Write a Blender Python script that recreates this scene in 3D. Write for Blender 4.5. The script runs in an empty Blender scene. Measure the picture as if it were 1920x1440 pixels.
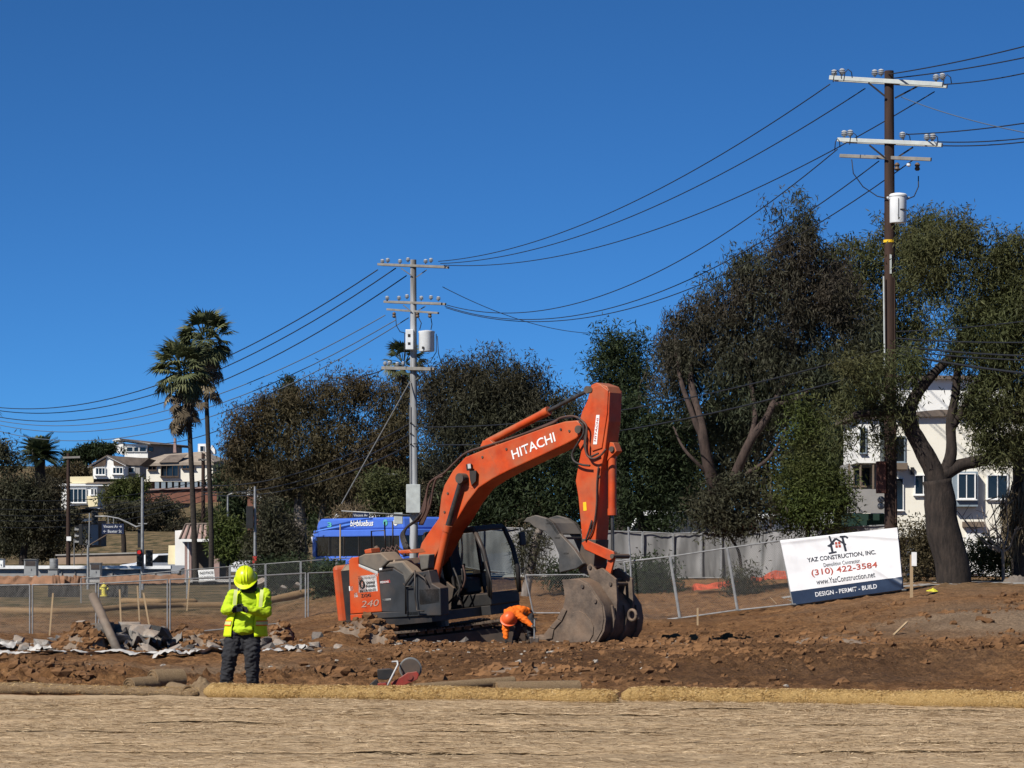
import bpy, bmesh, math, random
import numpy as np
from mathutils import Vector, Matrix, noise as mnoise

# ------------------------------------------------------------------ camera, sky, sun, exposure
sc = bpy.context.scene
F, CX, HY, CAMH = 5400.0, 960.0, 1047.0, 1.86          # focal length (photo px), principal x, horizon row, eye height
cam_d = bpy.data.cameras.new('camera')
cam_d.sensor_width = 36.0
cam_d.lens = 36.0 * F / 1920.0
cam_d.shift_y = (HY - 720.0) / 1920.0
cam_d.clip_start = 0.5
cam_d.clip_end = 6000
cam = bpy.data.objects.new('camera', cam_d)
cam.location = (0, 0, CAMH)
cam.rotation_euler = (math.radians(90), 0, 0)
sc.collection.objects.link(cam)
sc.camera = cam

SUN_ELEV = math.radians(43)
SUN_AZ = math.radians(223)        # compass style: 0 = +Y, 90 = +X ; the sun stands behind the camera to its left
sun_dir = Vector((math.sin(SUN_AZ) * math.cos(SUN_ELEV), math.cos(SUN_AZ) * math.cos(SUN_ELEV), math.sin(SUN_ELEV)))
w = bpy.data.worlds.new('World'); sc.world = w; w.use_nodes = True
nt = w.node_tree; nt.nodes.clear()
sky = nt.nodes.new('ShaderNodeTexSky'); sky.sky_type = 'NISHITA'; sky.sun_disc = False
sky.sun_elevation = SUN_ELEV; sky.sun_rotation = SUN_AZ
sky.altitude = 0; sky.air_density = 0.35; sky.dust_density = 0.2; sky.ozone_density = 4.0
tint = nt.nodes.new('ShaderNodeMix'); tint.data_type = 'RGBA'; tint.blend_type = 'MULTIPLY'
tint.inputs['Factor'].default_value = 1.0
tint.inputs[7].default_value = (0.37, 0.86, 1.19, 1)
bgn = nt.nodes.new('ShaderNodeBackground'); bgn.inputs['Strength'].default_value = 0.075
outn = nt.nodes.new('ShaderNodeOutputWorld')
nt.links.new(sky.outputs[0], tint.inputs[6]); nt.links.new(tint.outputs[2], bgn.inputs[0]); nt.links.new(bgn.outputs[0], outn.inputs[0])
sun_l = bpy.data.lights.new('sun', 'SUN'); sun_l.energy = 5.0; sun_l.angle = math.radians(0.53); sun_l.color = (1.0, 0.955, 0.88)
sun_o = bpy.data.objects.new('sun', sun_l)
sun_o.rotation_euler = sun_dir.to_track_quat('Z', 'Y').to_euler()
sun_o.location = (-40, -40, 60)
sc.collection.objects.link(sun_o)
sc.view_settings.view_transform = 'Standard'; sc.view_settings.look = 'None'
sc.view_settings.exposure = 0.33; sc.view_settings.gamma = 1.0
sc.view_settings.use_curve_mapping = False
sc.cycles.use_denoising = True
sc.cycles.max_bounces = 5; sc.cycles.diffuse_bounces = 2; sc.cycles.glossy_bounces = 2
sc.cycles.transmission_bounces = 3; sc.cycles.transparent_max_bounces = 6
sc.cycles.caustics_reflective = False; sc.cycles.caustics_refractive = False

# ------------------------------------------------------------------ helpers
R = math.radians
COL = sc.collection
rng = random.Random(7)

def P(px, py, d):
    """point at depth d (metres along +Y) that the photograph shows at px, py"""
    return Vector(((px - CX) * d / F, d, CAMH - (py - HY) * d / F))

def GX(px, d): return (px - CX) * d / F

def L(r, g, b):
    """sRGB 0-255 to linear"""
    def c(u):
        u /= 255.0
        return u / 12.92 if u <= 0.04045 else ((u + 0.055) / 1.055) ** 2.4
    return (c(r), c(g), c(b))

class MB:
    """collects shapes for ONE mesh object (world coordinates)"""
    def __init__(s): s.v = []; s.f = []; s.m = []; s.mi = 0
    def add(s, vs, fs):
        o = len(s.v); s.v += [tuple(p) for p in vs]
        for f in fs: s.f.append(tuple(i + o for i in f)); s.m.append(s.mi)
        return s
    def box(s, c, size, M=None):
        hx, hy, hz_ = size[0] / 2, size[1] / 2, size[2] / 2
        vs = [Vector((x, y, z)) for x in (-hx, hx) for y in (-hy, hy) for z in (-hz_, hz_)]
        c = Vector(c)
        vs = [(M @ v if M else v) + c for v in vs]
        return s.add(vs, [(0, 1, 3, 2), (4, 6, 7, 5), (0, 4, 5, 1), (2, 3, 7, 6), (0, 2, 6, 4), (1, 5, 7, 3)])
    def bar(s, a, b, wx, wy, up=(0, 0, 1)):
        a, b = Vector(a), Vector(b); d = (b - a).normalized(); up = Vector(up)
        x = d.cross(up)
        if x.length < 1e-4: x = d.cross(Vector((1, 0, 0)))
        x.normalize(); y = x.cross(d)
        vs = [p + x * sx * wx / 2 + y * sy * wy / 2 for p in (a, b) for sx, sy in ((-1, -1), (1, -1), (1, 1), (-1, 1))]
        return s.add(vs, [(0, 1, 2, 3), (7, 6, 5, 4), (0, 4, 5, 1), (1, 5, 6, 2), (2, 6, 7, 3), (3, 7, 4, 0)])
    def tube(s, pts, r, n=8, cap=True):
        pts = [Vector(p) for p in pts]; rs = r if isinstance(r, (list, tuple)) else [r] * len(pts)
        vs = []; fs = []; prev = None
        for i, p in enumerate(pts):
            d = (pts[min(i + 1, len(pts) - 1)] - pts[max(i - 1, 0)])
            d = d.normalized() if d.length > 1e-9 else Vector((0, 0, 1))
            if prev is None:
                x = d.cross(Vector((0.13, 0.31, 0.94)))
                if x.length < 0.05: x = d.cross(Vector((1, 0, 0)))
            else: x = prev - d * prev.dot(d)
            x.normalize(); prev = x; y = d.cross(x)
            for k in range(n):
                a = 2 * math.pi * k / n
                vs.append(p + (x * math.cos(a) + y * math.sin(a)) * rs[i])
        for i in range(len(pts) - 1):
            for k in range(n):
                fs.append((i * n + k, i * n + (k + 1) % n, (i + 1) * n + (k + 1) % n, (i + 1) * n + k))
        if cap:
            fs.append(tuple(range(n - 1, -1, -1))); fs.append(tuple((len(pts) - 1) * n + k for k in range(n)))
        return s.add(vs, fs)
    def lathe(s, prof, c=(0, 0, 0), n=16, M=None, a0=0, a1=2 * math.pi):
        """prof: (r, z) list"""
        c = Vector(c); vs = []; fs = []; full = abs(a1 - a0 - 2 * math.pi) < 1e-6
        cols = n if full else n + 1
        for r, z in prof:
            for k in range(cols):
                a = a0 + (a1 - a0) * k / n
                v = Vector((r * math.cos(a), r * math.sin(a), z)); vs.append((M @ v if M else v) + c)
        for i in range(len(prof) - 1):
            for k in range(n):
                k2 = (k + 1) % cols
                fs.append((i * cols + k, i * cols + k2, (i + 1) * cols + k2, (i + 1) * cols + k))
        if prof[0][0] > 1e-5 and full: fs.append(tuple(range(cols - 1, -1, -1)))
        if prof[-1][0] > 1e-5 and full: fs.append(tuple((len(prof) - 1) * cols + k for k in range(cols)))
        return s.add(vs, fs)
    def prism(s, lo, hi):
        """two matching rings of 3D points"""
        n = len(lo)
        fs = [tuple(range(n - 1, -1, -1)), tuple(range(n, 2 * n))] + [(i, (i + 1) % n, n + (i + 1) % n, n + i) for i in range(n)]
        return s.add(list(lo) + list(hi), fs)
    def grid(s, fn, nu, nv):
        vs = [fn(i / nu, j / nv) for j in range(nv + 1) for i in range(nu + 1)]
        fs = [(j * (nu + 1) + i, j * (nu + 1) + i + 1, (j + 1) * (nu + 1) + i + 1, (j + 1) * (nu + 1) + i) for j in range(nv) for i in range(nu)]
        return s.add(vs, fs)
    def build(s, name, mat, parent=None, smooth=False, bevel=0, loc=None, fix=True, bseg=2):
        me = bpy.data.meshes.new(name)
        org = Vector(loc) if loc is not None else (parent_origin(parent) if parent else Vector((0, 0, 0)))
        me.from_pydata([tuple(Vector(v) - org) for v in s.v], [], s.f)
        mats = mat if isinstance(mat, (list, tuple)) else [mat]
        for m_ in mats: me.materials.append(m_)
        if len(mats) > 1: me.polygons.foreach_set('material_index', s.m)
        if fix:
            bm = bmesh.new(); bm.from_mesh(me); bmesh.ops.recalc_face_normals(bm, faces=bm.faces); bm.to_mesh(me); bm.free()
        o = bpy.data.objects.new(name, me); COL.objects.link(o)
        if parent:
            o.parent = parent
        else: o.location = org
        if smooth:
            me.polygons.foreach_set('use_smooth', [True] * len(me.polygons))
            if smooth == 'auto':
                try: me.set_sharp_from_angle(angle=R(40))
                except Exception: pass
        if bevel:
            b = o.modifiers.new('bevel', 'BEVEL'); b.width = bevel; b.segments = bseg; b.limit_method = 'ANGLE'; b.angle_limit = R(35)
        return o

def parent_origin(p):
    v = Vector(p.location)
    return v + parent_origin(p.parent) if p.parent else v

def tag(o, label=None, cat=None, group=None, kind=None):
    if label: o['label'] = label
    if cat: o['category'] = cat
    if group: o['group'] = group
    if kind: o['kind'] = kind
    return o

def thing(name, label, cat, loc, group=None):
    o = bpy.data.objects.new(name, None); o.empty_display_size = 0.2; COL.objects.link(o)
    o.location = loc
    return tag(o, label, cat, group)

def copy_tree(o, parent=None):
    c = o.copy(); COL.objects.link(c)
    if parent: c.parent = parent
    for ch in o.children: copy_tree(ch, c)
    return c

# ------------------------------------------------------------------ materials
def newmat(name):
    m = bpy.data.materials.new(name); m.use_nodes = True
    n = m.node_tree.nodes; b = n['Principled BSDF']
    return m, m.node_tree, b

def pm(name, c1, c2=None, scale=4.0, rough=0.7, metal=0.0, bump=0.0, bscale=None, stretch=(1, 1, 1), contrast=(0.35, 0.65),
       spec=0.3, dust=None, dust_amt=0.6, detail=6.0, coat=0.0, c3=None, c3scale=1.0):
    """procedural principled material: two tones mixed by noise, optional third large-scale tone, bump and settled dust"""
    m, t, b = newmat(name); N, K = t.nodes, t.links
    tc = N.new('ShaderNodeTexCoord'); mp = N.new('ShaderNodeMapping'); mp.inputs['Scale'].default_value = stretch
    K.new(tc.outputs['Object'], mp.inputs['Vector'])
    nz = N.new('ShaderNodeTexNoise'); nz.inputs['Scale'].default_value = scale; nz.inputs['Detail'].default_value = detail; nz.inputs['Roughness'].default_value = 0.62
    K.new(mp.outputs[0], nz.inputs['Vector'])
    rp = N.new('ShaderNodeValToRGB'); rp.color_ramp.elements[0].position = contrast[0]; rp.color_ramp.elements[1].position = contrast[1]
    c2 = c2 or tuple(x * 0.8 for x in c1)
    rp.color_ramp.elements[0].color = (*c2, 1); rp.color_ramp.elements[1].color = (*c1, 1)
    K.new(nz.outputs[0], rp.inputs[0]); col = rp.outputs[0]
    if c3:
        n3 = N.new('ShaderNodeTexNoise'); n3.inputs['Scale'].default_value = c3scale; n3.inputs['Detail'].default_value = 3
        K.new(mp.outputs[0], n3.inputs['Vector'])
        r3 = N.new('ShaderNodeValToRGB'); r3.color_ramp.elements[0].position = 0.45; r3.color_ramp.elements[1].position = 0.62
        K.new(n3.outputs[0], r3.inputs[0])
        mx3 = N.new('ShaderNodeMix'); mx3.data_type = 'RGBA'
        K.new(r3.outputs[0], mx3.inputs['Factor']); K.new(col, mx3.inputs[6]); mx3.inputs[7].default_value = (*c3, 1); col = mx3.outputs[2]
    if dust:
        g = N.new('ShaderNodeNewGeometry'); sp = N.new('ShaderNodeSeparateXYZ'); K.new(g.outputs['Normal'], sp.inputs[0])
        n2 = N.new('ShaderNodeTexNoise'); n2.inputs['Scale'].default_value = scale * 0.6; n2.inputs['Detail'].default_value = 8
        K.new(tc.outputs['Object'], n2.inputs['Vector'])
        ma = N.new('ShaderNodeMath'); ma.operation = 'MULTIPLY_ADD'; ma.inputs[1].default_value = 0.45; K.new(sp.outputs[2], ma.inputs[0]); K.new(n2.outputs[0], ma.inputs[2])
        r2 = N.new('ShaderNodeMapRange'); r2.inputs[1].default_value = 0.45; r2.inputs[2].default_value = 0.85; r2.inputs[4].default_value = dust_amt
        K.new(ma.outputs[0], r2.inputs[0])
        mx = N.new('ShaderNodeMix'); mx.data_type = 'RGBA'; K.new(r2.outputs[0], mx.inputs['Factor']); K.new(col, mx.inputs[6]); mx.inputs[7].default_value = (*dust, 1); col = mx.outputs[2]
    K.new(col, b.inputs['Base Color'])
    b.inputs['Roughness'].default_value = rough; b.inputs['Metallic'].default_value = metal; b.inputs['Specular IOR Level'].default_value = spec
    if coat: b.inputs['Coat Weight'].default_value = coat
    if bump:
        nb = N.new('ShaderNodeTexNoise'); nb.inputs['Scale'].default_value = bscale or scale * 6; nb.inputs['Detail'].default_value = 8; nb.inputs['Roughness'].default_value = 0.65
        K.new(mp.outputs[0], nb.inputs['Vector'])
        bp = N.new('ShaderNodeBump'); bp.inputs['Strength'].default_value = min(1.0, bump); bp.inputs['Distance'].default_value = 0.03
        K.new(nb.outputs[0], bp.inputs['Height']); K.new(bp.outputs[0], b.inputs['Normal'])
    return m

def leafmat(name, ca, cb, cc=None, trans=0.25, rough=0.7, patch=None, patch_scale=0.25):
    """leaf colours picked by each leaf's own 'tint' value; some light passes through"""
    m = bpy.data.materials.new(name); m.use_nodes = True; t = m.node_tree; N, K = t.nodes, t.links; N.clear()
    at = N.new('ShaderNodeAttribute'); at.attribute_name = 'tint'
    rp = N.new('ShaderNodeValToRGB'); e = rp.color_ramp.elements
    e[0].color = (*ca, 1); e[0].position = 0.05; e[1].color = (*cb, 1); e[1].position = 0.8
    if cc: q = e.new(0.97); q.color = (*cc, 1)
    K.new(at.outputs['Fac'], rp.inputs[0]); col = rp.outputs[0]
    if patch:
        tc = N.new('ShaderNodeTexCoord'); nz = N.new('ShaderNodeTexNoise'); nz.inputs['Scale'].default_value = patch_scale; nz.inputs['Detail'].default_value = 2
        K.new(tc.outputs['Object'], nz.inputs['Vector'])
        mr = N.new('ShaderNodeMapRange'); mr.inputs[1].default_value = 0.42; mr.inputs[2].default_value = 0.62; K.new(nz.outputs[0], mr.inputs[0])
        mx = N.new('ShaderNodeMix'); mx.data_type = 'RGBA'; K.new(mr.outputs[0], mx.inputs['Factor']); K.new(col, mx.inputs[6]); mx.inputs[7].default_value = (*patch, 1); col = mx.outputs[2]
    df = N.new('ShaderNodeBsdfPrincipled'); df.inputs['Roughness'].default_value = rough; df.inputs['Specular IOR Level'].default_value = 0.25
    tr = N.new('ShaderNodeBsdfTranslucent'); mxs = N.new('ShaderNodeMixShader'); mxs.inputs[0].default_value = trans
    K.new(col, df.inputs['Base Color']); K.new(col, tr.inputs['Color'])
    o = N.new('ShaderNodeOutputMaterial'); K.new(df.outputs[0], mxs.inputs[1]); K.new(tr.outputs[0], mxs.inputs[2]); K.new(mxs.outputs[0], o.inputs[0])
    return m

def plain(name, c, rough=0.6, metal=0.0, spec=0.3):
    return pm(name, c, tuple(x * 0.86 for x in c), scale=9, rough=rough, metal=metal, spec=spec)

def emitmat(name, c, s):
    m, t, b = newmat(name); b.inputs['Base Color'].default_value = (*c, 1); b.inputs['Emission Color'].default_value = (*c, 1); b.inputs['Emission Strength'].default_value = s
    return m

def glassmat(name, c, rough=0.08):
    m, t, b = newmat(name); b.inputs['Base Color'].default_value = (*c, 1); b.inputs['Roughness'].default_value = rough; b.inputs['Specular IOR Level'].default_value = 0.6
    return m

M = {}
DUST = (0.20, 0.13, 0.085)
M['orange'] = pm('machine_orange_paint', (0.54, 0.064, 0.010), (0.38, 0.044, 0.009), scale=3.5, rough=0.48, spec=0.35, dust=(0.28, 0.13, 0.065), dust_amt=0.7, detail=10, c3=(.50, .085, .022), c3scale=1.3, bump=.12, bscale=9)
M['black'] = pm('black_paint', (0.016, 0.016, 0.017), (0.028, 0.026, 0.024), scale=3, rough=0.5, dust=DUST, dust_amt=0.25)
M['darkgrey'] = pm('dark_grey_panel', (0.036, 0.039, 0.043), (0.025, 0.027, 0.029), scale=2.5, rough=0.5, dust=DUST, dust_amt=0.38)
M['hoodgrey'] = pm('dusty_grey_hood', (0.13, 0.115, 0.095), (0.08, 0.075, 0.068), scale=2.5, rough=0.8, dust=(0.26, 0.19, 0.13), dust_amt=0.8)
M['steel'] = pm('worn_bucket_steel', (0.17, 0.125, 0.092), (0.07, 0.053, 0.042), scale=3.2, rough=0.7, metal=0.15, bump=0.35, bscale=25, dust=(0.24, 0.155, 0.10), dust_amt=0.7)
M['steeldark'] = pm('dark_linkage_steel', (0.055, 0.048, 0.043), (0.10, 0.075, 0.058), scale=3, rough=0.6, metal=0.2, dust=DUST, dust_amt=0.6)
M['thumb'] = pm('grey_thumb_steel', (0.075, 0.075, 0.074), (0.042, 0.042, 0.041), scale=2.4, rough=0.6, metal=0.2, dust=(0.22, 0.18, 0.14), dust_amt=0.7)
M['chrome'] = pm('cylinder_rod', (0.06, 0.055, 0.05), (0.11, 0.10, 0.09), scale=6, rough=0.35, metal=0.6)
M['hose'] = pm('hydraulic_hose', (0.022, 0.02, 0.019), (0.05, 0.042, 0.036), scale=8, rough=0.55)
M['hosered'] = pm('dusty_hose', (0.10, 0.055, 0.04), (0.06, 0.035, 0.028), scale=8, rough=0.6)
M['white'] = plain('white_decal', (0.80, 0.79, 0.76), 0.5)
M['yellow'] = plain('yellow_sticker', (0.80, 0.50, 0.02), 0.5)
M['red'] = plain('red_sticker', (0.45, 0.04, 0.035), 0.5)
M['silver'] = plain('silver_trim', (0.50, 0.49, 0.47), 0.45)
M['glass'] = glassmat('dark_glass', (0.012, 0.014, 0.016))
def clearmat():
    m = bpy.data.materials.new('cab_glass'); m.use_nodes = True; t = m.node_tree; t.nodes.clear()
    tr = t.nodes.new('ShaderNodeBsdfTransparent'); tr.inputs[0].default_value = (0.72, 0.75, 0.74, 1)
    gl = t.nodes.new('ShaderNodeBsdfGlossy'); gl.inputs['Roughness'].default_value = 0.075
    mx = t.nodes.new('ShaderNodeMixShader'); mx.inputs[0].default_value = 0.06
    o = t.nodes.new('ShaderNodeOutputMaterial'); t.links.new(tr.outputs[0], mx.inputs[1]); t.links.new(gl.outputs[0], mx.inputs[2]); t.links.new(mx.outputs[0], o.inputs[0])
    return m
M['clear'] = clearmat()
M['galv'] = pm('galvanised_steel', (0.36, 0.36, 0.35), (0.24, 0.24, 0.235), scale=5, rough=0.45, metal=0.4)
M['galvdull'] = pm('dull_galvanised_wire', (0.20, 0.20, 0.195), (0.14, 0.14, 0.135), scale=5, rough=0.55, metal=0.3)
M['wire'] = plain('dark_cable', (0.018, 0.020, 0.024), 0.6)
M['wirepale'] = plain('pale_wire', (0.10, 0.13, 0.17), 0.6)

def text_mesh(body, size, bold=0.0, align='CENTER', shear=0.0):
    cu = bpy.data.curves.new('lettering', 'FONT'); cu.body = body; cu.size = size; cu.align_x = align; cu.align_y = 'CENTER'
    cu.offset = bold; cu.shear = shear; cu.resolution_u = 3
    o = bpy.data.objects.new('lettering', cu); COL.objects.link(o)
    dg = bpy.context.evaluated_depsgraph_get(); me = bpy.data.meshes.new_from_object(o.evaluated_get(dg))
    bpy.data.objects.remove(o); bpy.data.curves.remove(cu)
    return me

def text_on(body, width, height, mat, parent, o, ux, uy, name='lettering', bold=0.0, lift=0.004, shear=0.0):
    """flat lettering fitted to width x height, centred on o, along ux with uy up (world vectors)"""
    me = text_mesh(body, 1.0, bold, shear=shear)
    n = len(me.vertices); co = np.zeros(n * 3); me.vertices.foreach_get('co', co); co = co.reshape(-1, 3)
    lo, hi = co.min(0), co.max(0); c = (lo + hi) / 2
    ux = Vector(ux).normalized(); uy = Vector(uy).normalized(); nn = ux.cross(uy).normalized()
    sx = width / max(1e-6, hi[0] - lo[0]); sy = height / max(1e-6, hi[1] - lo[1])
    org = parent_origin(parent) if parent else Vector((0, 0, 0))
    q = np.zeros_like(co)
    for i in range(3): q[:, i] = o[i] - org[i] + nn[i] * lift + (co[:, 0] - c[0]) * sx * ux[i] + (co[:, 1] - c[1]) * sy * uy[i]
    me.vertices.foreach_set('co', q.ravel()); me.update(); me.name = name
    me.materials.clear(); me.materials.append(mat)
    ob = bpy.data.objects.new(name, me); COL.objects.link(ob); ob.parent = parent
    return ob

# vectorised gradient-like value noise
_tab = np.random.RandomState(3).rand(65536)
def _h(ix, iy): return _tab[(ix * 1619 + iy * 31337 + (ix * iy) * 7) & 65535]
def vnoise(x, y):
    x0 = np.floor(x).astype(np.int64); y0 = np.floor(y).astype(np.int64); fx = x - x0; fy = y - y0
    fx = fx * fx * (3 - 2 * fx); fy = fy * fy * (3 - 2 * fy)
    a = _h(x0, y0); b = _h(x0 + 1, y0); c = _h(x0, y0 + 1); d = _h(x0 + 1, y0 + 1)
    return (a * (1 - fx) + b * fx) * (1 - fy) + (c * (1 - fx) + d * fx) * fy - 0.5
def fbm(x, y, o=4, ridg=False):
    s = 0; a = 1; t = 0
    for k in range(o):
        n_ = vnoise(x * 2 ** k + 17.3 * k, y * 2 ** k - 9.1 * k)
        s = s + a * ((0.5 - 2 * np.abs(n_)) if ridg else n_); t += a; a *= 0.55
    return s / t * 2
def sstep(a, b, x):
    t = np.clip((x - a) / (b - a), 0, 1); return t * t * (3 - 2 * t)
# ------------------------------------------------------------------ the lie of the land
EXC = Vector((-1.95, 63.5, -0.55)); TILT = R(6.0)
_yl = [(-400, 0), (30, 0), (36, -.05), (39, -.05), (40.2, 0), (41.6, 0), (43.2, -.16), (44.3, -.12), (45.8, .15), (58, .17), (68, .0), (80, -.40), (88, -.55), (93, -.48), (100, .05), (112, .12), (135, .35), (150, .5), (190, .6), (215, 1.2), (250, 2.5), (300, 5), (330, 7.2), (350, 9), (400, 13), (450, 16.5), (500, 18), (4000, 18)]
_yc = [(-400, 0), (30, 0), (36, -.05), (39, -.05), (40.2, 0), (42.2, -.02), (43.6, -.13), (46.5, -.07), (49.8, .17), (54, .15), (60.3, .08), (68, .0), (86, .03), (90, .15), (98, .62), (103, 1.02), (106, 1.12), (150, .9), (190, .8), (250, 2), (300, 4), (400, 9), (500, 12), (4000, 12)]
_yr = [(-400, 0), (30, 0), (36, -.05), (39, -.05), (42, -.04), (48, .04), (56, .16), (66, .40), (74, .68), (80, .95), (84, 1.04), (92, 1.12), (106, 1.2), (150, 1.2), (200, 1.2), (300, 3), (500, 8), (4000, 8)]
def _ip(t, y): return np.interp(y, [a for a, b in t], [b for a, b in t])
def hz(x, y):
    """height of the ground, without clods"""
    x = np.asarray(x, float); y = np.asarray(y, float)
    wl = 1 - sstep(-9.5, -4.5, x - 0.0 * y); wl = np.where(y > 130, 1 - sstep(-20, 10, x), wl)
    wr = sstep(4.6, 13.0, x)
    c = _ip(_yc, y)
    z = c * (1 - wl) + _ip(_yl, y) * wl
    z = z * (1 - wr) + _ip(_yr, y) * wr
    # pit the machine stands in, floor parallel to the tilted machine
    dx, dy = x - EXC.x - .45, y - EXC.y
    inside = (1 - sstep(3.0, 3.7, np.abs(dx))) * sstep(-3.05, -2.4, dy) * (1 - sstep(2.6, 4.2, dy))
    floor = EXC.z - .02 + (x - EXC.x) * math.tan(TILT)
    z = z * (1 - inside) + np.minimum(floor, z) * inside
    # spoil heap near the rim and mound on the bank
    z = z + .30 * np.exp(-((x + 3.45) / .55) ** 2 - ((y - 56.5) / .9) ** 2)
    z = z + .26 * np.exp(-((x - 11.3) / 2.4) ** 2 - ((y - 66) / 3.5) ** 2)
    return z
def hzn(x, y):
    """height with clods and ruts"""
    x = np.asarray(x, float); y = np.asarray(y, float)
    z = hz(x, y)
    d = sstep(38.2, 41.0, y + .055 * (x + 3)) * (1 - sstep(96, 118, y) * .75)
    far = sstep(190, 260, y)
    a = fbm(x * .9, y * .9, 3) * .055 + fbm(x * 2.6 + 5, y * 2.6, 3, True) * .05 + fbm(x * 6.5, y * 6.5, 3) * .045 * (.4 + np.clip(fbm(x * .5 + 3, y * .35, 3) * 2 + .5, 0, 1.2))
    bank = np.exp(-((y - 45.0) / 1.5) ** 2) * (1 - sstep(-3, 0, x))
    bank2 = np.exp(-((y - 51) / 5.5) ** 2) * sstep(1.5, 4, x)
    a = a + (bank * .9 + bank2 * .55) * np.maximum(-.1, fbm(x * 3.2 + 40, y * 3.2, 3, True)) * .24
    flat = 1 - .85 * np.exp(-((x + 3.8) ** 2 + (y - 41) ** 2) / .8) - .75 * np.exp(-(((x - 0.1) / 1.3) ** 2 + ((y - 59.5) / .8) ** 2))
    z = z + a * d * np.clip(flat, 0, 1) * (1 - .5 * sstep(100, 130, y))
    z = z + far * fbm(x * .03, y * .03, 3) * 1.2
    z = z - .06 * (1 - sstep(38.4, 39.8, y))
    return z

def lines(segs):
    out = []
    for a, b, st in segs: out += list(np.arange(a, b, st))
    return np.array(out)
gx = list(lines([(0, 9.5, .055), (9.5, 11.5, .085), (11.5, 21, .17), (21, 60, 1.0), (60, 140, 3.0)])) + [160, 200, 300, 500, 900, 1600]
gx = np.array([-v for v in gx[::-1] if v > 0] + gx)
gy = np.concatenate([[-300, -100, -40, -10, 5], lines([(14, 36, 1.0), (36, 56, .085), (56, 62, .12), (62, 92, .24), (92, 112, .35), (112, 200, 1.2), (200, 520, 5)]), [540, 600, 700, 900, 1300, 2000, 3500]])
GXX, GYY = np.meshgrid(gx, gy); nxg, nyg = len(gx), len(gy)
GZ = hzn(GXX, GYY)
me = bpy.data.meshes.new('ground')
vco = np.stack([GXX, GYY, GZ], -1).reshape(-1, 3)
ii = (np.arange(nyg - 1)[:, None] * nxg + np.arange(nxg - 1)[None, :]).ravel()
quads = np.stack([ii, ii + 1, ii + nxg + 1, ii + nxg], -1)
me.vertices.add(len(vco)); me.vertices.foreach_set('co', vco.ravel())
me.loops.add(quads.size); me.loops.foreach_set('vertex_index', quads.ravel().astype(np.int32))
me.polygons.add(len(quads)); me.polygons.foreach_set('loop_start', np.arange(0, quads.size, 4, dtype=np.int32)); me.polygons.foreach_set('loop_total', np.full(len(quads), 4, dtype=np.int32))
me.polygons.foreach_set('use_smooth', np.ones(len(quads), dtype=bool))
me.update(); me.validate()
# soil map: red = pale dry spoil, green = dark damp soil, blue = dry grass and weeds
px_, py_ = vco[:, 0], vco[:, 1]
soil = np.zeros((len(vco), 4)); soil[:, 3] = 1
spoil = np.exp(-((px_ - 11.5) / 3.2) ** 2 - ((py_ - 66) / 6) ** 2) * 1.2 + np.exp(-((py_ - 47.5) / 1.2) ** 2) * (1 - sstep(-4.5, -3, px_)) * .7
soil[:, 0] = np.clip(spoil + fbm(px_ * .3, py_ * .3, 3) * .5, 0, 1)
damp = np.exp(-((py_ - 50) / 6) ** 2) * sstep(-3, 1, px_) * (1 - .6 * sstep(6, 10, px_)) * .9 + np.exp(-((py_ - 60) / 3) ** 2) * (1 - sstep(2, 5, np.abs(px_ + 1))) * .5
soil[:, 1] = np.clip(damp + fbm(px_ * .35 + 9, py_ * .35, 5) * 1.1, 0, 1)
weeds = sstep(92, 103, py_) * (1 - sstep(-6, -3, px_)) * .75 + sstep(104, 112, py_) + sstep(78, 86, py_) * sstep(10, 13, px_) * .4
soil[:, 2] = np.clip(weeds + fbm(px_ * .25 - 4, py_ * .25, 4) * .5 * sstep(86, 94, py_), 0, 1)
at = me.attributes.new('soil', 'FLOAT_COLOR', 'POINT'); at.data.foreach_set('color', soil.ravel())
gm, t_, b_ = newmat('site_soil'); N, K = t_.nodes, t_.links
tc = N.new('ShaderNodeTexCoord'); A = N.new('ShaderNodeAttribute'); A.attribute_name = 'soil'; sp = N.new('ShaderNodeSeparateColor'); K.new(A.outputs['Color'], sp.inputs[0])
n1 = N.new('ShaderNodeTexNoise'); n1.inputs['Scale'].default_value = 2.2; n1.inputs['Detail'].default_value = 9; n1.inputs['Roughness'].default_value = .7; K.new(tc.outputs['Object'], n1.inputs['Vector'])
r1 = N.new('ShaderNodeValToRGB'); e = r1.color_ramp.elements
e[0].position = .33; e[0].color = (.085, .040, .017, 1); e[1].position = .70; e[1].color = (.295, .158, .070, 1); q = e.new(.5); q.color = (.188, .092, .037, 1)
K.new(n1.outputs[0], r1.inputs[0]); col = r1.outputs[0]
n1b = N.new('ShaderNodeTexNoise'); n1b.inputs['Scale'].default_value = 13; n1b.inputs['Detail'].default_value = 6; n1b.inputs['Roughness'].default_value = .75; K.new(tc.outputs['Object'], n1b.inputs['Vector'])
r1b = N.new('ShaderNodeMapRange'); r1b.inputs[1].default_value = .36; r1b.inputs[2].default_value = .66; r1b.inputs[3].default_value = .56; r1b.inputs[4].default_value = 1.45; K.new(n1b.outputs[0], r1b.inputs[0])
def mixc(fac, a, c):
    mx = N.new('ShaderNodeMix'); mx.data_type = 'RGBA'; K.new(fac, mx.inputs['Factor']); K.new(a, mx.inputs[6])
    if isinstance(c, tuple): mx.inputs[7].default_value = (*c, 1)
    else: K.new(c, mx.inputs[7])
    return mx.outputs[2]
col = mixc(sp.outputs[0], col, (.225, .155, .098))
dm = N.new('ShaderNodeMath'); dm.operation = 'MULTIPLY'; dm.inputs[1].default_value = .68; K.new(sp.outputs[1], dm.inputs[0])
col = mixc(dm.outputs[0], col, (.066, .033, .016))
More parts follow.
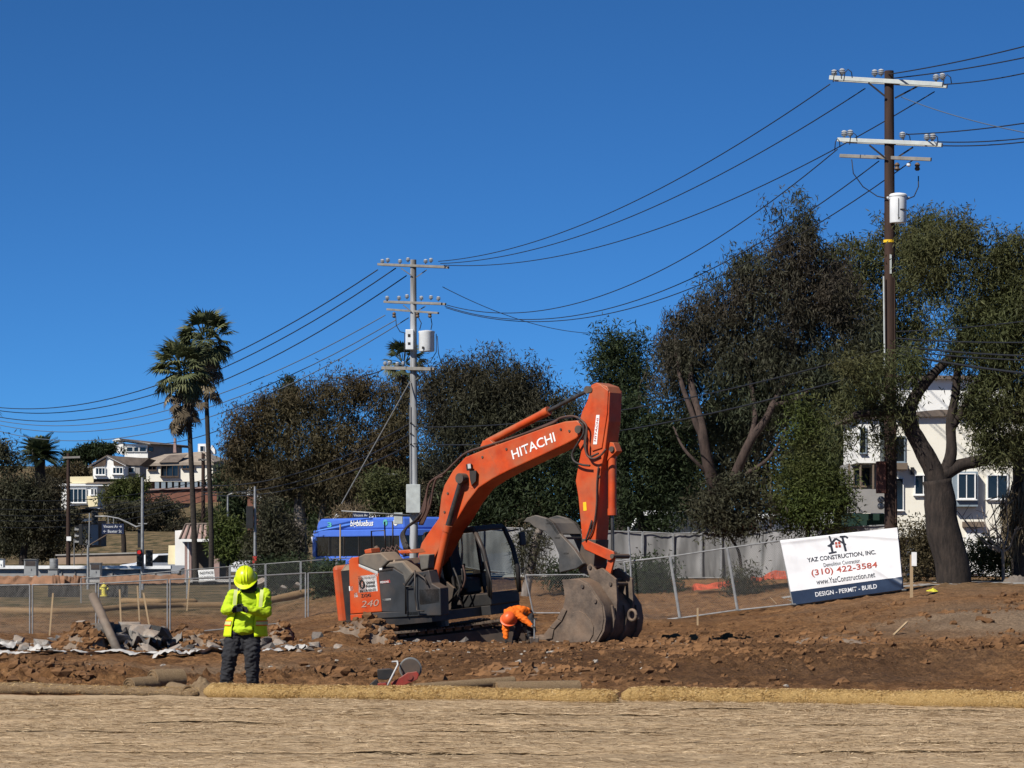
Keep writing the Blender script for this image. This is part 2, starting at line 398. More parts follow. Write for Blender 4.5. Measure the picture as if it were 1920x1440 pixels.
n2 = N.new('ShaderNodeTexNoise'); n2.inputs['Scale'].default_value = 1.1; n2.inputs['Detail'].default_value = 8; K.new(tc.outputs['Object'], n2.inputs['Vector'])
r2 = N.new('ShaderNodeValToRGB'); e = r2.color_ramp.elements; e[0].position = .38; e[0].color = (.048, .046, .020, 1); e[1].position = .62; e[1].color = (.21, .145, .078, 1)
K.new(n2.outputs[0], r2.inputs[0])
col = mixc(sp.outputs[2], col, r2.outputs[0])
# pale grit and pebbles
vz = N.new('ShaderNodeTexVoronoi'); vz.inputs['Scale'].default_value = 11; vz.inputs['Randomness'].default_value = 1; K.new(tc.outputs['Object'], vz.inputs['Vector'])
r3 = N.new('ShaderNodeMapRange'); r3.inputs[1].default_value = .13; r3.inputs[2].default_value = .07; K.new(vz.outputs['Distance'], r3.inputs[0])
ng = N.new('ShaderNodeMath'); ng.operation = 'MULTIPLY'; ng.inputs[1].default_value = .5; K.new(r3.outputs[0], ng.inputs[0])
col = mixc(ng.outputs[0], col, (.25, .19, .14))
mm = N.new('ShaderNodeMix'); mm.data_type = 'RGBA'; mm.blend_type = 'MULTIPLY'; mm.inputs['Factor'].default_value = 1; K.new(col, mm.inputs[6]); K.new(r1b.outputs[0], mm.inputs[7]); col = mm.outputs[2]
K.new(col, b_.inputs['Base Color']); b_.inputs['Roughness'].default_value = .92; b_.inputs['Specular IOR Level'].default_value = .15
nb = N.new('ShaderNodeTexNoise'); nb.inputs['Scale'].default_value = 9; nb.inputs['Detail'].default_value = 10; nb.inputs['Roughness'].default_value = .72; K.new(tc.outputs['Object'], nb.inputs['Vector'])
bp = N.new('ShaderNodeBump'); bp.inputs['Strength'].default_value = 1.0; bp.inputs['Distance'].default_value = .10; K.new(nb.outputs[0], bp.inputs['Height']); K.new(bp.outputs[0], b_.inputs['Normal'])
me.materials.append(gm); M['soil'] = gm
ground = bpy.data.objects.new('ground', me); COL.objects.link(ground); ground['kind'] = 'structure'

# loose clods lying all over the site (nobody could count them)
def lump_cloud(name, pts, sizes, mat, seed=1, flat=.75):
    r_ = np.random.RandomState(seed); vs = []; fs = []
    base = [(.55 * math.cos(k * 1.2566 + .3), .55 * math.sin(k * 1.2566 + .3), .78) for k in range(5)] + [(math.cos(k * 1.2566), math.sin(k * 1.2566), .25) for k in range(5)] + [(.85 * math.cos(k * 1.2566 + .6), .85 * math.sin(k * 1.2566 + .6), -.45) for k in range(5)]
    base = np.array(base, float); nb_ = 15
    tri = [(0, 1, 2), (0, 2, 3), (0, 3, 4)]
    for k in range(5):
        q = (k + 1) % 5; tri += [(5 + k, 5 + q, q), (5 + k, q, k), (10 + k, 10 + q, 5 + q), (10 + k, 5 + q, 5 + k)]
    n = len(pts); B = np.repeat(base[None], n, 0) * (1 + (r_.rand(n, 15, 1) - .5) * .75)
    ang = r_.rand(n) * 6.28; c, s = np.cos(ang)[:, None], np.sin(ang)[:, None]
    X = B[:, :, 0] * c - B[:, :, 1] * s; Y = B[:, :, 0] * s + B[:, :, 1] * c
    S = np.array(sizes)[:, None]
    V = np.stack([X * S, Y * S * (.6 + .4 * r_.rand(n, 1)), B[:, :, 2] * S * flat], -1) + np.array(pts)[:, None, :]
    T = (np.array(tri)[None] + (np.arange(n) * 15)[:, None, None]).reshape(-1, 3)
    me = bpy.data.meshes.new(name); me.from_pydata(V.reshape(-1, 3).tolist(), [], T.tolist()); me.materials.append(mat)
    o = bpy.data.objects.new(name, me); COL.objects.link(o); return o
r_ = np.random.RandomState(11)
def scatter(n, x0, x1, y0, y1, s0, s1, power=2.5):
    x = x0 + (x1 - x0) * r_.rand(n); y = y0 + (y1 - y0) * r_.rand(n); s = s0 + (s1 - s0) * r_.rand(n) ** power
    keep = r_.rand(n) < np.clip(.35 + 2.2 * fbm(x * .55 + 3, y * .3, 3), .06, 1); x, y, s = x[keep], y[keep], s[keep]
    return np.stack([x, y, hzn(x, y) + s * .15], -1), s
pp, ss = [], []
for args in ((8000, -10.5, 13, 40.6, 58, .008, .09, 6), (1600, -9, -1, 43.6, 46.6, .02, .14, 3), (3200, -2, 12, 44, 58, .012, .13, 6), (3000, 2, 15, 56, 78, .015, .15, 6), (500, -13, 3, 60, 90, .02, .13, 4), (120, -4.4, -2.5, 55.5, 57.5, .03, .13)):
    a, b = scatter(*args); pp.append(a); ss.append(b)
M['clod'] = pm('soil_clods', (.20, .100, .042), (.085, .042, .018), scale=.9, rough=.95, bump=.6, bscale=12)
for args in ((9000, -10.5, 12, 41.5, 57, .008, .035, 2), (4000, 2, 15, 56, 76, .015, .05, 2)):
    a, b = scatter(*args); pp.append(a); ss.append(b)
o = lump_cloud('dirt_clods', np.concatenate(pp), np.concatenate(ss), M['clod'], 5); tag(o, 'loose clods of brown earth strewn over the site', 'dirt', kind='stuff')
a, b = scatter(420, -10, 2.5, 47, 64, .015, .07); a2, b2 = scatter(160, -2, 12, 41, 60, .012, .045)
M['grit'] = pm('pale_stones', (.36, .32, .27), (.22, .19, .16), scale=3, rough=.9)
o = lump_cloud('pale_gravel', np.concatenate([a, a2]), np.concatenate([b, b2]), M['grit'], 6); tag(o, 'pale broken stones scattered in the soil', 'gravel', kind='stuff')

# ------------------------------------------------------------------ erosion blankets (overlapping strips) and straw wattles
def jutemat():
    m, t, b = newmat('jute_blanket'); N, K = t.nodes, t.links
    tc = N.new('ShaderNodeTexCoord')
    def nz(scale, st, det, rough=.6):
        mp = N.new('ShaderNodeMapping'); mp.inputs['Scale'].default_value = st; mp.inputs['Rotation'].default_value = (0, 0, R(4)); K.new(tc.outputs['Object'], mp.inputs['Vector'])
        n = N.new('ShaderNodeTexNoise'); n.inputs['Scale'].default_value = scale; n.inputs['Detail'].default_value = det; n.inputs['Roughness'].default_value = rough; K.new(mp.outputs[0], n.inputs['Vector']); return n.outputs[0]
    f1 = nz(7, (1, .6, 1), 10, .75); f2 = nz(26, (1, .6, 1), 6, .7); f3 = nz(.6, (.5, 1.6, 1), 4)
    r = N.new('ShaderNodeValToRGB'); e = r.color_ramp.elements; e[0].position = .30; e[0].color = (.22, .155, .095, 1); e[1].position = .68; e[1].color = (.62, .465, .295, 1); q = e.new(.48); q.color = (.45, .325, .20, 1)
    ad = N.new('ShaderNodeMath'); ad.operation = 'MULTIPLY_ADD'; ad.inputs[1].default_value = .5; K.new(f2, ad.inputs[0])
    hf = N.new('ShaderNodeMath'); hf.operation = 'MULTIPLY'; hf.inputs[1].default_value = .5; K.new(f1, hf.inputs[0]); K.new(hf.outputs[0], ad.inputs[2])
    K.new(ad.outputs[0], r.inputs[0])
    r3 = N.new('ShaderNodeMapRange'); r3.inputs[1].default_value = .35; r3.inputs[2].default_value = .7; r3.inputs[3].default_value = .72; r3.inputs[4].default_value = 1.12; K.new(f3, r3.inputs[0])
    mx = N.new('ShaderNodeMix'); mx.data_type = 'RGBA'; mx.blend_type = 'MULTIPLY'; mx.inputs['Factor'].default_value = 1; K.new(r.outputs[0], mx.inputs[6]); K.new(r3.outputs[0], mx.inputs[7])
    K.new(mx.outputs[2], b.inputs['Base Color']); b.inputs['Roughness'].default_value = .95; b.inputs['Specular IOR Level'].default_value = .1
    bp = N.new('ShaderNodeBump'); bp.inputs['Strength'].default_value = 1; bp.inputs['Distance'].default_value = .05; K.new(ad.outputs[0], bp.inputs['Height']); K.new(bp.outputs[0], b.inputs['Normal'])
    return m
M['jute'] = jutemat()
def edge_d(x):          # back edge of the blanket field
    return 38.35 - .155 * x + .12 * np.sin(x * .9)
seams = [21.0, 27.2, 28.6, 30.2, 31.7, 33.6, 35.4]
_labels = ['lowest jute blanket strip along the bottom edge of the picture', 'second jute blanket strip up from the bottom of the picture', 'third jute blanket strip up from the bottom of the picture',
           'fourth jute blanket strip up from the bottom of the picture', 'fifth jute blanket strip up from the bottom of the picture', 'sixth jute blanket strip, next below the one under the wattles', 'uppermost jute blanket strip, tucked under the straw wattles']
def seam_y(k, x):
    if k >= len(seams): return edge_d(x)
    return seams[k] - .055 * x * (.5 + .5 * k / 6) + fbm(x * .22 + 31 * k, x * 0 + k, 3) * .55
def blanket_z(x, y, k):
    z = .012 + .004 * k - .055 * sstep(32, 36.5, y) + fbm(x * .8, y * 2.4, 4) * .022 + fbm(x * 2.6, y * 8, 3, True) * .012
    return z + .03 * np.maximum(0, fbm(x * .35 + 7, y * 1.3, 3)) + .05 * np.maximum(0, fbm(x * 1.1 + 30, y * 3.2, 2) - .42)
for k in range(len(seams)):
    nu, nv = 330, 44
    u = np.linspace(-10, 10, nu + 1); x = np.repeat(u[None], nv + 1, 0); tt = np.linspace(0, 1, nv + 1)[:, None] ** 1.35
    y0 = seam_y(k, u)[None]; y1 = (seam_y(k + 1, u) + (.45 if k + 1 < len(seams) else 0))[None]
    y = y0 + (y1 - y0) * tt
    lift = np.clip(fbm(u * .55 + 13 * k, u * 0 + 3.3 * k, 4) * 1.5 + .0, 0, .8)[None] * .032
    z = blanket_z(x, y, k) + lift * np.exp(-(y - y0) / .14) + np.where(tt < 1, 0, 0)
    under = (y > y1 - .5) & (k + 1 < len(seams)); z = np.where(under, np.minimum(z, .004 + .006 * k), z)
    n0 = (nv + 1) * (nu + 1)
    V = np.concatenate([np.stack([x, y, z], -1).reshape(-1, 3), np.stack([x, y, z - .010], -1).reshape(-1, 3)[:nu + 1]])
    iq = (np.arange(nv)[:, None] * (nu + 1) + np.arange(nu)[None]).ravel()
    Q = np.stack([iq, iq + 1, iq + nu + 2, iq + nu + 1], -1).tolist() + [(n0 + i, n0 + i + 1, i + 1, i) for i in range(nu)]
    me = bpy.data.meshes.new('erosion_blanket'); me.from_pydata(V.tolist(), [], Q); me.materials.append(M['jute']); me.polygons.foreach_set('use_smooth', [True] * len(me.polygons))
    o = bpy.data.objects.new('erosion_blanket', me); COL.objects.link(o)
    tag(o, _labels[k], 'blanket', 'jute erosion blankets in the foreground')
# loose straw fibres on the blankets
def strands(name, pos, length, width, mat, seed, zmax=.35, ang=.5):
    r2_ = np.random.RandomState(seed); n = len(pos)
    a = r2_.randn(n) * ang + np.where(r2_.rand(n) < .5, 0, math.pi); tilt = r2_.randn(n) * zmax * .5
    d = np.stack([np.cos(a) * np.cos(tilt), np.sin(a) * np.cos(tilt), np.sin(tilt)], -1)
    ln = length * (.4 + .9 * r2_.rand(n))[:, None]; side = np.stack([-d[:, 1], d[:, 0], r2_.rand(n) * .8], -1) * (width * (.6 + .8 * r2_.rand(n)))[:, None]
    mid = pos + np.array([0, 0, 1]) * np.minimum(ln * .08, .014)
    V = np.stack([pos - d * ln / 2 - side, mid - side, pos + d * ln / 2, mid + side], 1).reshape(-1, 3)
    Fq = (np.arange(n) * 4)[:, None] + np.arange(4)[None]
    me = bpy.data.meshes.new(name); me.vertices.add(len(V)); me.vertices.foreach_set('co', V.ravel())
    me.loops.add(n * 4); me.loops.foreach_set('vertex_index', Fq.ravel().astype(np.int32)); me.polygons.add(n)
    me.polygons.foreach_set('loop_start', np.arange(0, n * 4, 4, dtype=np.int32)); me.polygons.foreach_set('loop_total', np.full(n, 4, dtype=np.int32)); me.update()
    at = me.attributes.new('tint', 'FLOAT', 'POINT'); at.data.foreach_set('value', np.repeat(r2_.rand(n), 4))
    me.materials.append(mat); o = bpy.data.objects.new(name, me); COL.objects.link(o); return o
M['strand'] = leafmat('straw_fibre', (.18, .12, .066), (.48, .35, .21), (.66, .51, .33), trans=.1)
n = 45000; x = -8 + 16 * r_.rand(n); y = 25 + 13.2 * r_.rand(n) ** .9; keep = y < edge_d(x); x, y = x[keep], y[keep]
kk = np.clip(np.searchsorted(seams, y) - 1, 0, 6)
o = strands('straw_fibres', np.stack([x, y, blanket_z(x, y, kk) + .006], -1), .26, .0024, M['strand'], 3, ang=.40, zmax=.15); tag(o, 'loose straw fibres standing out of the jute blankets', 'straw', kind='stuff')

n = 42000; x = -8 + 16 * r_.rand(n); y = 25 + 13.2 * r_.rand(n) ** .85; keep = (y < edge_d(x)) & (r_.rand(n) < np.clip(.55 + 1.3 * fbm(x * .9, y * .7, 3), .1, 1)); x, y = x[keep], y[keep]
kk = np.clip(np.searchsorted(seams, y) - 1, 0, 6)
o = strands('straw_tufts', np.stack([x, y, blanket_z(x, y, kk) + .010], -1), .075, .0034, M['strand'], 9, ang=.9, zmax=1.1); tag(o, 'short curly straw ends bristling from the jute blankets', 'straw', kind='stuff')

def strawmat(name, c1, c2, c3):
    m, t, b = newmat(name); N, K = t.nodes, t.links; tc = N.new('ShaderNodeTexCoord')
    mp = N.new('ShaderNodeMapping'); mp.inputs['Scale'].default_value = (1, 1.6, 1.6); K.new(tc.outputs['Object'], mp.inputs['Vector'])
    n = N.new('ShaderNodeTexNoise'); n.inputs['Scale'].default_value = 24; n.inputs['Detail'].default_value = 6; n.inputs['Roughness'].default_value = .75; n.inputs['Distortion'].default_value = 2.5; K.new(mp.outputs[0], n.inputs['Vector'])
    r = N.new('ShaderNodeValToRGB'); e = r.color_ramp.elements; e[0].position = .30; e[0].color = (*c1, 1); e[1].position = .66; e[1].color = (*c3, 1); q = e.new(.48); q.color = (*c2, 1)
    K.new(n.outputs[0], r.inputs[0]); K.new(r.outputs[0], b.inputs['Base Color']); b.inputs['Roughness'].default_value = .85; b.inputs['Specular IOR Level'].default_value = .2
    bp = N.new('ShaderNodeBump'); bp.inputs['Strength'].default_value = 1; bp.inputs['Distance'].default_value = .04; K.new(n.outputs[0], bp.inputs['Height']); K.new(bp.outputs[0], b.inputs['Normal'])
    return m
M['straw'] = strawmat('wattle_straw', (.22, .125, .046), (.50, .315, .115), (.70, .50, .235))
M['strawold'] = strawmat('weathered_wattle', (.13, .078, .038), (.27, .17, .085), (.40, .27, .15))
M['burlap'] = strawmat('burlap_roll', (.17, .11, .058), (.30, .205, .115), (.42, .30, .18))
def wattle(name, pts, r0, mat, label, group, n=14, seed=0, fuzz=0, taper=True):
    pts = [Vector(p) for p in pts]
    ls = [0.0]
    for a, b in zip(pts, pts[1:]): ls.append(ls[-1] + (b - a).length)
    tot = ls[-1]; m_ = max(8, int(tot / .10)); path = []; rad = []
    for i in range(m_ + 1):
        s_ = tot * i / m_; k = max(j for j in range(len(ls)) if ls[j] <= s_ + 1e-9); k = min(k, len(pts) - 2); f = (s_ - ls[k]) / (ls[k + 1] - ls[k])
        p = pts[k].lerp(pts[k + 1], f); path.append(p + Vector((0, float(fbm(s_ * .5 + seed, seed * 1.0, 2)) * .10, float(fbm(s_ * .6 + seed * 3, 5.0, 2)) * .02)))
        rr = r0 * (1 + .20 * float(fbm(s_ * .9 + seed * 7, 2.0, 3))); e_ = min(s_, tot - s_)
        if taper: rr *= min(1, .35 + (max(0, e_) / r0) ** .5 * .65)
        rad.append(rr)
    mb = MB(); mb.tube(path, rad, n)
    o = mb.build(name, mat, loc=path[0], smooth=True)
    for v in o.data.vertices:
        q = v.co * 9; v.co += Vector((mnoise.noise(q), mnoise.noise(q + Vector((9, 3, 1))), mnoise.noise(q + Vector((4, 8, 2))))) * .011
    tag(o, label, 'wattle', group)
    if fuzz:
        r3_ = np.random.RandomState(seed + 50); i_ = r3_.randint(0, m_, fuzz); f_ = r3_.rand(fuzz); a_ = (r3_.rand(fuzz) * 1.35 - .25) * math.pi
        PA = np.array([tuple(p) for p in path]); RA = np.array(rad)
        c_ = PA[i_] * (1 - f_)[:, None] + PA[i_ + 1] * f_[:, None]; rr = (RA[i_] * 1.02)[:, None]
        pos = c_ + np.stack([np.zeros(fuzz), -np.cos(a_), np.sin(a_)], -1) * rr - np.array(tuple(path[0]))
        s_ = strands('straw_fuzz', pos, .075, .0035, M['strandy'], seed + 3, zmax=.9, ang=.7); s_.parent = o; s_['kind'] = 'stuff'
    return o
M['strandy'] = leafmat('yellow_straw', (.36, .215, .085), (.62, .42, .18), (.74, .56, .31), trans=.1)
def wpath(l, r0, gz=True):
    out = []
    for px, d in l:
        x = GX(px, d); out.append((x, d, float(hz(x, d)) + r0 * .95))
    return out
WG = 'straw wattles along the back edge of the blankets'
wattle('straw_wattle', wpath([(385, 39.05), (520, 38.6), (650, 38.3), (800, 38.0), (930, 37.8), (1060, 37.5), (1159, 37.3)], .11), .112, M['straw'], 'bright straw wattle lying in front of the excavator, ending beside a second wattle', WG, seed=1, fuzz=9000)
wattle('straw_wattle', wpath([(1166, 37.75), (1300, 37.5), (1420, 37.2), (1560, 36.9), (1700, 36.5), (1820, 36.2), (1925, 35.9), (2060, 35.6)], .118), .125, M['straw'], 'bright straw wattle running out of the picture under the dirt bank', WG, seed=2, fuzz=11000)
wattle('straw_wattle', wpath([(-120, 40.1), (60, 39.8), (200, 39.5), (300, 39.3), (372, 39.12)], .07), .08, M['burlap'], 'thin weathered straw wattle on the blanket edge beside the standing worker', WG, seed=3, fuzz=1500)
# ------------------------------------------------------------------ excavator
YAW = R(-40)                                             # upper works point right and towards the viewer
TRK = R(15)                                              # tracks point right and away
M_tilt = Matrix.Rotation(-TILT, 4, 'Y')
M_house = Matrix.Translation(EXC) @ M_tilt @ Matrix.Rotation(YAW, 4, 'Z')
M_track = Matrix.Translation(EXC) @ M_tilt @ Matrix.Rotation(TRK, 4, 'Z')
exc = thing('excavator', 'orange tracked excavator with grey bucket and thumb standing in a dirt pit', 'excavator', EXC)

def hit(px, py, o, n):
    """where the sight line through a photo pixel meets a plane"""
    c = Vector((0, 0, CAMH)); d = Vector(((px - CX) / F, 1, -(py - HY) / F))
    return c + d * ((o - c).dot(n) / d.dot(n))
fwd = Vector((math.cos(YAW), math.sin(YAW), 0)); lft = Vector((-math.sin(YAW), math.cos(YAW), 0))
def bplane(px, py, v):           # a point of the boom's own upright plane, v metres off its middle
    return hit(px, py, EXC + lft * v, lft)
HI = M_house.inverted()
hn = (M_house.to_3x3() @ Vector((0, 1, 0))).normalized()
def hside(zx, zy, v=-1.36):      # right flank of the house, from the enlarged view 2 (620,960 at 5.144 px)
    return hit(620 + zx / 5.144, 960 + zy / 5.144, M_house @ Vector((0, v, 0)), hn)
def H(u, v, w_): return M_house @ Vector((u, v, w_))
def slab(pts, near, far, bev=.012, name='panel', mat=None, parent=None, fn=None):
    lo = [fn(x, y) for x, y in pts]; sh = (hn if fn is hside else lft) * (far - near)
    mb = MB(); mb.prism(lo, [p + sh for p in lo]); return mb.build(name, mat, parent or exc, bevel=bev)

# --- tracks
def T(u, v, w_): return M_track @ Vector((u, v, w_))
shoe_me = None
for side in (-1, 1):
    vc = side * 1.2
    mb = MB()
    prof = [(-1.65, .30), (-1.5, .17), (1.5, .17), (1.65, .30), (1.62, .62), (1.35, .72), (-1.35, .72), (-1.62, .62)]
    mb.prism([T(u, vc - .17, w_) for u, w_ in prof], [T(u, vc + .17, w_) for u, w_ in prof])
    tr = mb.build('track', M['steeldark'], exc, bevel=.02)
    for i in range(7):
        u = -1.35 + 2.7 * i / 6; mb = MB(); mb.tube([T(u, vc - .2, .19), T(u, vc + .2, .19)], .105, 12); mb.build('roller', M['steeldark'], tr)
    for u, nm in ((1.70, 'idler'), (-1.70, 'sprocket')):
        mb = MB(); mb.tube([T(u, vc - .12, .455), T(u, vc + .12, .455)], .33, 20); mb.tube([T(u, vc - .22, .455), T(u, vc + .22, .455)], .16, 14); mb.build(nm, M['steeldark'], tr)
    # the chain of shoes: a loop of straight runs and two half rounds
    Lr, rad = 1.70, .415; per = 4 * Lr + 2 * math.pi * rad; ns = 46
    for i in range(ns):
        s_ = per * i / ns
        if s_ < 2 * Lr: u, w_, a = -Lr + s_, .455 + rad, 0
        elif s_ < 2 * Lr + math.pi * rad: q = (s_ - 2 * Lr) / rad; u, w_, a = Lr + rad * math.sin(q), .455 + rad * math.cos(q), -q
        elif s_ < 4 * Lr + math.pi * rad: u, w_, a = Lr - (s_ - 2 * Lr - math.pi * rad), .455 - rad, math.pi
        else: q = (s_ - 4 * Lr - math.pi * rad) / rad; u, w_, a = -Lr - rad * math.sin(q), .455 - rad * math.cos(q), math.pi - q
        if w_ > .8: w_ -= .035 * (1 - (u / Lr) ** 2) * 1.2
        if shoe_me is None:
            mb = MB(); mb.box((0, 0, .012), (.185, .60, .024)); 
            for gx_ in (-.065, .0, .065): mb.box((gx_, 0, .036), (.018, .60, .026))
            mb.box((0, .1, -.035), (.15, .05, .07)); mb.box((0, -.1, -.035), (.15, .05, .07))
            o = mb.build('track_shoe', pm('dusty_track_steel', (.13, .10, .08), (.07, .055, .045), scale=4, rough=.7, metal=.2, dust=(.24, .17, .115), dust_amt=.85)); shoe_me = o.data
        else:
            o = bpy.data.objects.new('track_shoe', shoe_me); COL.objects.link(o)
        o.parent = tr
        Mw = M_track @ Matrix.Translation((u, vc, w_)) @ Matrix.Rotation(-a, 4, 'Y')
        o.matrix_local = Matrix.Translation(-EXC) @ Mw
mb = MB(); mb.box((0, 0, 0), (1.6, 1.9, .42), M_track.to_3x3()); 
for i, v in enumerate(mb.v): mb.v[i] = tuple(Vector(v) + T(0, 0, .62))
mb.build('car_body', M['steeldark'], exc, bevel=.05)
mb = MB(); mb.lathe([(.62, .80), (.66, .84), (.66, 1.06), (.6, 1.10)], (0, 0, 0), 28, M_house); mb.build('swing_ring', M['black'], exc)

# --- house: deck, counterweight, flank panels
W0, W1 = 1.12, 2.38
arc = lambda r_, a0, a1, n_: [(r_ * math.cos(a0 + (a1 - a0) * i / n_), r_ * math.sin(a0 + (a1 - a0) * i / n_)) for i in range(n_ + 1)]
plan = [(1.55, -1.30), (1.55, .35), (1.75, .42), (1.75, 1.42), (-.9, 1.42)] + arc(1.66, R(122), R(237), 16) + [(-.9, -1.36)]
mb = MB(); mb.prism([H(u, v, W0 - .10) for u, v in plan], [H(u, v, W0 + .10) for u, v in plan]); mb.build('deck', M['black'], exc, bevel=.02)
body = [(.62, -1.28), (.62, -.46), (.2, -.40), (.2, .45), (-.2, 1.30), (-.95, 1.30)] + arc(1.60, R(126), R(234), 14) + [(-.92, -1.28)]
mb = MB(); mb.prism([H(u, v, W0 + .1) for u, v in body], [H(u, v, W1 - .08) for u, v in body]); mb.build('engine_bay', M['black'], exc, bevel=.03)
cw = arc(1.76, R(131), R(229), 22) + arc(1.30, R(229), R(131), 12)
mb = MB(); lo = [H(u, v, W0 + .02) for u, v in cw]; hi = [H(u, v, W1 + .06) for u, v in cw]; mb.prism(lo, hi); mb.build('counterweight', M['orange'], exc, bevel=.09, bseg=3)
mb = MB(); mb.prism([H(u, v, W1 - .07) for u, v in body], [H(u * .93, v * .93, W1 + .05) for u, v in body]); mb.build('hood', M['hoodgrey'], exc, bevel=.05)
slab([(172, 462), (200, 440), (268, 430), (266, 505), (458, 590), (492, 962), (188, 985)], 0, .07, .02, 'side_door', M['orange'], fn=hside)
slab([(187, 990), (352, 978), (352, 1035), (190, 1050)], 0, .07, .015, 'lower_sill', M['orange'], fn=hside)
slab([(354, 978), (492, 966), (850, 955), (850, 1005), (354, 1034)], 0, .07, .015, 'lower_sill', M['darkgrey'], fn=hside)
slab([(268, 503), (452, 576), (458, 640), (440, 606), (270, 530)], -.015, .05, .008, 'trim_stripe', M['silver'], fn=hside)
slab([(270, 430), (330, 402), (480, 395), (560, 470), (510, 520), (460, 565), (456, 574), (270, 500)], 0, .5, .03, 'hood_side', M['hoodgrey'], fn=hside)
slab([(462, 566), (600, 540), (700, 600), (722, 700), (732, 975), (494, 963), (462, 640)], -.005, .07, .02, 'side_door', M['darkgrey'], fn=hside)
slab([(515, 530), (560, 484), (690, 470), (770, 560), (800, 592), (715, 700), (690, 600), (600, 536)], -.01, .32, .04, 'tank_cover', M['hoodgrey'], fn=hside)
slab([(724, 700), (812, 590), (945, 560), (975, 690), (1055, 735), (1062, 1000), (734, 1004)], .02, .30, .02, 'fuel_tank', M['darkgrey'], fn=hside)
slab([(850, 740), (1055, 732), (1055, 878), (985, 890), (870, 905), (850, 890)], -.16, .1, .02, 'tool_box', M['black'], fn=hside)
slab([(845, 412), (950, 410), (935, 545), (870, 560)], .25, .45, .02, 'boom_foot_guard', M['hoodgrey'], fn=hside)
# vents on the dark door, latch, reflectors
slab([(495, 838), (582, 830), (582, 852), (497, 860)], -.02, .01, .004, 'door_handle', M['silver'], fn=hside)
slab([(468, 541), (494, 539), (495, 563), (469, 566)], -.03, .01, .004, 'sticker', M['white'], fn=hside)
slab([(470, 556), (600, 540), (602, 570), (472, 582)], -.022, .01, .004, 'grab_recess', M['black'], fn=hside)
sgn = slab([(263, 617), (440, 598), (455, 764), (268, 778)], -.012, 0, .003, 'rental_sign', M['white'], fn=hside)
hx = (M_house.to_3x3() @ Vector((1, 0, 0))).normalized(); hz_up = (M_house.to_3x3() @ Vector((0, 0, 1))).normalized()
INK = M['ink'] = plain('black_ink', (.02, .02, .02), .6)
def hside_text(body, zx0, zy0, zx1, zy1, mat, lift, parent, bold=0.02, shear=0.0, name='lettering'):
    c = hside((zx0 + zx1) / 2, (zy0 + zy1) / 2); a = hside(zx0, (zy0 + zy1) / 2); b = hside(zx1, (zy0 + zy1) / 2); u_ = hside((zx0 + zx1) / 2, zy0); d_ = hside((zx0 + zx1) / 2, zy1)
    return text_on(body, (b - a).length, (u_ - d_).length, mat, parent, c, hx, hz_up, name, bold, lift, shear)
hside_text('unitedrentals.com', 276, 622, 430, 640, INK, .016, sgn, .0)
hside_text('United', 345, 662, 425, 690, INK, .016, sgn); hside_text('Rentals', 345, 695, 432, 722, INK, .016, sgn)
hside_text('800 UR RENTS', 282, 742, 440, 766, INK, .016, sgn)
mb = MB(); c0 = hside(305, 694) - hn * .016
ring = [c0 + hx * .085 * math.cos(a) + hz_up * .095 * math.sin(a) for a in [i * math.pi / 12 for i in range(24)]]; rin = [c0 + hx * .035 * math.cos(a) + hz_up * .075 * math.sin(a) for a in [i * math.pi / 12 for i in range(24)]]
mb.add(ring + rin, [(i, (i + 1) % 24, 24 + (i + 1) % 24, 24 + i) for i in range(24)]); mb.build('logo_ring', INK, sgn)
hside_text('ZX245', 295, 788, 390, 820, INK, .008, exc, .01); hside_text('240', 292, 850, 470, 912, plain('worn_silver_print', (.40, .26, .20), .6), .010, exc, .0, .25)
slab([(476, 660), (572, 652), (574, 682), (478, 694)], -.016, 0, .003, 'sticker', M['red'], fn=hside)
hside_text('PERKINS', 484, 664, 566, 684, M['white'], .02, exc, .01)
slab([(175, 716), (215, 712), (220, 760), (178, 762)], -.012, 0, .003, 'sticker', M['white'], fn=hside)
slab([(224, 778), (258, 774), (262, 822), (228, 826)], -.012, 0, .003, 'sticker', M['white'], fn=hside)
# rails and mirror posts on the roof of the house
def rail(name, pts, r_=.018, mat='black', parent=None):
    mb = MB(); mb.tube(pts, r_, 7); return mb.build(name, M[mat], parent or exc, smooth=True)
def hs(zx, zy, v): return hside(zx, zy, v)
rail('handrail', [hs(398, 395, -1.0), hs(392, 185, -1.0), hs(520, 178, -1.0), hs(528, 360, -1.0)])
rail('handrail', [hs(530, 400, -.6), hs(520, 95, -.6), hs(598, 92, -.6), hs(602, 380, -.6)])
rail('handrail', [hs(725, 985, -1.42), hs(722, 700, -1.42), hs(815, 575, -1.42), hs(905, 640, -1.42), hs(935, 700, -1.42)], .022)
rail('handrail', [hs(812, 560, -1.44), hs(812, 800, -1.44), hs(830, 950, -1.44), hs(900, 955, -1.44)], .016)
rail('handrail', [hs(700, 690, -1.42), hs(722, 720, -1.42), hs(780, 718, -1.42)], .016)
rail('exhaust_stack', [H(-.75, -.25, W1), H(-.75, -.25, W1 + .28), H(-.82, -.25, W1 + .38)], .055, 'steeldark')
slab([(640, 372), (755, 362), (790, 400), (660, 402)], .35, .8, .02, 'valve_cover', M['orange'], fn=hside)
slab([(320, 365), (385, 350), (395, 398), (330, 404)], .3, .6, .02, 'filter_cap', M['orange'], fn=hside)
for k in range(4):
    z0 = 470 + 45 * k
    rail('roof_hose', [hs(z0, 410, -.8), hs(z0 + 30, 350 - 10 * k, -.7), hs(z0 + 90, 375, -.6), hs(z0 + 150, 420, -.6)], .022, 'hosered')

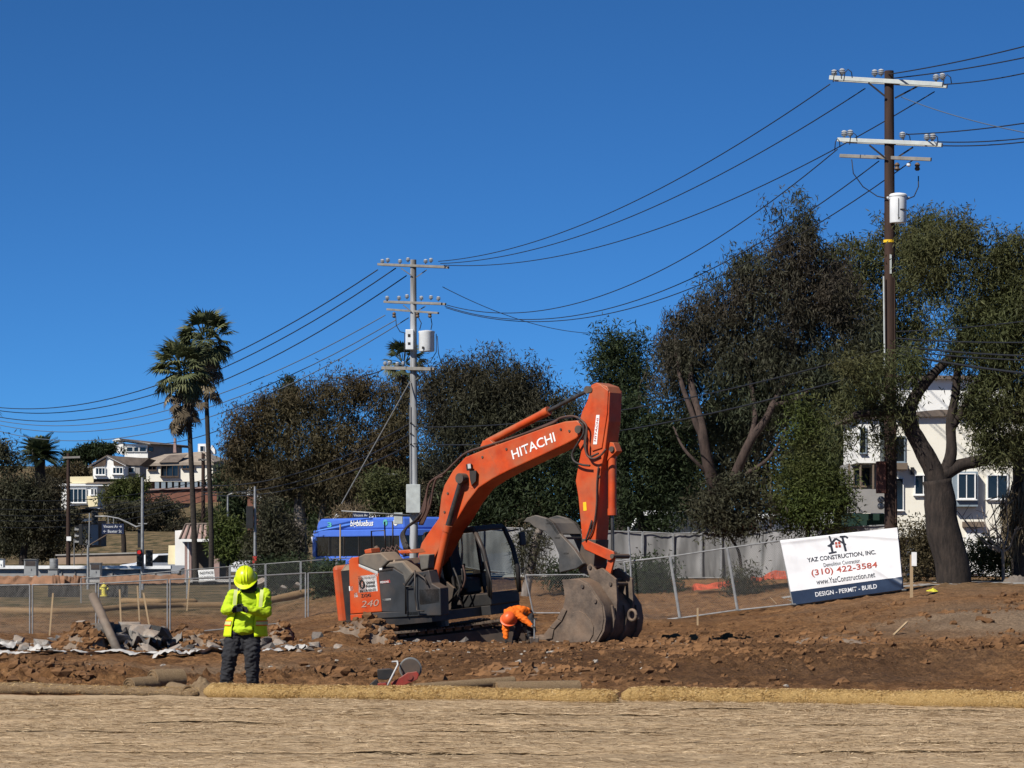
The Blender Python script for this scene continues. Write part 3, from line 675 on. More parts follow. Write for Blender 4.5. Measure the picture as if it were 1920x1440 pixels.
# --- cab (on the far side)
CU0, CU1, CV0, CV1, CW0, CW1 = .02, 1.78, .42, 1.42, W0 + .12, 2.98
def cabp(u, v, w_): return H(u, v, w_)
cabroot = MB(); fl = [(CU0, CV0), (CU1, CV0), (CU1, CV1), (CU0, CV1)]
cabroot.prism([cabp(u, v, CW0 - .02) for u, v in fl], [cabp(u, v, CW0 + .26) for u, v in fl]); cab = cabroot.build('cab', M['black'], exc, bevel=.03)
mb = MB(); rf = [(CU0 - .02, CV0 - .02), (CU1 - .22, CV0 - .02), (CU1 - .22, CV1 + .02), (CU0 - .02, CV1 + .02)]; mb.prism([cabp(u, v, CW1 - .12) for u, v in rf], [cabp(u * .97 + .02, v * .97 + .03, CW1) for u, v in rf]); mb.build('cab_roof', M['black'], cab, bevel=.04)
for v in (CV0, CV1):
    mb = MB(); mb.tube([cabp(CU1, v, CW0 + .2), cabp(CU1 + .02, v, CW0 + .75), cabp(CU1 - .06, v, CW0 + 1.2), cabp(CU1 - .26, v, CW1 - .08)], .055, 8); mb.build('cab_pillar', M['black'], cab, smooth=True)
    mb = MB(); mb.bar(cabp(CU0 + .05, v, CW0 + .2), cabp(CU0 + .05, v, CW1 - .06), .10, .09, hx); mb.build('cab_pillar', M['black'], cab, bevel=.01)
    mb = MB(); mb.bar(cabp(.80, v, CW0 + .2), cabp(.70, v, CW1 - .06), .075, .06, hx); mb.build('cab_pillar', M['black'], cab, bevel=.01)
    mb = MB(); q = [cabp(CU0 + .1, v, CW0 + .28), cabp(CU1 - .04, v, CW0 + .28), cabp(CU1 - .05, v, CW0 + 1.0), cabp(CU1 - .26, v, CW1 - .14), cabp(CU0 + .1, v, CW1 - .14)]; mb.add(q, [(0, 1, 2, 3, 4)]); mb.build('side_window', M['clear'], cab)
mb = MB(); q = [cabp(CU1, CV0, CW0 + .28), cabp(CU1, CV1, CW0 + .28), cabp(CU1 - .04, CV1, CW0 + 1.1), cabp(CU1 - .04, CV0, CW0 + 1.1)]; mb.add(q, [(0, 1, 2, 3)]); mb.add([cabp(CU1 - .04, CV0, CW0 + 1.1), cabp(CU1 - .04, CV1, CW0 + 1.1), cabp(CU1 - .24, CV1, CW1 - .12), cabp(CU1 - .24, CV0, CW1 - .12)], [(0, 1, 2, 3)]); mb.build('windscreen', M['clear'], cab)
mb = MB(); mb.prism([cabp(u, .62, w_) for u, w_ in ((.35, CW0 + .26), (.95, CW0 + .26), (.95, CW0 + .62), (.52, CW0 + .66), (.38, CW0 + 1.35), (.22, CW0 + 1.35))], [cabp(u, 1.16, w_) for u, w_ in ((.35, CW0 + .26), (.95, CW0 + .26), (.95, CW0 + .62), (.52, CW0 + .66), (.38, CW0 + 1.35), (.22, CW0 + 1.35))]); mb.build('seat', M['darkgrey'], cab, bevel=.06)
for v in (.55, 1.2):
    mb = MB(); mb.box(cabp(.75, v, CW0 + .55), (.5, .14, .3), M_house.to_3x3()); mb.tube([cabp(.95, v, CW0 + .6), cabp(1.02, v, CW0 + .95)], .03, 6); mb.build('control_lever', M['black'], cab, bevel=.02)
rail('front_handrail', [cabp(CU1 + .06, CV0 - .05, CW0 + .12), cabp(CU1 + .12, CV0 - .05, CW0 + .5), cabp(CU1 + .02, CV0 - .05, CW0 + .95)], .017, 'black', cab)
rail('mirror_arm', [cabp(CU1 - .2, CV1, CW1 - .2), cabp(CU1 + .12, CV1 + .12, CW1 - .15), cabp(CU1 + .14, CV1 + .12, CW1 - .5)], .014, 'black', cab)
mb = MB(); mb.box(cabp(CU1 + .14, CV1 + .12, CW1 - .38), (.06, .18, .30), M_house.to_3x3()); mb.build('mirror', M['black'], cab, bevel=.02)
rail('mirror_arm', [hs(860, 735, -1.3), hs(900, 640, -1.35), hs(905, 600, -1.38)], .014)

# --- boom, arm, linkage, bucket: profiles measured in the machine's own upright plane
def profile(pts, v0, v1, name, mat, bev=.02, parent=None):
    mb = MB(); lo = [bplane(x, y, v0) for x, y in pts]; mb.prism(lo, [p + lft * (v1 - v0) for p in lo]); return mb.build(name, mat, parent or exc, bevel=bev)
BV = .27
boom = profile([(783, 1042), (790, 1018), (806, 994), (822, 972), (827, 930), (833, 909), (849, 882), (872, 857), (911, 841), (970, 820), (1028, 799), (1059, 790), (1082, 788), (1093, 797), (1091, 810), (1080, 822), (1062, 832),
                (1028, 848), (989, 866), (950, 884), (923, 898), (897, 915), (876, 942), (858, 972), (842, 996), (828, 1020), (812, 1050), (800, 1064), (788, 1058)], -BV, BV, 'boom', M['orange'], .025)
# darker weld plates and pins
def pin(px, py, v0, v1, r_, name='pin', mat='steeldark', parent=None):
    mb = MB(); a = bplane(px, py, v0); mb.tube([a, a + lft * (v1 - v0)], r_, 14); return mb.build(name, M[mat], parent or exc, smooth='auto')
pin(1083, 805, -.36, .36, .085, parent=boom); pin(866, 897, -.42, .42, .075, parent=boom); pin(795, 1048, -.42, .42, .10, parent=boom)
text_c = bplane(1000, 836, -BV); dx = (bplane(1040, 818.5, -BV) - bplane(960, 853, -BV)).normalized(); up_ = dx.cross(lft).normalized()
if up_.z < 0: up_ = -up_
text_on('HITACHI', (bplane(1040, 818.5, -BV) - bplane(960, 853, -BV)).length, .205, M['white'], boom, text_c, dx, up_, 'lettering', .011, .006)
for q in ((905, 857), (950, 842), (1052, 805), (1068, 808), (840, 925), (834, 960)):
    mb = MB(); c_ = bplane(*q, -BV); mb.tube([c_ - lft * .02, c_], .026, 8); mb.build('bolt', M['steeldark'], boom, smooth='auto')
for q in (((1040, 808), (1052, 836)), ((860, 900), (886, 916)), ((915, 843), (936, 888))):
    mb = MB(); mb.tube([bplane(*q[0], -BV), bplane(*q[1], -BV)], .009, 6); mb.build('weld_seam', M['orange'], boom)
# work light and bracket on the boom flank
mb = MB(); c = bplane(880, 876, -.33); mb.box(c, (.11, .09, .14), M_house.to_3x3()); wl = mb.build('work_light', M['black'], boom, bevel=.01)
mb = MB(); c = bplane(880, 874, -.385); mb.box(c, (.085, .01, .10), M_house.to_3x3()); mb.build('lens', M['silver'], wl)
mb = MB(); mb.prism([bplane(x, y, -.36) for x, y in ((880, 883), (893, 882), (892, 902), (884, 910), (881, 898))], [bplane(x, y, -.27) for x, y in ((880, 883), (893, 882), (892, 902), (884, 910), (881, 898))]); mb.build('light_bracket', M['black'], boom)
def cyl(name, a, b, ra, c_, rb, v, nrm='orange'):
    """hydraulic cylinder: barrel a-b, rod b-c"""
    A, B, C_ = (bplane(*q, v) for q in (a, b, c_))
    mb = MB(); d = (B - A).normalized(); mb.tube([A, A + d * .12], ra * .85, 14); mb.tube([A + d * .1, B - d * .14], ra, 16); mb.tube([B - d * .14, B], ra * 1.16, 16); o = mb.build(name, M[nrm], exc, smooth='auto')
    mb = MB(); mb.tube([B, C_], rb, 12); mb.build('rod', M['chrome'], o, smooth='auto')
    mb = MB(); mb.tube([C_ - lft * .09, C_ + lft * .09], rb * 1.9, 12); mb.build('rod_eye', M['steeldark'], o, smooth='auto'); return o
cyl('boom_cylinder', (814, 1100), (840, 985), .085, (866, 897), .06, -.37)
cyl('boom_cylinder', (814, 1100), (840, 985), .085, (866, 897), .06, .37)
ac = cyl('arm_cylinder', (908, 833), (1029, 770), .085, (1105, 731), .042, 0)
profile([(898, 842), (905, 826), (918, 824), (930, 836)], -.16, .16, 'cylinder_lug', M['orange'], .01, boom)
AV = .21
arm = profile([(1104, 745), (1108, 722), (1118, 717), (1138, 724), (1143, 736), (1141, 790), (1134, 846), (1126, 882), (1121, 952), (1116, 1022), (1112, 1060), (1100, 1074), (1086, 1070), (1084, 1056), (1092, 1018), (1084, 932), (1079, 902), (1084, 872), (1089, 848), (1083, 830), (1082, 806), (1091, 772)], -AV, AV, 'arm', M['orange'], .018)
profile([(1098, 762), (1108, 727), (1126, 721), (1140, 732), (1138, 775), (1128, 840), (1110, 846), (1096, 800)], -AV - .03, AV + .03, 'arm_head_plate', M['orange'], .012, arm)
slabv = -AV - .036
mb = MB(); q = [bplane(x, y, slabv) for x, y in ((1118, 778), (1124, 778), (1119, 833), (1112, 833))]; mb.prism(q, [p + lft * .01 for p in q]); sl = mb.build('label_strip', M['white'], arm)
a_, b_2 = bplane(1115.5, 829, slabv), bplane(1121, 782, slabv); dd = (b_2 - a_).normalized(); text_on('HITACHI', (b_2 - a_).length * .92, .055, M['red'], sl, (a_ + b_2) / 2, dd, lft.cross(dd) * -1 if (lft.cross(dd) * -1).dot(fwd) < 0 else lft.cross(dd), 'lettering', .01, .006)
mb = MB(); q = [bplane(x, y, -AV - .006) for x, y in ((1093, 942), (1099, 941), (1100, 957), (1094, 958))]; mb.prism(q, [p + lft * .01 for p in q]); mb.build('sticker', M['yellow'], arm)
cyl('bucket_cylinder', (1148, 846), (1148, 966), .085, (1149, 1040), .036, 0)
pin(1146, 842, -.14, .14, .06); profile([(1128, 826), (1150, 830), (1156, 846), (1146, 856), (1122, 880)], -.1, .1, 'cylinder_lug', M['orange'], .01, arm); pin(1106, 731, -.26, .26, .055); pin(1095, 1062, -.3, .3, .06); pin(1122, 893, -.23, -.2, .03)
for v in (-.24, .19):
    profile([(1090, 1018), (1100, 1012), (1150, 1034), (1153, 1046), (1142, 1051), (1096, 1030)], v, v + .05, 'link', M['orange'], .01)
    profile([(1140, 1038), (1153, 1040), (1148, 1062), (1141, 1090), (1133, 1094), (1130, 1084), (1138, 1058)], v + .06 if v < 0 else v - .06, v + .12 if v < 0 else v, 'link', M['orange'], .01)
pin(1147, 1043, -.28, .28, .05); pin(1136, 1088, -.28, .28, .05)
# lower arm end is bare dark steel
profile([(1092, 1010), (1117, 1012), (1113, 1062), (1100, 1078), (1085, 1072), (1083, 1056)], -AV - .012, AV + .012, 'arm_end', M['steeldark'], .01, arm)
# bucket
K0 = -.66; K1 = .66
def zz(zx, zy): return (920 + zx / 4.8, 940 + zy / 4.8)
side_poly = [zz(*q) for q in ((640, 706), (790, 700), (870, 745), (1000, 940), (1015, 1060), (1000, 1160), (950, 1250), (880, 1286), (780, 1297), (610, 1282), (505, 1242), (482, 1202), (530, 1140), (600, 1060), (650, 960), (666, 880), (658, 790))]
shell_poly = side_poly[1:11]
def _boom_pt(q, v): return bplane(q[0], q[1], K0) + lft * (v - K0)
mb = MB()
for va in (K0, K1 - .035):
    lo = [_boom_pt(q, va) for q in side_poly]; mb.prism(lo, [p + lft * .035 for p in lo])
bucket = mb.build('bucket', M['steel'], exc, bevel=.008)
outer = [zz(*q) for q in ((700, 700), (790, 690), (880, 735), (1012, 935), (1032, 1060), (1016, 1168), (962, 1262), (886, 1300), (780, 1311), (612, 1296), (498, 1252), (440, 1238))]
inner = [zz(*q) for q in ((712, 716), (786, 706), (862, 752), (984, 942), (1002, 1058), (988, 1154), (942, 1240), (876, 1274), (780, 1284), (614, 1270), (510, 1232), (440, 1230))]
mb = MB(); n_ = len(outer); V0 = [_boom_pt(q, K0 + .02) for q in outer] + [_boom_pt(q, K0 + .02) for q in inner]; V1 = [p + lft * (K1 - K0 - .04) for p in V0]
fs = []
for i in range(n_ - 1): fs += [(i, i + 1, 2 * n_ + i + 1, 2 * n_ + i), (n_ + i, 3 * n_ + i, 3 * n_ + i + 1, n_ + i + 1), (i, n_ + i, n_ + i + 1, i + 1), (2 * n_ + i, 2 * n_ + i + 1, 3 * n_ + i + 1, 3 * n_ + i)]
fs += [(0, 2 * n_, 3 * n_, n_), (n_ - 1, 2 * n_ - 1, 4 * n_ - 1, 3 * n_ - 1)]
mb.add(V0 + V1, fs); mb.build('bucket_shell', M['steel'], bucket, smooth='auto')
for i in range(5):
    v = K0 + .06 + (K1 - K0 - .12) * i / 4
    mb = MB(); a = [_boom_pt(zz(*q), v - .05) for q in ((520, 1222), (440, 1210), (350, 1202), (352, 1212), (440, 1246), (520, 1250))]; mb.prism(a, [p + lft * .10 for p in a]); mb.build('tooth', M['steel'], bucket, bevel=.008)
# round wear plate and side cutter on the near flank, ribs on the shell, ears
mb = MB(); lo = [_boom_pt(zz(*q), K0 - .022) for q in ((612, 1272), (640, 1180), (690, 1060), (740, 1000), (800, 985), (850, 1010), (905, 1070), (930, 1130), (925, 1200), (890, 1262), (780, 1282))]; mb.prism(lo, [p + lft * .022 for p in lo]); mb.build('wear_plate', M['steel'], bucket, bevel=.006)
for qs in (((482, 1202), (530, 1140), (575, 1150), (560, 1235), (505, 1242)), ((535, 1134), (600, 1060), (640, 1080), (580, 1146)), ((604, 1054), (650, 960), (690, 980), (645, 1076))):
    mb = MB(); lo = [_boom_pt(zz(*q), K0 - .03) for q in qs]; mb.prism(lo, [p + lft * .03 for p in lo]); mb.build('side_cutter', M['steel'], bucket, bevel=.006)
for v in (-.30, .24):
    mb = MB(); lo = [bplane(*zz(*q), K0) + lft * (v - K0) for q in ((760, 590), (800, 560), (850, 620), (905, 600), (1030, 700), (1040, 900), (1030, 1085), (1005, 960), (860, 740), (810, 730))]; mb.prism(lo, [p + lft * .06 for p in lo]); mb.build('bucket_ear', M['steel'], bucket, bevel=.01)
for q in ((800, 595), (985, 745), (945, 900), (830, 765)):
    mb = MB(); a = _boom_pt(zz(*q), -.33 if q[1] < 760 else K0 - .03); mb.tube([a, a + lft * (.7 if q[1] < 760 else .06)], .04, 12); mb.build('bolt', M['steeldark'], bucket, smooth='auto')
for i in range(3):
    v = K0 + .25 + .4 * i
    mb = MB(); rib_o = outer[3:8]; rib_x = [(x + 3.4, y + 1.0) for x, y in rib_o]; lo = [_boom_pt(q, v) for q in rib_o] + [_boom_pt(q, v) for q in rib_x[::-1]]; mb.prism(lo, [p + lft * .05 for p in lo]); mb.build('wear_rib', M['steel'], bucket)
mb = MB(); a = _boom_pt(zz(1085, 1030), .05); 
ringp = [a + fwd * .10 * math.cos(t) + Vector((0, 0, 1)) * .11 * math.sin(t) for t in [i * math.pi / 8 for i in range(17)]]
mb.tube(ringp, .035, 8, cap=False); mb.build('lifting_eye', M['steel'], bucket, smooth=True)
# hydraulic thumb folded up against the arm
tp = [zz(*q) for q in ((836, 560), (750, 430), (620, 290), (560, 195), (500, 152), (400, 124), (322, 148), (294, 184), (345, 190), (392, 232), (440, 252), (492, 272), (552, 340), (615, 480), (612, 600), (620, 640), (770, 604))]
thumb = None
for v in (-.42, .30):
    mb = MB(); lo = [bplane(x, y, -.42) + lft * (v + .42) for x, y in tp]; mb.prism(lo, [p + lft * .10 for p in lo])
    o = mb.build('thumb' if thumb is None else 'thumb_tine', M['thumb'], thumb or exc, bevel=.012); thumb = thumb or o
for q in ((520, 200), (600, 330), (680, 470)):
    mb = MB(); a = bplane(*zz(*q), -.42); mb.bar(a, a + lft * .8, .16, .05, (0, 0, 1)); mb.build('thumb_crossbar', M['thumb'], thumb, bevel=.008)
mb = MB(); lo = [bplane(*zz(*q), -.42) for q in ((500, 152), (560, 195), (620, 290), (600, 300), (540, 215), (500, 175))]; mb.prism(lo, [p + lft * .8 for p in lo]); mb.build('thumb_plate', M['thumb'], thumb)
# hydraulic lines
def hose(pts, v, r_=.024, mat='hosered', name='hose'):
    pts3 = [bplane(x, y, v) for x, y in pts]
    # Catmull-Rom through the points
    out = []
    for i in range(len(pts3) - 1):
        p0, p1, p2, p3 = pts3[max(i - 1, 0)], pts3[i], pts3[i + 1], pts3[min(i + 2, len(pts3) - 1)]
        for k in range(5):
            t = k / 5; out.append(.5 * (2 * p1 + (p2 - p0) * t + (2 * p0 - 5 * p1 + 4 * p2 - p3) * t * t + (3 * p1 - p0 - 3 * p2 + p3) * t ** 3))
    out.append(pts3[-1]); mb = MB(); mb.tube(out, r_, 7); return mb.build(name, M[mat], exc, smooth=True)
for k, v in enumerate((-.20, -.07, .07, .2)):
    o_ = k * 2.0
    hose([(786 - o_, 978), (797 - o_, 955), (800, 925), (806, 905), (822, 893), (834, 886), (852, 868), (876, 848), (920, 834), (975, 816), (1035, 794 - o_ * .5), (1050, 784), (1072, 780), (1086, 784)], v, .024, 'hosered', 'boom_pipe')
    hose([(792 - o_, 984), (806 - o_, 950), (812, 916), (818, 898), (830, 893)], v, .022, 'hosered', 'boom_pipe')
    hose([(768 - 3 * k, 1030), (758 - 2 * k, 1005), (762, 990), (778 + k, 976), (790 - o_, 962 + 3 * k)], v * 1.5, .028, 'hose', 'hydraulic_hose')
hose([(1084, 783), (1092, 792), (1094, 812), (1084, 830), (1073, 850), (1076, 864), (1090, 871), (1106, 873)], -.33, .024, 'hose')
hose([(1088, 786), (1100, 800), (1098, 830), (1100, 852), (1112, 860), (1126, 854), (1136, 842)], -.36, .022, 'hosered')
hose([(1086, 790), (1097, 806), (1096, 836), (1104, 856), (1122, 850)], -.3, .022, 'hose')
hose([(1122, 875), (1119, 905), (1118, 950), (1112, 990), (1104, 1008)], -.25, .018, 'hosered', 'arm_pipe')
hose([(1106, 992), (1110, 976), (1104, 996), (1098, 1014)], -.26, .022, 'hose')
hose([(855, 1125), (862, 1105), (858, 1085), (850, 1065)], -.1, .022, 'hose'); hose([(848, 1130), (868, 1100), (872, 1080), (868, 1060)], 0, .022, 'hosered'); hose([(840, 1132), (852, 1118), (866, 1095), (866, 1066)], .1, .022, 'hose')
mb = MB(); mb.prism([H(u, -.36, w_) for u, w_ in ((-.15, W0), (1.05, W0), (.95, W0 + .5), (.35, W0 + .95), (-.1, W0 + .95))], [H(u, -.30, w_) for u, w_ in ((-.15, W0), (1.05, W0), (.95, W0 + .5), (.35, W0 + .95), (-.1, W0 + .95))]); mb.build('boom_bracket', M['steeldark'], exc, bevel=.01)
mb = MB(); mb.prism([H(u, .30, w_) for u, w_ in ((-.15, W0), (1.05, W0), (.95, W0 + .5), (.35, W0 + .95), (-.1, W0 + .95))], [H(u, .36, w_) for u, w_ in ((-.15, W0), (1.05, W0), (.95, W0 + .5), (.35, W0 + .95), (-.1, W0 + .95))]); mb.build('boom_bracket', M['steeldark'], exc, bevel=.01)
# ------------------------------------------------------------------ people
def blob(name, shapes, mat, parent, voxel=.014, smooth_it=3, wrinkle=0.0, wscale=9.0, seed=0, sharp_wr=None):
    """one continuous surface grown over tapered limbs; shapes: ('c', p0, r0, p1, r1) or ('e', centre, radii, rot)"""
    bm = bmesh.new()
    def sph(c, rad, rot=None):
        Mx = Matrix.Translation(Vector(c)) @ (rot.to_4x4() if rot else Matrix.Identity(4)) @ Matrix.Diagonal((*rad, 1))
        bmesh.ops.create_icosphere(bm, subdivisions=2, radius=1.0, matrix=Mx)
    for s in shapes:
        if s[0] == 'c':
            p0, p1 = Vector(s[1]), Vector(s[3]); n_ = max(2, int((p1 - p0).length / (min(s[2], s[4]) * .45)) + 1)
            fl = s[5] if len(s) > 5 else (1, 1, 1)
            for i in range(n_ + 1):
                t = i / n_; r_ = s[2] + (s[4] - s[2]) * t; sph(p0.lerp(p1, t), (r_ * fl[0], r_ * fl[1], r_ * fl[2]))
        else: sph(s[1], s[2], s[3] if len(s) > 3 else None)
    me = bpy.data.meshes.new(name); bm.to_mesh(me); bm.free()
    o = bpy.data.objects.new(name, me); COL.objects.link(o)
    m1 = o.modifiers.new('grow', 'REMESH'); m1.mode = 'VOXEL'; m1.voxel_size = voxel
    m2 = o.modifiers.new('soft', 'SMOOTH'); m2.iterations = smooth_it; m2.factor = .5
    dg = bpy.context.evaluated_depsgraph_get(); me2 = bpy.data.meshes.new_from_object(o.evaluated_get(dg))
    bpy.data.objects.remove(o); bpy.data.meshes.remove(me)
    if wrinkle:
        n_ = len(me2.vertices); no = [v.normal.copy() for v in me2.vertices]
        for v, nn in zip(me2.vertices, no):
            q = v.co * wscale + Vector((seed, seed * .7, 0)); q.z *= 1.9
            w_ = mnoise.noise(q) + .5 * mnoise.noise(q * 2.1)
            v.co += nn * (abs(w_) * 1.4 - .45) * wrinkle
    me2.polygons.foreach_set('use_smooth', [True] * len(me2.polygons))
    me2.materials.clear(); me2.materials.append(mat); me2.name = name
    ob = bpy.data.objects.new(name, me2); COL.objects.link(ob)
    if parent is not None: ob.parent = parent
    return ob

M['skin'] = plain('skin', (.30, .17, .11), .6)
M['hiviz'] = pm('hi_vis_shirt', (.46, .62, .015), (.36, .50, .012), scale=7, rough=.8, bump=.25, bscale=40)
M['hivizvest'] = pm('hi_vis_vest', (.62, .78, .01), (.50, .66, .008), scale=7, rough=.75, bump=.2, bscale=40)
M['helmet'] = pm('hi_vis_helmet', (.62, .74, .008), (.54, .66, .008), scale=4, rough=.35, spec=.5)
M['trouser'] = pm('charcoal_trousers', (.020, .020, .023), (.032, .032, .035), scale=6, rough=.9, bump=.3, bscale=30)
M['glove'] = pm('black_glove', (.012, .012, .012), (.025, .025, .025), scale=12, rough=.8)
M['boot'] = pm('work_boot', (.045, .03, .02), (.09, .055, .03), scale=8, rough=.8)
M['reflect'] = plain('reflective_tape', (.55, .60, .22), .4)
M['orangevest'] = pm('orange_hi_vis', (.80, .155, .008), (.66, .12, .007), scale=7, rough=.8, bump=.3, bscale=40)
M['orangehat'] = pm('orange_helmet', (.80, .12, .03), (.7, .10, .025), scale=5, rough=.4)

def hand(shapes, wrist, palm_dir, spread_dir, curl_dir, s=1.0):
    """palm and five bent fingers appended to shapes; fingers of different length, thumb from the side of the palm"""
    wv = Vector(wrist); pd = Vector(palm_dir).normalized(); sd = Vector(spread_dir).normalized(); cd = Vector(curl_dir).normalized()
    pc = wv + pd * .05 * s
    for k in (-1, 0, 1): shapes.append(('c', wv + sd * .018 * k * s, .017 * s, wv + pd * .085 * s + sd * .022 * k * s, .016 * s))
    for k, ln in enumerate((.062, .074, .070, .054)):
        b = wv + pd * .092 * s + sd * (.032 - .0215 * k) * s; k1 = b + (pd * .75 + cd * .65).normalized() * ln * .5 * s; k2 = k1 + (pd * .1 + cd).normalized() * ln * .5 * s
        shapes += [('c', b, .0105 * s, k1, .0095 * s), ('c', k1, .0095 * s, k2, .0085 * s)]
    t0 = wv + pd * .03 * s + sd * .034 * s; t1 = t0 + (sd * .8 + pd * .5 + cd * .3).normalized() * .04 * s; t2 = t1 + (pd * .8 + cd * .7).normalized() * .034 * s
    shapes += [('c', t0, .0135 * s, t1, .011 * s), ('c', t1, .011 * s, t2, .0095 * s)]

# --- standing worker looking down at a phone
SD = 41.0; SX = GX(455, SD); SZ = float(hzn(SX, SD))
wk = thing('person', 'standing worker in yellow hard hat and hi-vis vest, looking down at gloved hands', 'person', (SX, SD, SZ))
hipL, hipR = (-.085, 0, .90), (.125, .02, .90)
kneL, kneR = (-.175, -.05, .50), (.135, -.03, .50)
ankL, ankR = (-.235, -.01, .09), (.14, .03, .09)
shL, shR = (-.135, -.01, 1.345), (.315, .02, 1.365)
elL, elR = (-.235, -.07, 1.135), (.345, -.10, 1.10)
wrL, wrR = (-.075, -.27, 1.165), (.06, -.29, 1.155)
neck, head = (.075, -.02, 1.47), (.045, -.085, 1.585)
torso = [('e', (.10, 0, 1.27), (.225, .135, .20)), ('e', (.085, 0, 1.08), (.205, .14, .20)), ('e', (.03, .0, .93), (.19, .14, .14))]
bd = torso + [('c', neck, .065, head, .07), ('e', head, (.082, .10, .12), Matrix.Rotation(R(-28), 3, 'X')),
      ('c', hipL, .09, kneL, .062), ('c', kneL, .062, ankL, .045), ('c', hipR, .09, kneR, .062), ('c', kneR, .062, ankR, .045),
      ('c', shL, .06, elL, .048), ('c', elL, .048, wrL, .034), ('c', shR, .06, elR, .048), ('c', elR, .048, wrR, .034),
      ('e', (.04, -.185, 1.56), (.014, .022, .022)), ('e', (-.042, -.07, 1.58), (.012, .02, .03)), ('e', (.132, -.07, 1.58), (.012, .02, .03)),
      ('e', (.015, -.172, 1.59), (.012, .01, .01)), ('e', (.075, -.172, 1.59), (.012, .01, .01)), ('e', (.045, -.17, 1.525), (.028, .014, .01))]
blob('body', bd, M['skin'], wk, .012)
blob('hair', [('e', (.048, -.03, 1.60), (.084, .085, .09)), ('e', (.055, .02, 1.52), (.06, .05, .05))], pm('dark_hair', (.012, .009, .007), (.02, .015, .012), rough=.8), wk, .012)
def leg(h, k, a): return [('c', h, .150, k, .122), ('c', k, .118, (a[0], a[1], a[2] + .03), .098)]
blob('trousers', leg(hipL, kneL, ankL) + leg(hipR, kneR, ankR) + [('e', (.02, .01, .90), (.235, .175, .15)), ('c', (.02, .0, .80), .13, (-.015, -.0, .60), .10)], M['trouser'], wk, .012, 2, .022, 8, 3)
sleeves = [('c', shL, .095, elL, .080), ('c', elL, .080, wrL, .050), ('c', shR, .095, elR, .082), ('c', elR, .082, wrR, .050)]
blob('shirt', sleeves + [('e', (.10, 0, 1.27), (.245, .155, .205)), ('e', (.085, 0, 1.08), (.225, .165, .20)), ('e', (.045, .0, .95), (.245, .205, .17)), ('e', (.03, -.015, .86), (.235, .205, .10)), ('c', neck, .085, (.08, -.01, 1.42), .11)], M['hiviz'], wk, .012, 3, .015, 7, 9)
blob('neck_shade', [('e', (.10, -.01, 1.475), (.115, .105, .085)), ('e', (.10, -.075, 1.415), (.12, .09, .055)), ('e', (.145, -.01, 1.53), (.075, .09, .08))], pm('dark_neck_cloth', (.022, .026, .014), (.014, .016, .010), scale=6, rough=.95), wk, .012, 2, .008, 9, 2)
# open vest: a shell round the torso with a gap in front
def vest(name, a0, a1, z0, z1, fx, fy, off, flare, mat, seed):
    mb = MB(); nu, nv = 26, 22
    def fn(u, v):
        a = a0 + (a1 - a0) * u; z = z0 + (z1 - z0) * v
        cx_ = .045 + .055 * min(1, max(0, (z - .9) / .35)); sh_ = 1 - .30 * max(0, (z - 1.28) / .13) ** 2
        rx = (fx + off + flare * (1 - v) ** 1.5) * sh_; ry = (fy + off + flare * .7 * (1 - v) ** 1.5) * sh_
        w_ = .012 * mnoise.noise(Vector((a * 2.5, z * 6, seed))) + .008 * mnoise.noise(Vector((a * 6, z * 3, seed + 4)))
        return Vector((cx_ + (rx + w_) * math.sin(a), -(ry + w_) * math.cos(a), z))
    mb.grid(fn, nu, nv); o = mb.build(name, mat, None, smooth=True); o.parent = wk
    s_ = o.modifiers.new('cloth', 'SOLIDIFY'); s_.thickness = .008; return o
v1 = vest('vest', R(26), R(322), .76, 1.41, .25, .175, .012, .055, M['hivizvest'], 2.0)
def vband(name, a0, a1, z0, z1, mat, off=.024):
    mb = MB()
    def fn(u, v):
        a = a0 + (a1 - a0) * u; z = z0 + (z1 - z0) * v; cx_ = .045 + .055 * min(1, max(0, (z - .9) / .35)); t = (z - .76) / .65; fl = .055 * (1 - t) ** 1.5
        return Vector((cx_ + (.25 + off + fl) * math.sin(a), -(.175 + off + fl * .7) * math.cos(a), z))
    mb.grid(fn, 30, 1); o = mb.build(name, mat, None, smooth=True); o.parent = v1; return o
vband('reflective_band', R(30), R(318), .93, .975, M['reflect']); vband('reflective_trim', R(30), R(318), .975, .99, M['orangevest'], .023); vband('reflective_trim', R(30), R(318), .915, .93, M['orangevest'], .023)
for sx in (-.10, .27):
    mb = MB(); mb.grid(lambda u, v: Vector((sx + .05 * (u - .5) + .02 * v, -.205 - .0 * u + .12 * max(0, v - .6) ** 1.3, 1.18 + .25 * v)), 2, 8); o = mb.build('shoulder_tape', M['reflect'], None, smooth=True); o.parent = v1
# gloves hold a phone
gl = [('c', wrL, .047, (-.04, -.285, 1.165), .042)]; hand(gl, (-.05, -.285, 1.165), (.55, -.25, -.05), (0, -.3, .95), (.5, -.5, -.3), 1.15)
blob('glove', gl, M['glove'], wk, .008, 2)
gl = [('c', wrR, .047, (.035, -.30, 1.155), .042)]; hand(gl, (.05, -.30, 1.155), (-.6, -.2, .0), (0, -.3, .95), (-.5, -.5, -.3), 1.15)
blob('glove', gl, M['glove'], wk, .008, 2)
mb = MB(); mb.box((-.005, -.375, 1.165), (.085, .012, .15), Matrix.Rotation(R(-55), 3, 'X')); o = mb.build('handset', M['glass'], None, bevel=.006); o.parent = wk
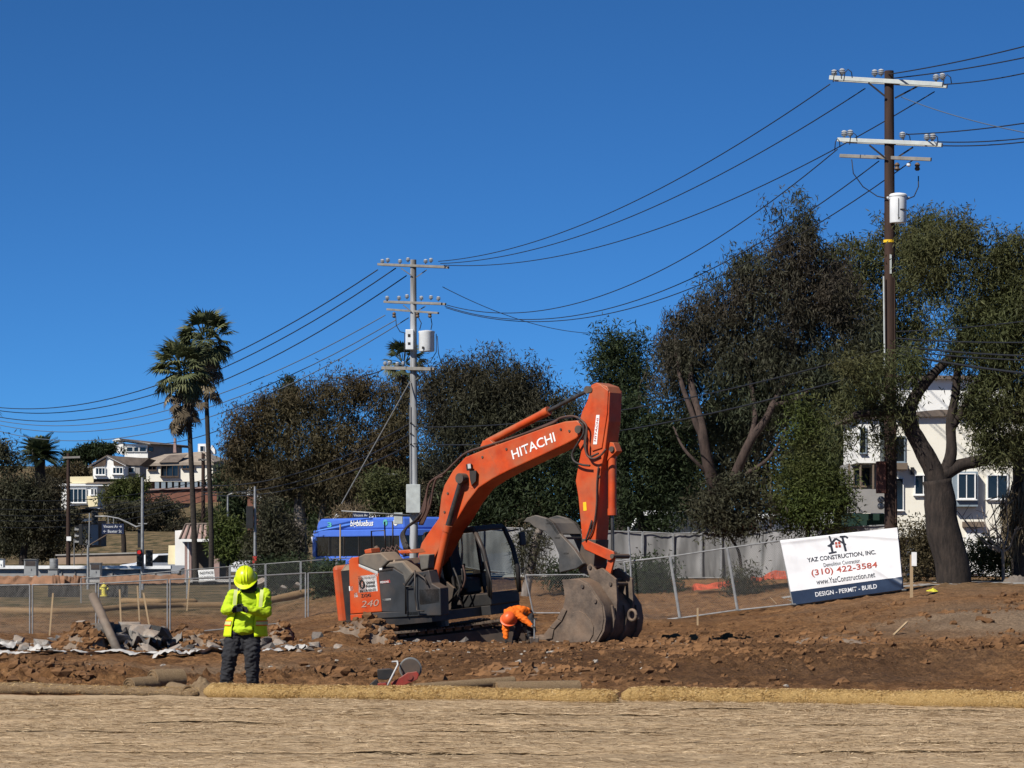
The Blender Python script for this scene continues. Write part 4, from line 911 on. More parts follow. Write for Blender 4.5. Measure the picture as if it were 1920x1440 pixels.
# helmet with ridges and peak, tipped forward with the head
Mh = Matrix.Translation((.048, -.075, 1.60)) @ Matrix.Rotation(R(38), 4, 'X') @ Matrix.Rotation(R(-6), 4, 'Y')
mb = MB(); mb.lathe([(.150, -.015), (.150, .0), (.142, .045), (.125, .095), (.095, .135), (.05, .160), (.0, .167)], (0, 0, 0), 28, Mh)
for i, v in enumerate(mb.v):
    q = Mh.inverted() @ Vector(v); q.y *= 1.12; mb.v[i] = tuple(Mh @ q)
hm = mb.build('hard_hat', M['helmet'], None, smooth='auto'); hm.parent = wk
mb = MB()
ring_o = [Mh @ Vector((.172 * math.sin(a), -.195 * math.cos(a) - .045 * max(0, math.cos(a)) ** 3, -.02)) for a in [i * math.pi / 16 for i in range(32)]]; ring_i = [Mh @ Vector((.148 * math.sin(a), -.166 * math.cos(a), .0)) for a in [i * math.pi / 16 for i in range(32)]]
mb.add(ring_o + ring_i + [p - (Mh.to_3x3() @ Vector((0, 0, .008))) for p in ring_o], [(i, (i + 1) % 32, 32 + (i + 1) % 32, 32 + i) for i in range(32)] + [(64 + i, 64 + (i + 1) % 32, (i + 1) % 32, i) for i in range(32)]); o = mb.build('brim', M['helmet'], None, smooth='auto'); o.parent = hm
for x in (-.05, 0, .05):
    mb = MB(); pts = [Mh @ Vector((x * (1 - .25 * abs(t)), 1.1 * .150 * math.sin(t * 1.35), .166 * math.cos(t * 1.30) * (1 - 2.2 * x * x / .15 * .2) - abs(x) * .22)) for t in [-1 + i / 7 for i in range(15)]]; mb.tube(pts, .011, 6); o = mb.build('ridge', M['helmet'], None, smooth=True); o.parent = hm
for a in (ankL, ankR):
    blob('boot', [('c', (a[0], a[1], .13), .06, (a[0], a[1], .06), .062), ('c', (a[0], a[1], .05), .055, (a[0] + (.02 if a[0] > 0 else -.05), a[1] - .17, .045), .045)], M['boot'], wk, .013)

# --- crouching worker in orange beside the bucket
BD = 59.5; BX = GX(968, BD); BZ = float(hzn(BX, BD))
cr = thing('person', 'bent-over worker in orange jacket and orange helmet digging beside the bucket', 'person', (BX, BD, BZ))
hipsc = (.20, .14, .62); chest = (-.10, -.10, .63); hd = (-.15, -.22, .50)
fL, fR = (-.02, .10, .06), (.27, .05, .06); kL, kR = (.06, -.10, .36), (.31, -.08, .36)
tor = [('c', hipsc, .135, chest, .145, (1.05, .95, .9)), ('e', (.05, .03, .66), (.2, .16, .125))]
bd = tor + [('c', chest, .08, hd, .075), ('e', hd, (.085, .10, .105)), ('c', (.14, .08, .58), .09, kL, .07), ('c', kL, .065, fL, .045), ('c', (.26, .1, .58), .09, kR, .07), ('c', kR, .065, fR, .045),
      ('c', (-.19, -.12, .62), .06, (-.225, -.16, .36), .05), ('c', (-.225, -.16, .36), .048, (-.215, -.18, .12), .036), ('c', (.02, -.15, .62), .06, (.22, -.24, .47), .048), ('c', (.22, -.24, .47), .046, (.33, -.30, .37), .034),
      ('e', (-.155, -.315, .475), (.014, .022, .02)), ('e', (-.235, -.21, .50), (.012, .02, .03)), ('e', (-.065, -.21, .50), (.012, .02, .03))]
blob('body', bd, M['skin'], cr, .015)
blob('jacket', [('c', (.16, .10, .64), .155, chest, .165, (1.05, .95, .9)), ('e', (.05, .03, .69), (.21, .17, .12)), ('c', (-.18, -.12, .63), .085, (-.225, -.16, .36), .075), ('c', (-.225, -.16, .36), .075, (-.215, -.18, .15), .062), ('c', (.02, -.15, .63), .085, (.22, -.24, .47), .068), ('c', (.22, -.24, .47), .066, (.30, -.28, .40), .052)], M['orangevest'], cr, .016, 3, .018, 9, 5)
blob('trousers', [('e', hipsc, (.16, .15, .13)), ('c', (.12, .09, .57), .115, kL, .09), ('c', kL, .088, (fL[0], fL[1], .1), .075), ('c', (.26, .1, .57), .115, kR, .09), ('c', kR, .088, (fR[0], fR[1], .1), .075)], M['trouser'], cr, .016, 3, .016, 8, 1)
for f_ in (fL, fR): blob('boot', [('c', (f_[0], f_[1], .11), .058, (f_[0], f_[1], .055), .06), ('c', (f_[0], f_[1], .05), .055, (f_[0] - .03, f_[1] - .16, .045), .045)], M['boot'], cr, .015)
gl = []; hand(gl, (-.215, -.18, .135), (0, -.1, -1), (.2, -1, 0), (1, 0, -.2), 1.1); blob('glove', gl, M['glove'], cr, .009, 2)
gl = []; hand(gl, (.32, -.295, .385), (.6, -.4, -.5), (0, -.2, 1), (-.3, .6, -.5), 1.1); blob('glove', gl, M['glove'], cr, .009, 2)
Mh = Matrix.Translation((-.155, -.235, .53)) @ Matrix.Rotation(R(50), 4, 'X')
mb = MB(); mb.lathe([(.150, -.02), (.148, .0), (.138, .05), (.115, .10), (.07, .14), (.0, .155)], (0, 0, 0), 22, Mh); hm = mb.build('hard_hat', M['orangehat'], None, smooth='auto'); hm.parent = cr
mb = MB(); mb.lathe([(.145, -.01), (.178, -.022), (.178, -.03)], (0, 0, 0), 22, Mh); o = mb.build('brim', M['orangehat'], None, smooth='auto'); o.parent = hm
# his shovel
sx0 = BX + .37; sh_ = thing('shovel', 'shovel held upright by the worker in orange', 'shovel', (sx0, BD - .33, float(hzn(sx0, BD - .33))))
mb = MB(); mb.tube([(0, 0, .12), (.005, 0, .52)], .017, 8); o = mb.build('shaft', M['galv'], None); o.parent = sh_
mb = MB(); mb.tube([(-.05, 0, .53), (.06, 0, .53)], .016, 8); o = mb.build('grip', M['glove'], None); o.parent = sh_
mb = MB(); mb.grid(lambda u, v: Vector(((u - .5) * .2 * (1 - .35 * (1 - v) ** 2), .03 * math.cos((u - .5) * 2.4) - .03, -.04 + .2 * v)), 6, 5); o = mb.build('blade', M['steeldark'], None, smooth=True); o.parent = sh_; o.modifiers.new('t', 'SOLIDIFY').thickness = .005
# ------------------------------------------------------------------ things lying on the site
# cut-off saw
sd = 39.3; sx = GX(742, sd); saw = thing('cutoff_saw', 'red petrol cut-off saw with grey blade guard lying behind the straw wattle', 'saw', (sx, sd, float(hzn(sx, sd)) + .05))
M['sawred'] = pm('saw_red', (.30, .035, .025), (.2, .03, .022), scale=6, rough=.5, dust=DUST, dust_amt=.5)
def sp_(zx, zy, y=0): return Vector(((640 + zx / 8.727 - 742) * sd / F, y, (CAMH - (1200 + zy / 8.727 - HY) * sd / F) - saw.location.z))
def sprism(pts, y0, y1, name, mat, parent=None, bev=.008):
    mb = MB(); mb.prism([sp_(a, b, y0) for a, b in pts], [sp_(a, b, y1) for a, b in pts]); o = mb.build(name, mat, None, bevel=bev); o.parent = parent or saw; return o
sprism([(600, 700), (740, 690), (760, 770), (600, 790)], -.1, .1, 'engine', M['sawred'])
sprism([(590, 480), (800, 465), (870, 500), (860, 590), (740, 650), (600, 640)], -.09, .10, 'air_filter', M['black'])
sprism([(560, 640), (600, 660), (620, 780), (520, 830), (450, 800), (470, 720)], -.07, .07, 'rear_handle', M['black'])
sprism([(820, 690), (1010, 580), (1080, 530), (1240, 510), (1275, 560), (1250, 640), (1120, 700), (960, 770), (830, 775)], -.09, -.03, 'cutting_arm', M['sawred'])
mb = MB(); c = sp_(1130, 470); mb.tube([c + Vector((0, -.02, 0)), c + Vector((0, .06, 0))], .155, 28); o = mb.build('blade_guard', M['galvdull'], None, smooth='auto', bevel=.006); o.parent = saw
mb = MB(); mb.tube([c + Vector((0, -.034, 0)), c + Vector((0, -.03, 0))], .135, 28); o = mb.build('blade', M['steeldark'], None, smooth='auto'); o.parent = saw
mb = MB(); c2 = sp_(1120, 600); mb.tube([c2 + Vector((0, -.105, 0)), c2 + Vector((0, -.09, 0))], .045, 14); o = mb.build('pulley_cover', M['sawred'], None, smooth='auto'); o.parent = saw
mb = MB(); mb.tube([sp_(750, 770, -.13), sp_(800, 660, -.14), sp_(880, 500, -.14), sp_(930, 400, -.12), sp_(920, 350, -.02), sp_(830, 360, .08)], .013, 8); o = mb.build('front_handle', M['silver'], None, smooth=True); o.parent = saw
# rolls of erosion blanket
def roll(name, a, b, r_, mat, label, seed, turns=2.6, group='spare rolls of erosion blanket'):
    a, b = Vector(a), Vector(b); ax = (b - a).normalized(); side = ax.cross(Vector((0, 0, 1))).normalized(); up = side.cross(ax)
    root = thing(name, label, 'blanket roll', a, group)
    mb = MB(); n_ = 12; path = [a.lerp(b, i / n_) for i in range(n_ + 1)]
    mb.tube(path, [r_ * (1 + .07 * mnoise.noise(Vector((i * .9, seed, 0)))) for i in range(n_ + 1)], 18); o = mb.build('rolled_mat', mat, root, smooth='auto')
    for e_, s_ in ((a, -1), (b, 1)):
        mb = MB(); pts = []
        for i in range(40):
            t = i / 39 * turns * 2 * math.pi; rr = r_ * (.15 + .8 * i / 39); pts.append(e_ + ax * s_ * .006 + side * rr * math.cos(t) + up * rr * math.sin(t))
        mb.tube(pts, .009, 5); mb.build('rolled_edge', M['strawold'], root)
    return root
def lay(px, d, r_, up=0): x = GX(px, d); return (x, d, float(hz(x, d)) + r_ + up)
roll('blanket_roll', lay(776, 38.45, .07, .10), lay(962, 39.2, .07, .16), .068, M['burlap'], 'long thin tan blanket roll leaning on the wattle beside the saw', 1)
roll('blanket_roll', lay(930, 38.5, .10, .06), lay(1085, 38.9, .10, .06), .105, M['burlap'], 'short fat tan blanket roll behind the wattle, under the bucket', 2)
roll('blanket_roll', lay(242, 39.9, .1), lay(292, 40.3, .1), .12, M['burlap'], 'stubby blanket roll lying farthest from the worker at the blanket edge', 3)
roll('blanket_roll', lay(286, 40.3, .16), lay(340, 40.6, .16), .15, M['burlap'], 'fattest blanket roll in the heap beside the standing worker', 4)
roll('blanket_roll', lay(322, 39.8, .08), lay(352, 39.2, .08), .095, M['burlap'], 'blanket roll end-on to the camera in the heap beside the worker', 5)
def heap(name, px0, px1, d, hgt, mat, label, cat, seed, depth=.7):
    mb = MB(); x0, x1 = GX(px0, d), GX(px1, d)
    def fn(u, v):
        x = x0 + (x1 - x0) * u; y = d + (v - .5) * depth; e_ = math.sin(math.pi * u) ** .6 * math.sin(math.pi * v) ** .7
        n_ = .7 + .4 * abs(mnoise.noise(Vector((u * 5 + seed, v * 3, 0)))) + .18 * mnoise.noise(Vector((u * 9, v * 7, seed)))
        return Vector((x, y, float(hz(x, y)) - .02 + hgt * e_ * n_))
    mb.grid(fn, 40, 16); o = mb.build(name, mat, None, smooth=True, loc=(x0, d, 0)); tag(o, label, cat); return o
heap('crumpled_blanket', 345, 412, 39.9, .26, M['burlap'], 'crumpled tan blanket heaped at the feet of the standing worker', 'blanket', 3)

# leaning steel pipe
a = P(228, 1232, 52.0); b = P(174, 1117, 53.2); a.z = float(hzn(a.x, a.y)) - .1
pr = thing('steel_pipe', 'rusty hollow pipe leaning out of the broken concrete', 'pipe', a)
M['pipe'] = pm('grey_pipe', (.17, .145, .12), (.10, .085, .07), scale=5, rough=.7, dust=DUST, dust_amt=.4)
mb = MB(); mb.tube([a, b], .085, 16, cap=False); o = mb.build('pipe_wall', M['pipe'], pr, smooth=True); o.modifiers.new('t', 'SOLIDIFY').thickness = .012
# broken concrete
M['conc'] = pm('broken_concrete', (.36, .345, .32), (.17, .155, .14), scale=3.5, rough=.9, bump=.5, bscale=18, dust=(.27, .20, .145), dust_amt=.7)
M['asph'] = pm('broken_asphalt', (.10, .10, .10), (.055, .053, .05), scale=5, rough=.9, bump=.5, bscale=20, dust=(.22, .17, .13), dust_amt=.5)
def chunk_mesh(seed, flat):
    r2_ = random.Random(seed); bm = bmesh.new()
    for i in range(18):
        v = Vector((r2_.uniform(-1, 1), r2_.uniform(-1, 1), r2_.uniform(-1, 1))); v /= max(abs(v.x), abs(v.y), abs(v.z)) ** .75; bm.verts.new((v.x, v.y * .8, v.z * flat))
    h = bmesh.ops.convex_hull(bm, input=bm.verts); bmesh.ops.delete(bm, geom=[g for g in h['geom_interior'] if isinstance(g, bmesh.types.BMVert)], context='VERTS')
    me = bpy.data.meshes.new('concrete_chunk'); bm.to_mesh(me); bm.free(); return me
meshes = []
for s_ in range(9):
    me = chunk_mesh(s_ + 3, (.25, .4, .6)[s_ % 3]); me.materials.append(M['asph'] if s_ in (2, 5, 7) else M['conc']); meshes.append(me)
def chunk(px, d, size, lift=.0, k=None, label='broken grey concrete chunk in the rubble row', group='broken concrete chunks in the rubble row', z=None):
    o = bpy.data.objects.new('concrete_chunk', meshes[rng.randrange(9) if k is None else k]); COL.objects.link(o); x = GX(px, d)
    o.location = (x, d, float(hzn(x, d)) + size * .25 + lift); o.scale = (size * rng.uniform(.8, 1.3), size, size); o.rotation_euler = (rng.uniform(-.5, .5), rng.uniform(-.5, .5), rng.uniform(0, 6.28))
    if label.startswith('broken grey'):
        dark = o.data.materials[0] is M['asph']; big = size > .13
        where = 'at the outer end of the row' if px < 100 else 'around the mound and pipe' if px < 235 else 'between pipe and worker' if px < 440 else 'on the excavator side of the worker'
        label = ('large ' if big else 'small ') + ('dark asphalt' if dark else 'pale concrete') + ' chunk ' + where
    tag(o, label, 'rubble', group); return o
for i in range(110):
    px = rng.choice((rng.uniform(-20, 130), rng.uniform(120, 400), rng.uniform(225, 420), rng.uniform(480, 640)))
    chunk(px, rng.uniform(51.5, 58), rng.uniform(.04, .17) * (1.2 if 180 < px < 330 else 1))
for i in range(16): chunk(rng.uniform(160, 300), rng.uniform(52.5, 54), rng.uniform(.12, .26), rng.uniform(.1, .3))
for i in range(18): chunk(rng.uniform(650, 1000), rng.uniform(58.2, 60), rng.uniform(.04, .11), label='small pale concrete fragment on the rim of the excavator pit', group='concrete fragments on the pit rim')
chunk(720, 58.0, .17, .1, 0, 'pale flat concrete slab fragment above the cut-off saw', None); chunk(152, 52.5, .10, .48, 1, 'small white concrete block on top of the earth mound', None)
# the earth mounds among the rubble
def mound(px0, px1, d, hgt, depth, seed, label):
    mb = MB(); x0, x1 = GX(px0, d), GX(px1, d)
    def fn(u, v):
        x = x0 + (x1 - x0) * u; y = d + (v - .5) * depth; e_ = (math.sin(math.pi * u) ** .5) * (math.sin(math.pi * v) ** .5)
        n_ = .85 + .35 * mnoise.noise(Vector((u * 2.2 + seed, v * 2, 0))) + .26 * mnoise.noise(Vector((u * 6, v * 5, seed))) + .16 * mnoise.noise(Vector((u * 14, v * 11, seed))) + .09 * mnoise.noise(Vector((u * 30, v * 24, seed)))
        return Vector((x, y, float(hz(x, y)) - .06 + hgt * e_ * n_))
    mb.grid(fn, 64, 34); o = mb.build('earth_mound', M['soilm'], None, smooth=True, loc=(x0, d, 0)); tag(o, label, 'mound')
    r4 = np.random.RandomState(int(seed)); n4 = 130; uu, vv = r4.rand(n4), .02 + .7 * r4.rand(n4); ps = np.array([tuple(fn(a_, b_) - Vector((x0, d, 0))) for a_, b_ in zip(uu, vv)])
    q = lump_cloud('clods', ps, .03 + .11 * r4.rand(n4) ** 2, M['clod'], int(seed)); q.parent = o; q['kind'] = 'stuff'
M['soilm'] = pm('mound_soil', (.175, .095, .05), (.07, .038, .021), scale=2.4, rough=.95, bump=1.0, bscale=8, c3=(.20, .15, .11), c3scale=.9)
mound(108, 205, 52.6, .56, 1.3, 4, 'steep brown earth mound beside the leaning pipe')
mound(270, 420, 56.5, .40, 1.5, 9, 'low brown earth mound behind the standing worker')
mound(505, 640, 64, .75, 2.0, 13, 'brown earth heap with pale crust between worker and excavator')
mound(622, 750, 57.4, .58, 1.4, 17, 'rounded brown earth heap at the rear of the excavator tracks')
mound(1225, 1440, 50.2, .20, 1.5, 21, 'low dark ridge of dug earth between bucket and banner, nearest the wattle')
mound(1150, 1330, 56.5, .20, 1.6, 26, 'low ridge of loose earth just right of the bucket')
mound(1430, 1690, 57.5, .24, 2.2, 33, 'ragged earth ridge on the bank below the banner')
mound(880, 1120, 47.5, .17, 1.4, 37, 'low dark earth ridge in front of the bucket')
# torn plastic sheeting and slab edges
M['plastic'] = pm('white_plastic', (.62, .61, .59), (.42, .41, .39), scale=3, rough=.5, dust=(.36, .30, .24), dust_amt=.3)
M['plasticgrey'] = pm('grey_plastic', (.20, .20, .20), (.11, .11, .11), scale=3, rough=.45, dust=(.25, .2, .15), dust_amt=.5)
def sheet(px0, px1, d0, d1, width, mat, label, seed, crumple=.05, name='plastic_sheet'):
    mb = MB()
    def fn(u, v):
        d = d0 + (d1 - d0) * u + (v - .5) * width * (1 + .5 * mnoise.noise(Vector((u * 9, seed, 0)))); px = px0 + (px1 - px0) * u; x = GX(px, d0 + (d1 - d0) * u)
        return Vector((x, d, float(hzn(x, d)) + .02 + crumple * (.5 + mnoise.noise(Vector((x * 4, d * 5, seed))) + .5 * abs(mnoise.noise(Vector((x * 11, d * 9, seed)))))))
    mb.grid(fn, max(20, int(abs(px1 - px0) / 3)), 8); o = mb.build(name, mat, None, smooth=True, loc=(GX(px0, d0), d0, 0)); tag(o, label, 'plastic sheet', 'torn plastic sheeting by the rubble'); return o
sheet(-30, 28, 53.0, 53.0, .5, M['plastic'], 'short white plastic strip at the outermost end of the rubble row', 1, .11)
sheet(54, 120, 52.4, 52.4, .5, M['plastic'], 'short white plastic strip in front of the earth mound', 2, .10)
sheet(-40, 300, 50.2, 50.0, .4, M['plastic'], 'long thin white plastic strip running along the bank below the rubble', 3, .05)
sheet(290, 425, 49.6, 50.2, .7, M['plastic'], 'broad crumpled white plastic strip ending behind the standing worker', 4, .10)
sheet(488, 575, 51.5, 53.5, .55, M['plastic'], 'flat white plastic strip on the excavator side of the worker', 5, .04)
sheet(238, 345, 52.6, 54.2, .9, M['plasticgrey'], 'crumpled grey plastic sheet between the pipe and the worker', 6, .22)
# survey laths and stakes
def stake(px, pytop, d, label, lean=0, wdt=.035, tagc=None, mat='timber', pybot=None):
    x = GX(px, d); z0 = float(hzn(x, d)); z1 = CAMH - (pytop - HY) * d / F; root = thing('survey_stake', label, 'stake', (x, d, z0))
    mb = MB(); mb.bar((x, d, z0 - .1), (x + lean, d, z1), wdt, .015, (0, 1, 0)); mb.build('lath', M[mat], root)
    if tagc: mb = MB(); mb.box((x + lean + .07, d - .02, z1 - .12), tagc); mb.build('tag_card', M['white'], root)
    return root
M['timber'] = pm('pale_timber', (.40, .29, .17), (.30, .21, .12), scale=6, rough=.8, stretch=(1, 1, .2))
stake(1709, 1040, 79, 'timber stake with a white card beside the banner', 0, .085, (.14, .01, .38))
stake(1308, 1140, 78, 'short pale stake at the foot of the chain-link fence', .0, .05)
mb = MB(); a = P(1676, 1194, 62); b = P(1701, 1166, 62.6); a.z = float(hzn(a.x, a.y)) + .02; mb.bar(a, b, .05, .02); o = mb.build('timber_lath', M['timber'], None, loc=a); tag(o, 'loose pale lath sticking out of the dirt bank', 'lath')
mb = MB(); a = P(1444, 1120, 88); b = P(1456, 1132, 88); mb.bar(a, b, .06, .02); o = mb.build('timber_lath', M['timber'], None, loc=a); tag(o, 'loose pale lath on the slope behind the chain-link fence', 'lath')
stake(92, 1112, 88, 'pale stake between the first two fence posts at the left', .12, .05); stake(350, 1080, 100, 'thin pale stake beside the kiosk, behind the near fence', .1, .05); stake(262, 1098, 96, 'thin stake below the lit traffic signal', -.08, .05)
stake(228, 1105, 86, 'tall pale stake between the leaning pipe and the fence post', -.06, .05); stake(285, 1112, 84, 'pale stake leaning between the pipe and the worker', -.25, .05)
# yellow flagged spot and small debris by the big tree
heap('yellow_bag', 1733, 1760, 80.5, .16, plain('yellow_cloth', (.55, .50, .04)), 'small yellow bag on the ground beside the big trunk', 'bag', 8, .3)
# orange safety netting
def netting(name, pts, hgt, mat, label, seed, width=.6):
    """crumpled strip of open orange mesh"""
    mb = MB(); pts = [Vector(p) for p in pts]; tot = sum((b - a).length for a, b in zip(pts, pts[1:])); nu = max(10, int(tot / .05)); nv = 14
    def at(u):
        s_ = u * tot
        for a, b in zip(pts, pts[1:]):
            l_ = (b - a).length
            if s_ <= l_ + 1e-6: return a.lerp(b, s_ / l_)
            s_ -= l_
        return pts[-1]
    def fn(u, v):
        p = at(u); n1_ = mnoise.noise(Vector((u * tot * 1.7, v * 2, seed))); n2_ = mnoise.noise(Vector((u * tot * 5, v * 5, seed)))
        return p + Vector((n2_ * .08, (v - .5) * width + .12 * n1_, hgt * math.sin(math.pi * v) * (.65 + .7 * n1_) + .04 * n2_ + .02))
    G = [[fn(i / nu, j / nv) for i in range(nu + 1)] for j in range(nv + 1)]
    for j in range(nv + 1):
        for i in range(nu):
            mb.bar(G[j][i], G[j][i + 1], .024, .01)
    for i in range(nu + 1):
        for j in range(nv): mb.bar(G[j][i], G[j + 1][i], .022, .01)
    o = mb.build(name, mat, None, loc=pts[0], fix=False); tag(o, label, 'netting', 'orange safety netting'); return o
M['net'] = pm('orange_netting', (.62, .11, .05), (.45, .085, .045), scale=3, rough=.7)
def gp(px, d, up=0): x = GX(px, d); return (x, d, float(hz(x, d)) + up)
netting('safety_netting', [gp(1300, 97.5, .12), gp(1345, 97.2, .15), gp(1385, 97.5, .15)], .25, M['net'], 'red-orange netting heaped below the grey screen, left of the young tree', 3, .9)
netting('safety_netting', [gp(1408, 96, .3), gp(1440, 96, .36), gp(1476, 96, .3)], .30, M['net'], 'red-orange netting heaped below the grey screen, beside the banner', 7, .9)
netting('safety_netting', [gp(1060, 97.5), gp(1120, 97.6)], .25, M['net'], 'red-orange netting heaped behind the excavator bucket', 8, .8)
# weathered wattles on the far slope
def far_w(l, r_, label, seed):
    pts = [(GX(px, d), d, float(hz(GX(px, d), d)) + r_ * .7) for px, d in l]; return wattle('straw_wattle', pts, r_, M['strawold'], label, 'weathered wattles on the far slope', 10, seed)
far_w([(-30, 99), (100, 98.5), (180, 99), (260, 101), (340, 103), (470, 104), (640, 106)], .13, 'long weathered wattle winding across the far slope behind the fence', 21)
far_w([(225, 112), (300, 111), (370, 112)], .11, 'short weathered wattle above the long one, left of the worker', 22)
far_w([(505, 113), (560, 114), (600, 113)], .12, 'short weathered wattle on the far slope beside the excavator', 23)
# ------------------------------------------------------------------ temporary chain-link fences and the banner
FG = {}
def panel(bl, br, tl, tr, label, group, post_r=.022, mesh=.07, rails=(0, 1), screen=None, cat='fence panel', wire_w=.004, foot=True, wmat='galvdull'):
    bl, br, tl, tr = (Vector(q) for q in (bl, br, tl, tr)); root = thing('chainlink_fence', label, cat, bl, group)
    for a, b in ((bl, tl), (br, tr)):
        mb = MB(); mb.tube([a, b], post_r, 8); mb.build('post', M['galv'], root, smooth='auto')
    for k in rails:
        mb = MB(); mb.tube([bl.lerp(tl, k * .985 + .01), br.lerp(tr, k * .985 + .01)], post_r * .85, 7); mb.build('rail', M['galv'], root, smooth='auto')
    def at(u, v): return bl.lerp(br, u).lerp(tl.lerp(tr, u), v)
    wd, ht = (br - bl).length, (tl - bl).length
    if mesh:
        mb = MB(); nrm = (br - bl).cross(tl - bl).normalized(); n_ = int((wd + ht) / mesh)
        for sgn in (1, -1):
            for i in range(n_):
                c = i * mesh                                     # line x*sgn + y = c, in metres on the panel
                x0, y0 = (c, 0) if sgn == 1 else (c - ht, 0)
                x1, y1 = (c - ht, ht) if sgn == 1 else (c, ht)
                # clip to 0..wd
                (xa, ya), (xb, yb) = (x0, y0), (x1, y1)
                def clip(p, q):
                    if p[0] < 0: t = (0 - p[0]) / (q[0] - p[0]); return (0, p[1] + (q[1] - p[1]) * t)
                    if p[0] > wd: t = (wd - p[0]) / (q[0] - p[0]); return (wd, p[1] + (q[1] - p[1]) * t)
                    return p
                if max(xa, xb) <= 0 or min(xa, xb) >= wd: continue
                pa, pb = clip((xa, ya), (xb, yb)), clip((xb, yb), (xa, ya))
                A_, B_ = at(pa[0] / wd, pa[1] / ht), at(pb[0] / wd, pb[1] / ht); d_ = (B_ - A_).normalized(); s_ = d_.cross(nrm) * wire_w / 2
                mb.add([A_ - s_, B_ - s_, B_ + s_, A_ + s_], [(0, 1, 2, 3)])
        o = mb.build('wire_mesh', M[wmat], root, fix=False); o['kind'] = 'stuff'
    if screen: screen(root, at)
    if foot:
        for a in (bl, br): mb = MB(); mb.box(a + Vector((0, 0, .02)), (.12, .6, .04)); mb.build('foot', M['galvdull'], root, bevel=.008)
    return root
# right-hand run beside the banner (panels lean a little)
def PZ(px, py, d): return P(px, py, d)
g = 'leaning chain-link panels between bucket and banner'
panel(PZ(1186, 1170, 86.5), PZ(1274, 1160, 86), PZ(1170, 1053, 86.5), PZ(1255, 1043, 86), 'narrow leaning chain-link panel nearest the excavator bucket', g, .03)
panel(PZ(1276, 1160, 85.9), PZ(1382, 1145, 85), PZ(1257, 1043, 85.9), PZ(1362, 1027, 85), 'leaning chain-link panel in the middle, between bucket and banner', g, .026)
panel(PZ(1384, 1145, 84.9), PZ(1487, 1134, 84), PZ(1364, 1027, 84.9), PZ(1463, 1013, 84), 'leaning chain-link panel joined to the banner', g, .026)
bp_ = panel(PZ(1489, 1136, 84.1), PZ(1693, 1107, 82.1), PZ(1465, 1014, 84.1), PZ(1682, 991, 82.1), 'chain-link panel that carries the white banner', g, .026)
panel(PZ(1000, 1150, 88), PZ(1184, 1150, 87), PZ(985, 1078, 88), PZ(1178, 1076, 87), 'low chain-link panel half hidden behind the excavator bucket', g, .022, .08)
mb = MB(); a = PZ(1188, 1168, 86.2); mb.tube([a, PZ(1178, 988, 86.2)], .03, 8); o = mb.build('fence_post', M['galv'], None, loc=a); tag(o, 'tall thin steel post standing beside the excavator bucket', 'post')
mb = MB(); a = PZ(1155, 1052, 86.2); mb.tube([a, PZ(1182, 1049, 86.2)], .02, 8); o = mb.build('fence_rail', M['galv'], None, loc=a); tag(o, 'short steel rail between bucket cylinder and tall post', 'rail')
# banner
BTL, BTR, BBL, BBR = P(1463, 1013, 83.9), P(1682, 989, 81.9), P(1488, 1134, 83.9), P(1693, 1105, 81.9)
ban = thing('banner', 'white construction company banner with navy lower band tied to the fence', 'banner', BBL)
bn = (BBR - BBL).cross(BTL - BBL).normalized()
if bn.y > 0: bn = -bn
def bwr(u, v):
    f = .030 * mnoise.noise(Vector((u * 4, v * 2.2, 3))) + .018 * mnoise.noise(Vector((u * 9, v * 5, 8)))
    f += .035 * math.exp(-((v - (.62 - .55 * (u - .62) / .38)) / .05) ** 2) * max(0, u - .6) / .4 * 1.6          # pull folds to the lower corner
    f += .03 * math.exp(-((u - .09 - .03 * (v - .5)) / .02) ** 2) * (.4 + .6 * v) + .02 * math.exp(-((v - .97 + .35 * max(0, u - .6)) / .03) ** 2)
    return f
def bpt(u, v, off=0): return BBL.lerp(BBR, u).lerp(BTL.lerp(BTR, u), v) + bn * (bwr(u, v) + off)
M['vinyl'] = pm('white_vinyl', (.78, .78, .78), (.70, .70, .71), scale=1.5, rough=.45, dust=(.6, .57, .52), dust_amt=.3)
M['navy'] = plain('navy_print', (.022, .038, .075), .45); M['navytext'] = plain('dark_slate_print', (.03, .035, .05), .5); M['redprint'] = plain('red_print', (.40, .075, .05), .5); M['whiteprint'] = plain('white_print', (.72, .73, .74), .5)
mb = MB(); mb.grid(lambda u, v: bpt(u, .205 + .795 * v), 90, 50); mb.build('printed_sheet', M['vinyl'], ban, smooth=True)
mb = MB(); mb.grid(lambda u, v: bpt(u, .205 * v), 90, 14); mb.build('printed_band', M['navy'], ban, smooth=True)
def btext(body, u0, v0, u1, v1, mat, bold=.012):
    """printing: the letters are cut finely and follow the folds of the sheet"""
    me = text_mesh(body, 1.0, bold); bm = bmesh.new(); bm.from_mesh(me)
    xs = [v.co.x for v in bm.verts]; ys = [v.co.y for v in bm.verts]; x0, x1, y0, y1 = min(xs), max(xs), min(ys), max(ys)
    nx_ = max(6, int((u1 - u0) * 60))
    for i in range(1, nx_): bmesh.ops.bisect_plane(bm, geom=bm.verts[:] + bm.edges[:] + bm.faces[:], plane_co=(x0 + (x1 - x0) * i / nx_, 0, 0), plane_no=(1, 0, 0))
    for v in bm.verts:
        u = u0 + (u1 - u0) * (v.co.x - x0) / (x1 - x0); q = v0 + (v1 - v0) * (v.co.y - y0) / (y1 - y0); v.co = bpt(u, q, .008) - ban.location
    bm.to_mesh(me); bm.free(); me.materials.clear(); me.materials.append(mat); me.name = 'lettering'; o = bpy.data.objects.new('lettering', me); COL.objects.link(o); o.parent = ban
btext('YAZ CONSTRUCTION, INC.', .20, .605, .80, .685, M['navytext'], .022)
btext('Demolition Contractor', .335, .515, .655, .575, M['navytext'], .0)
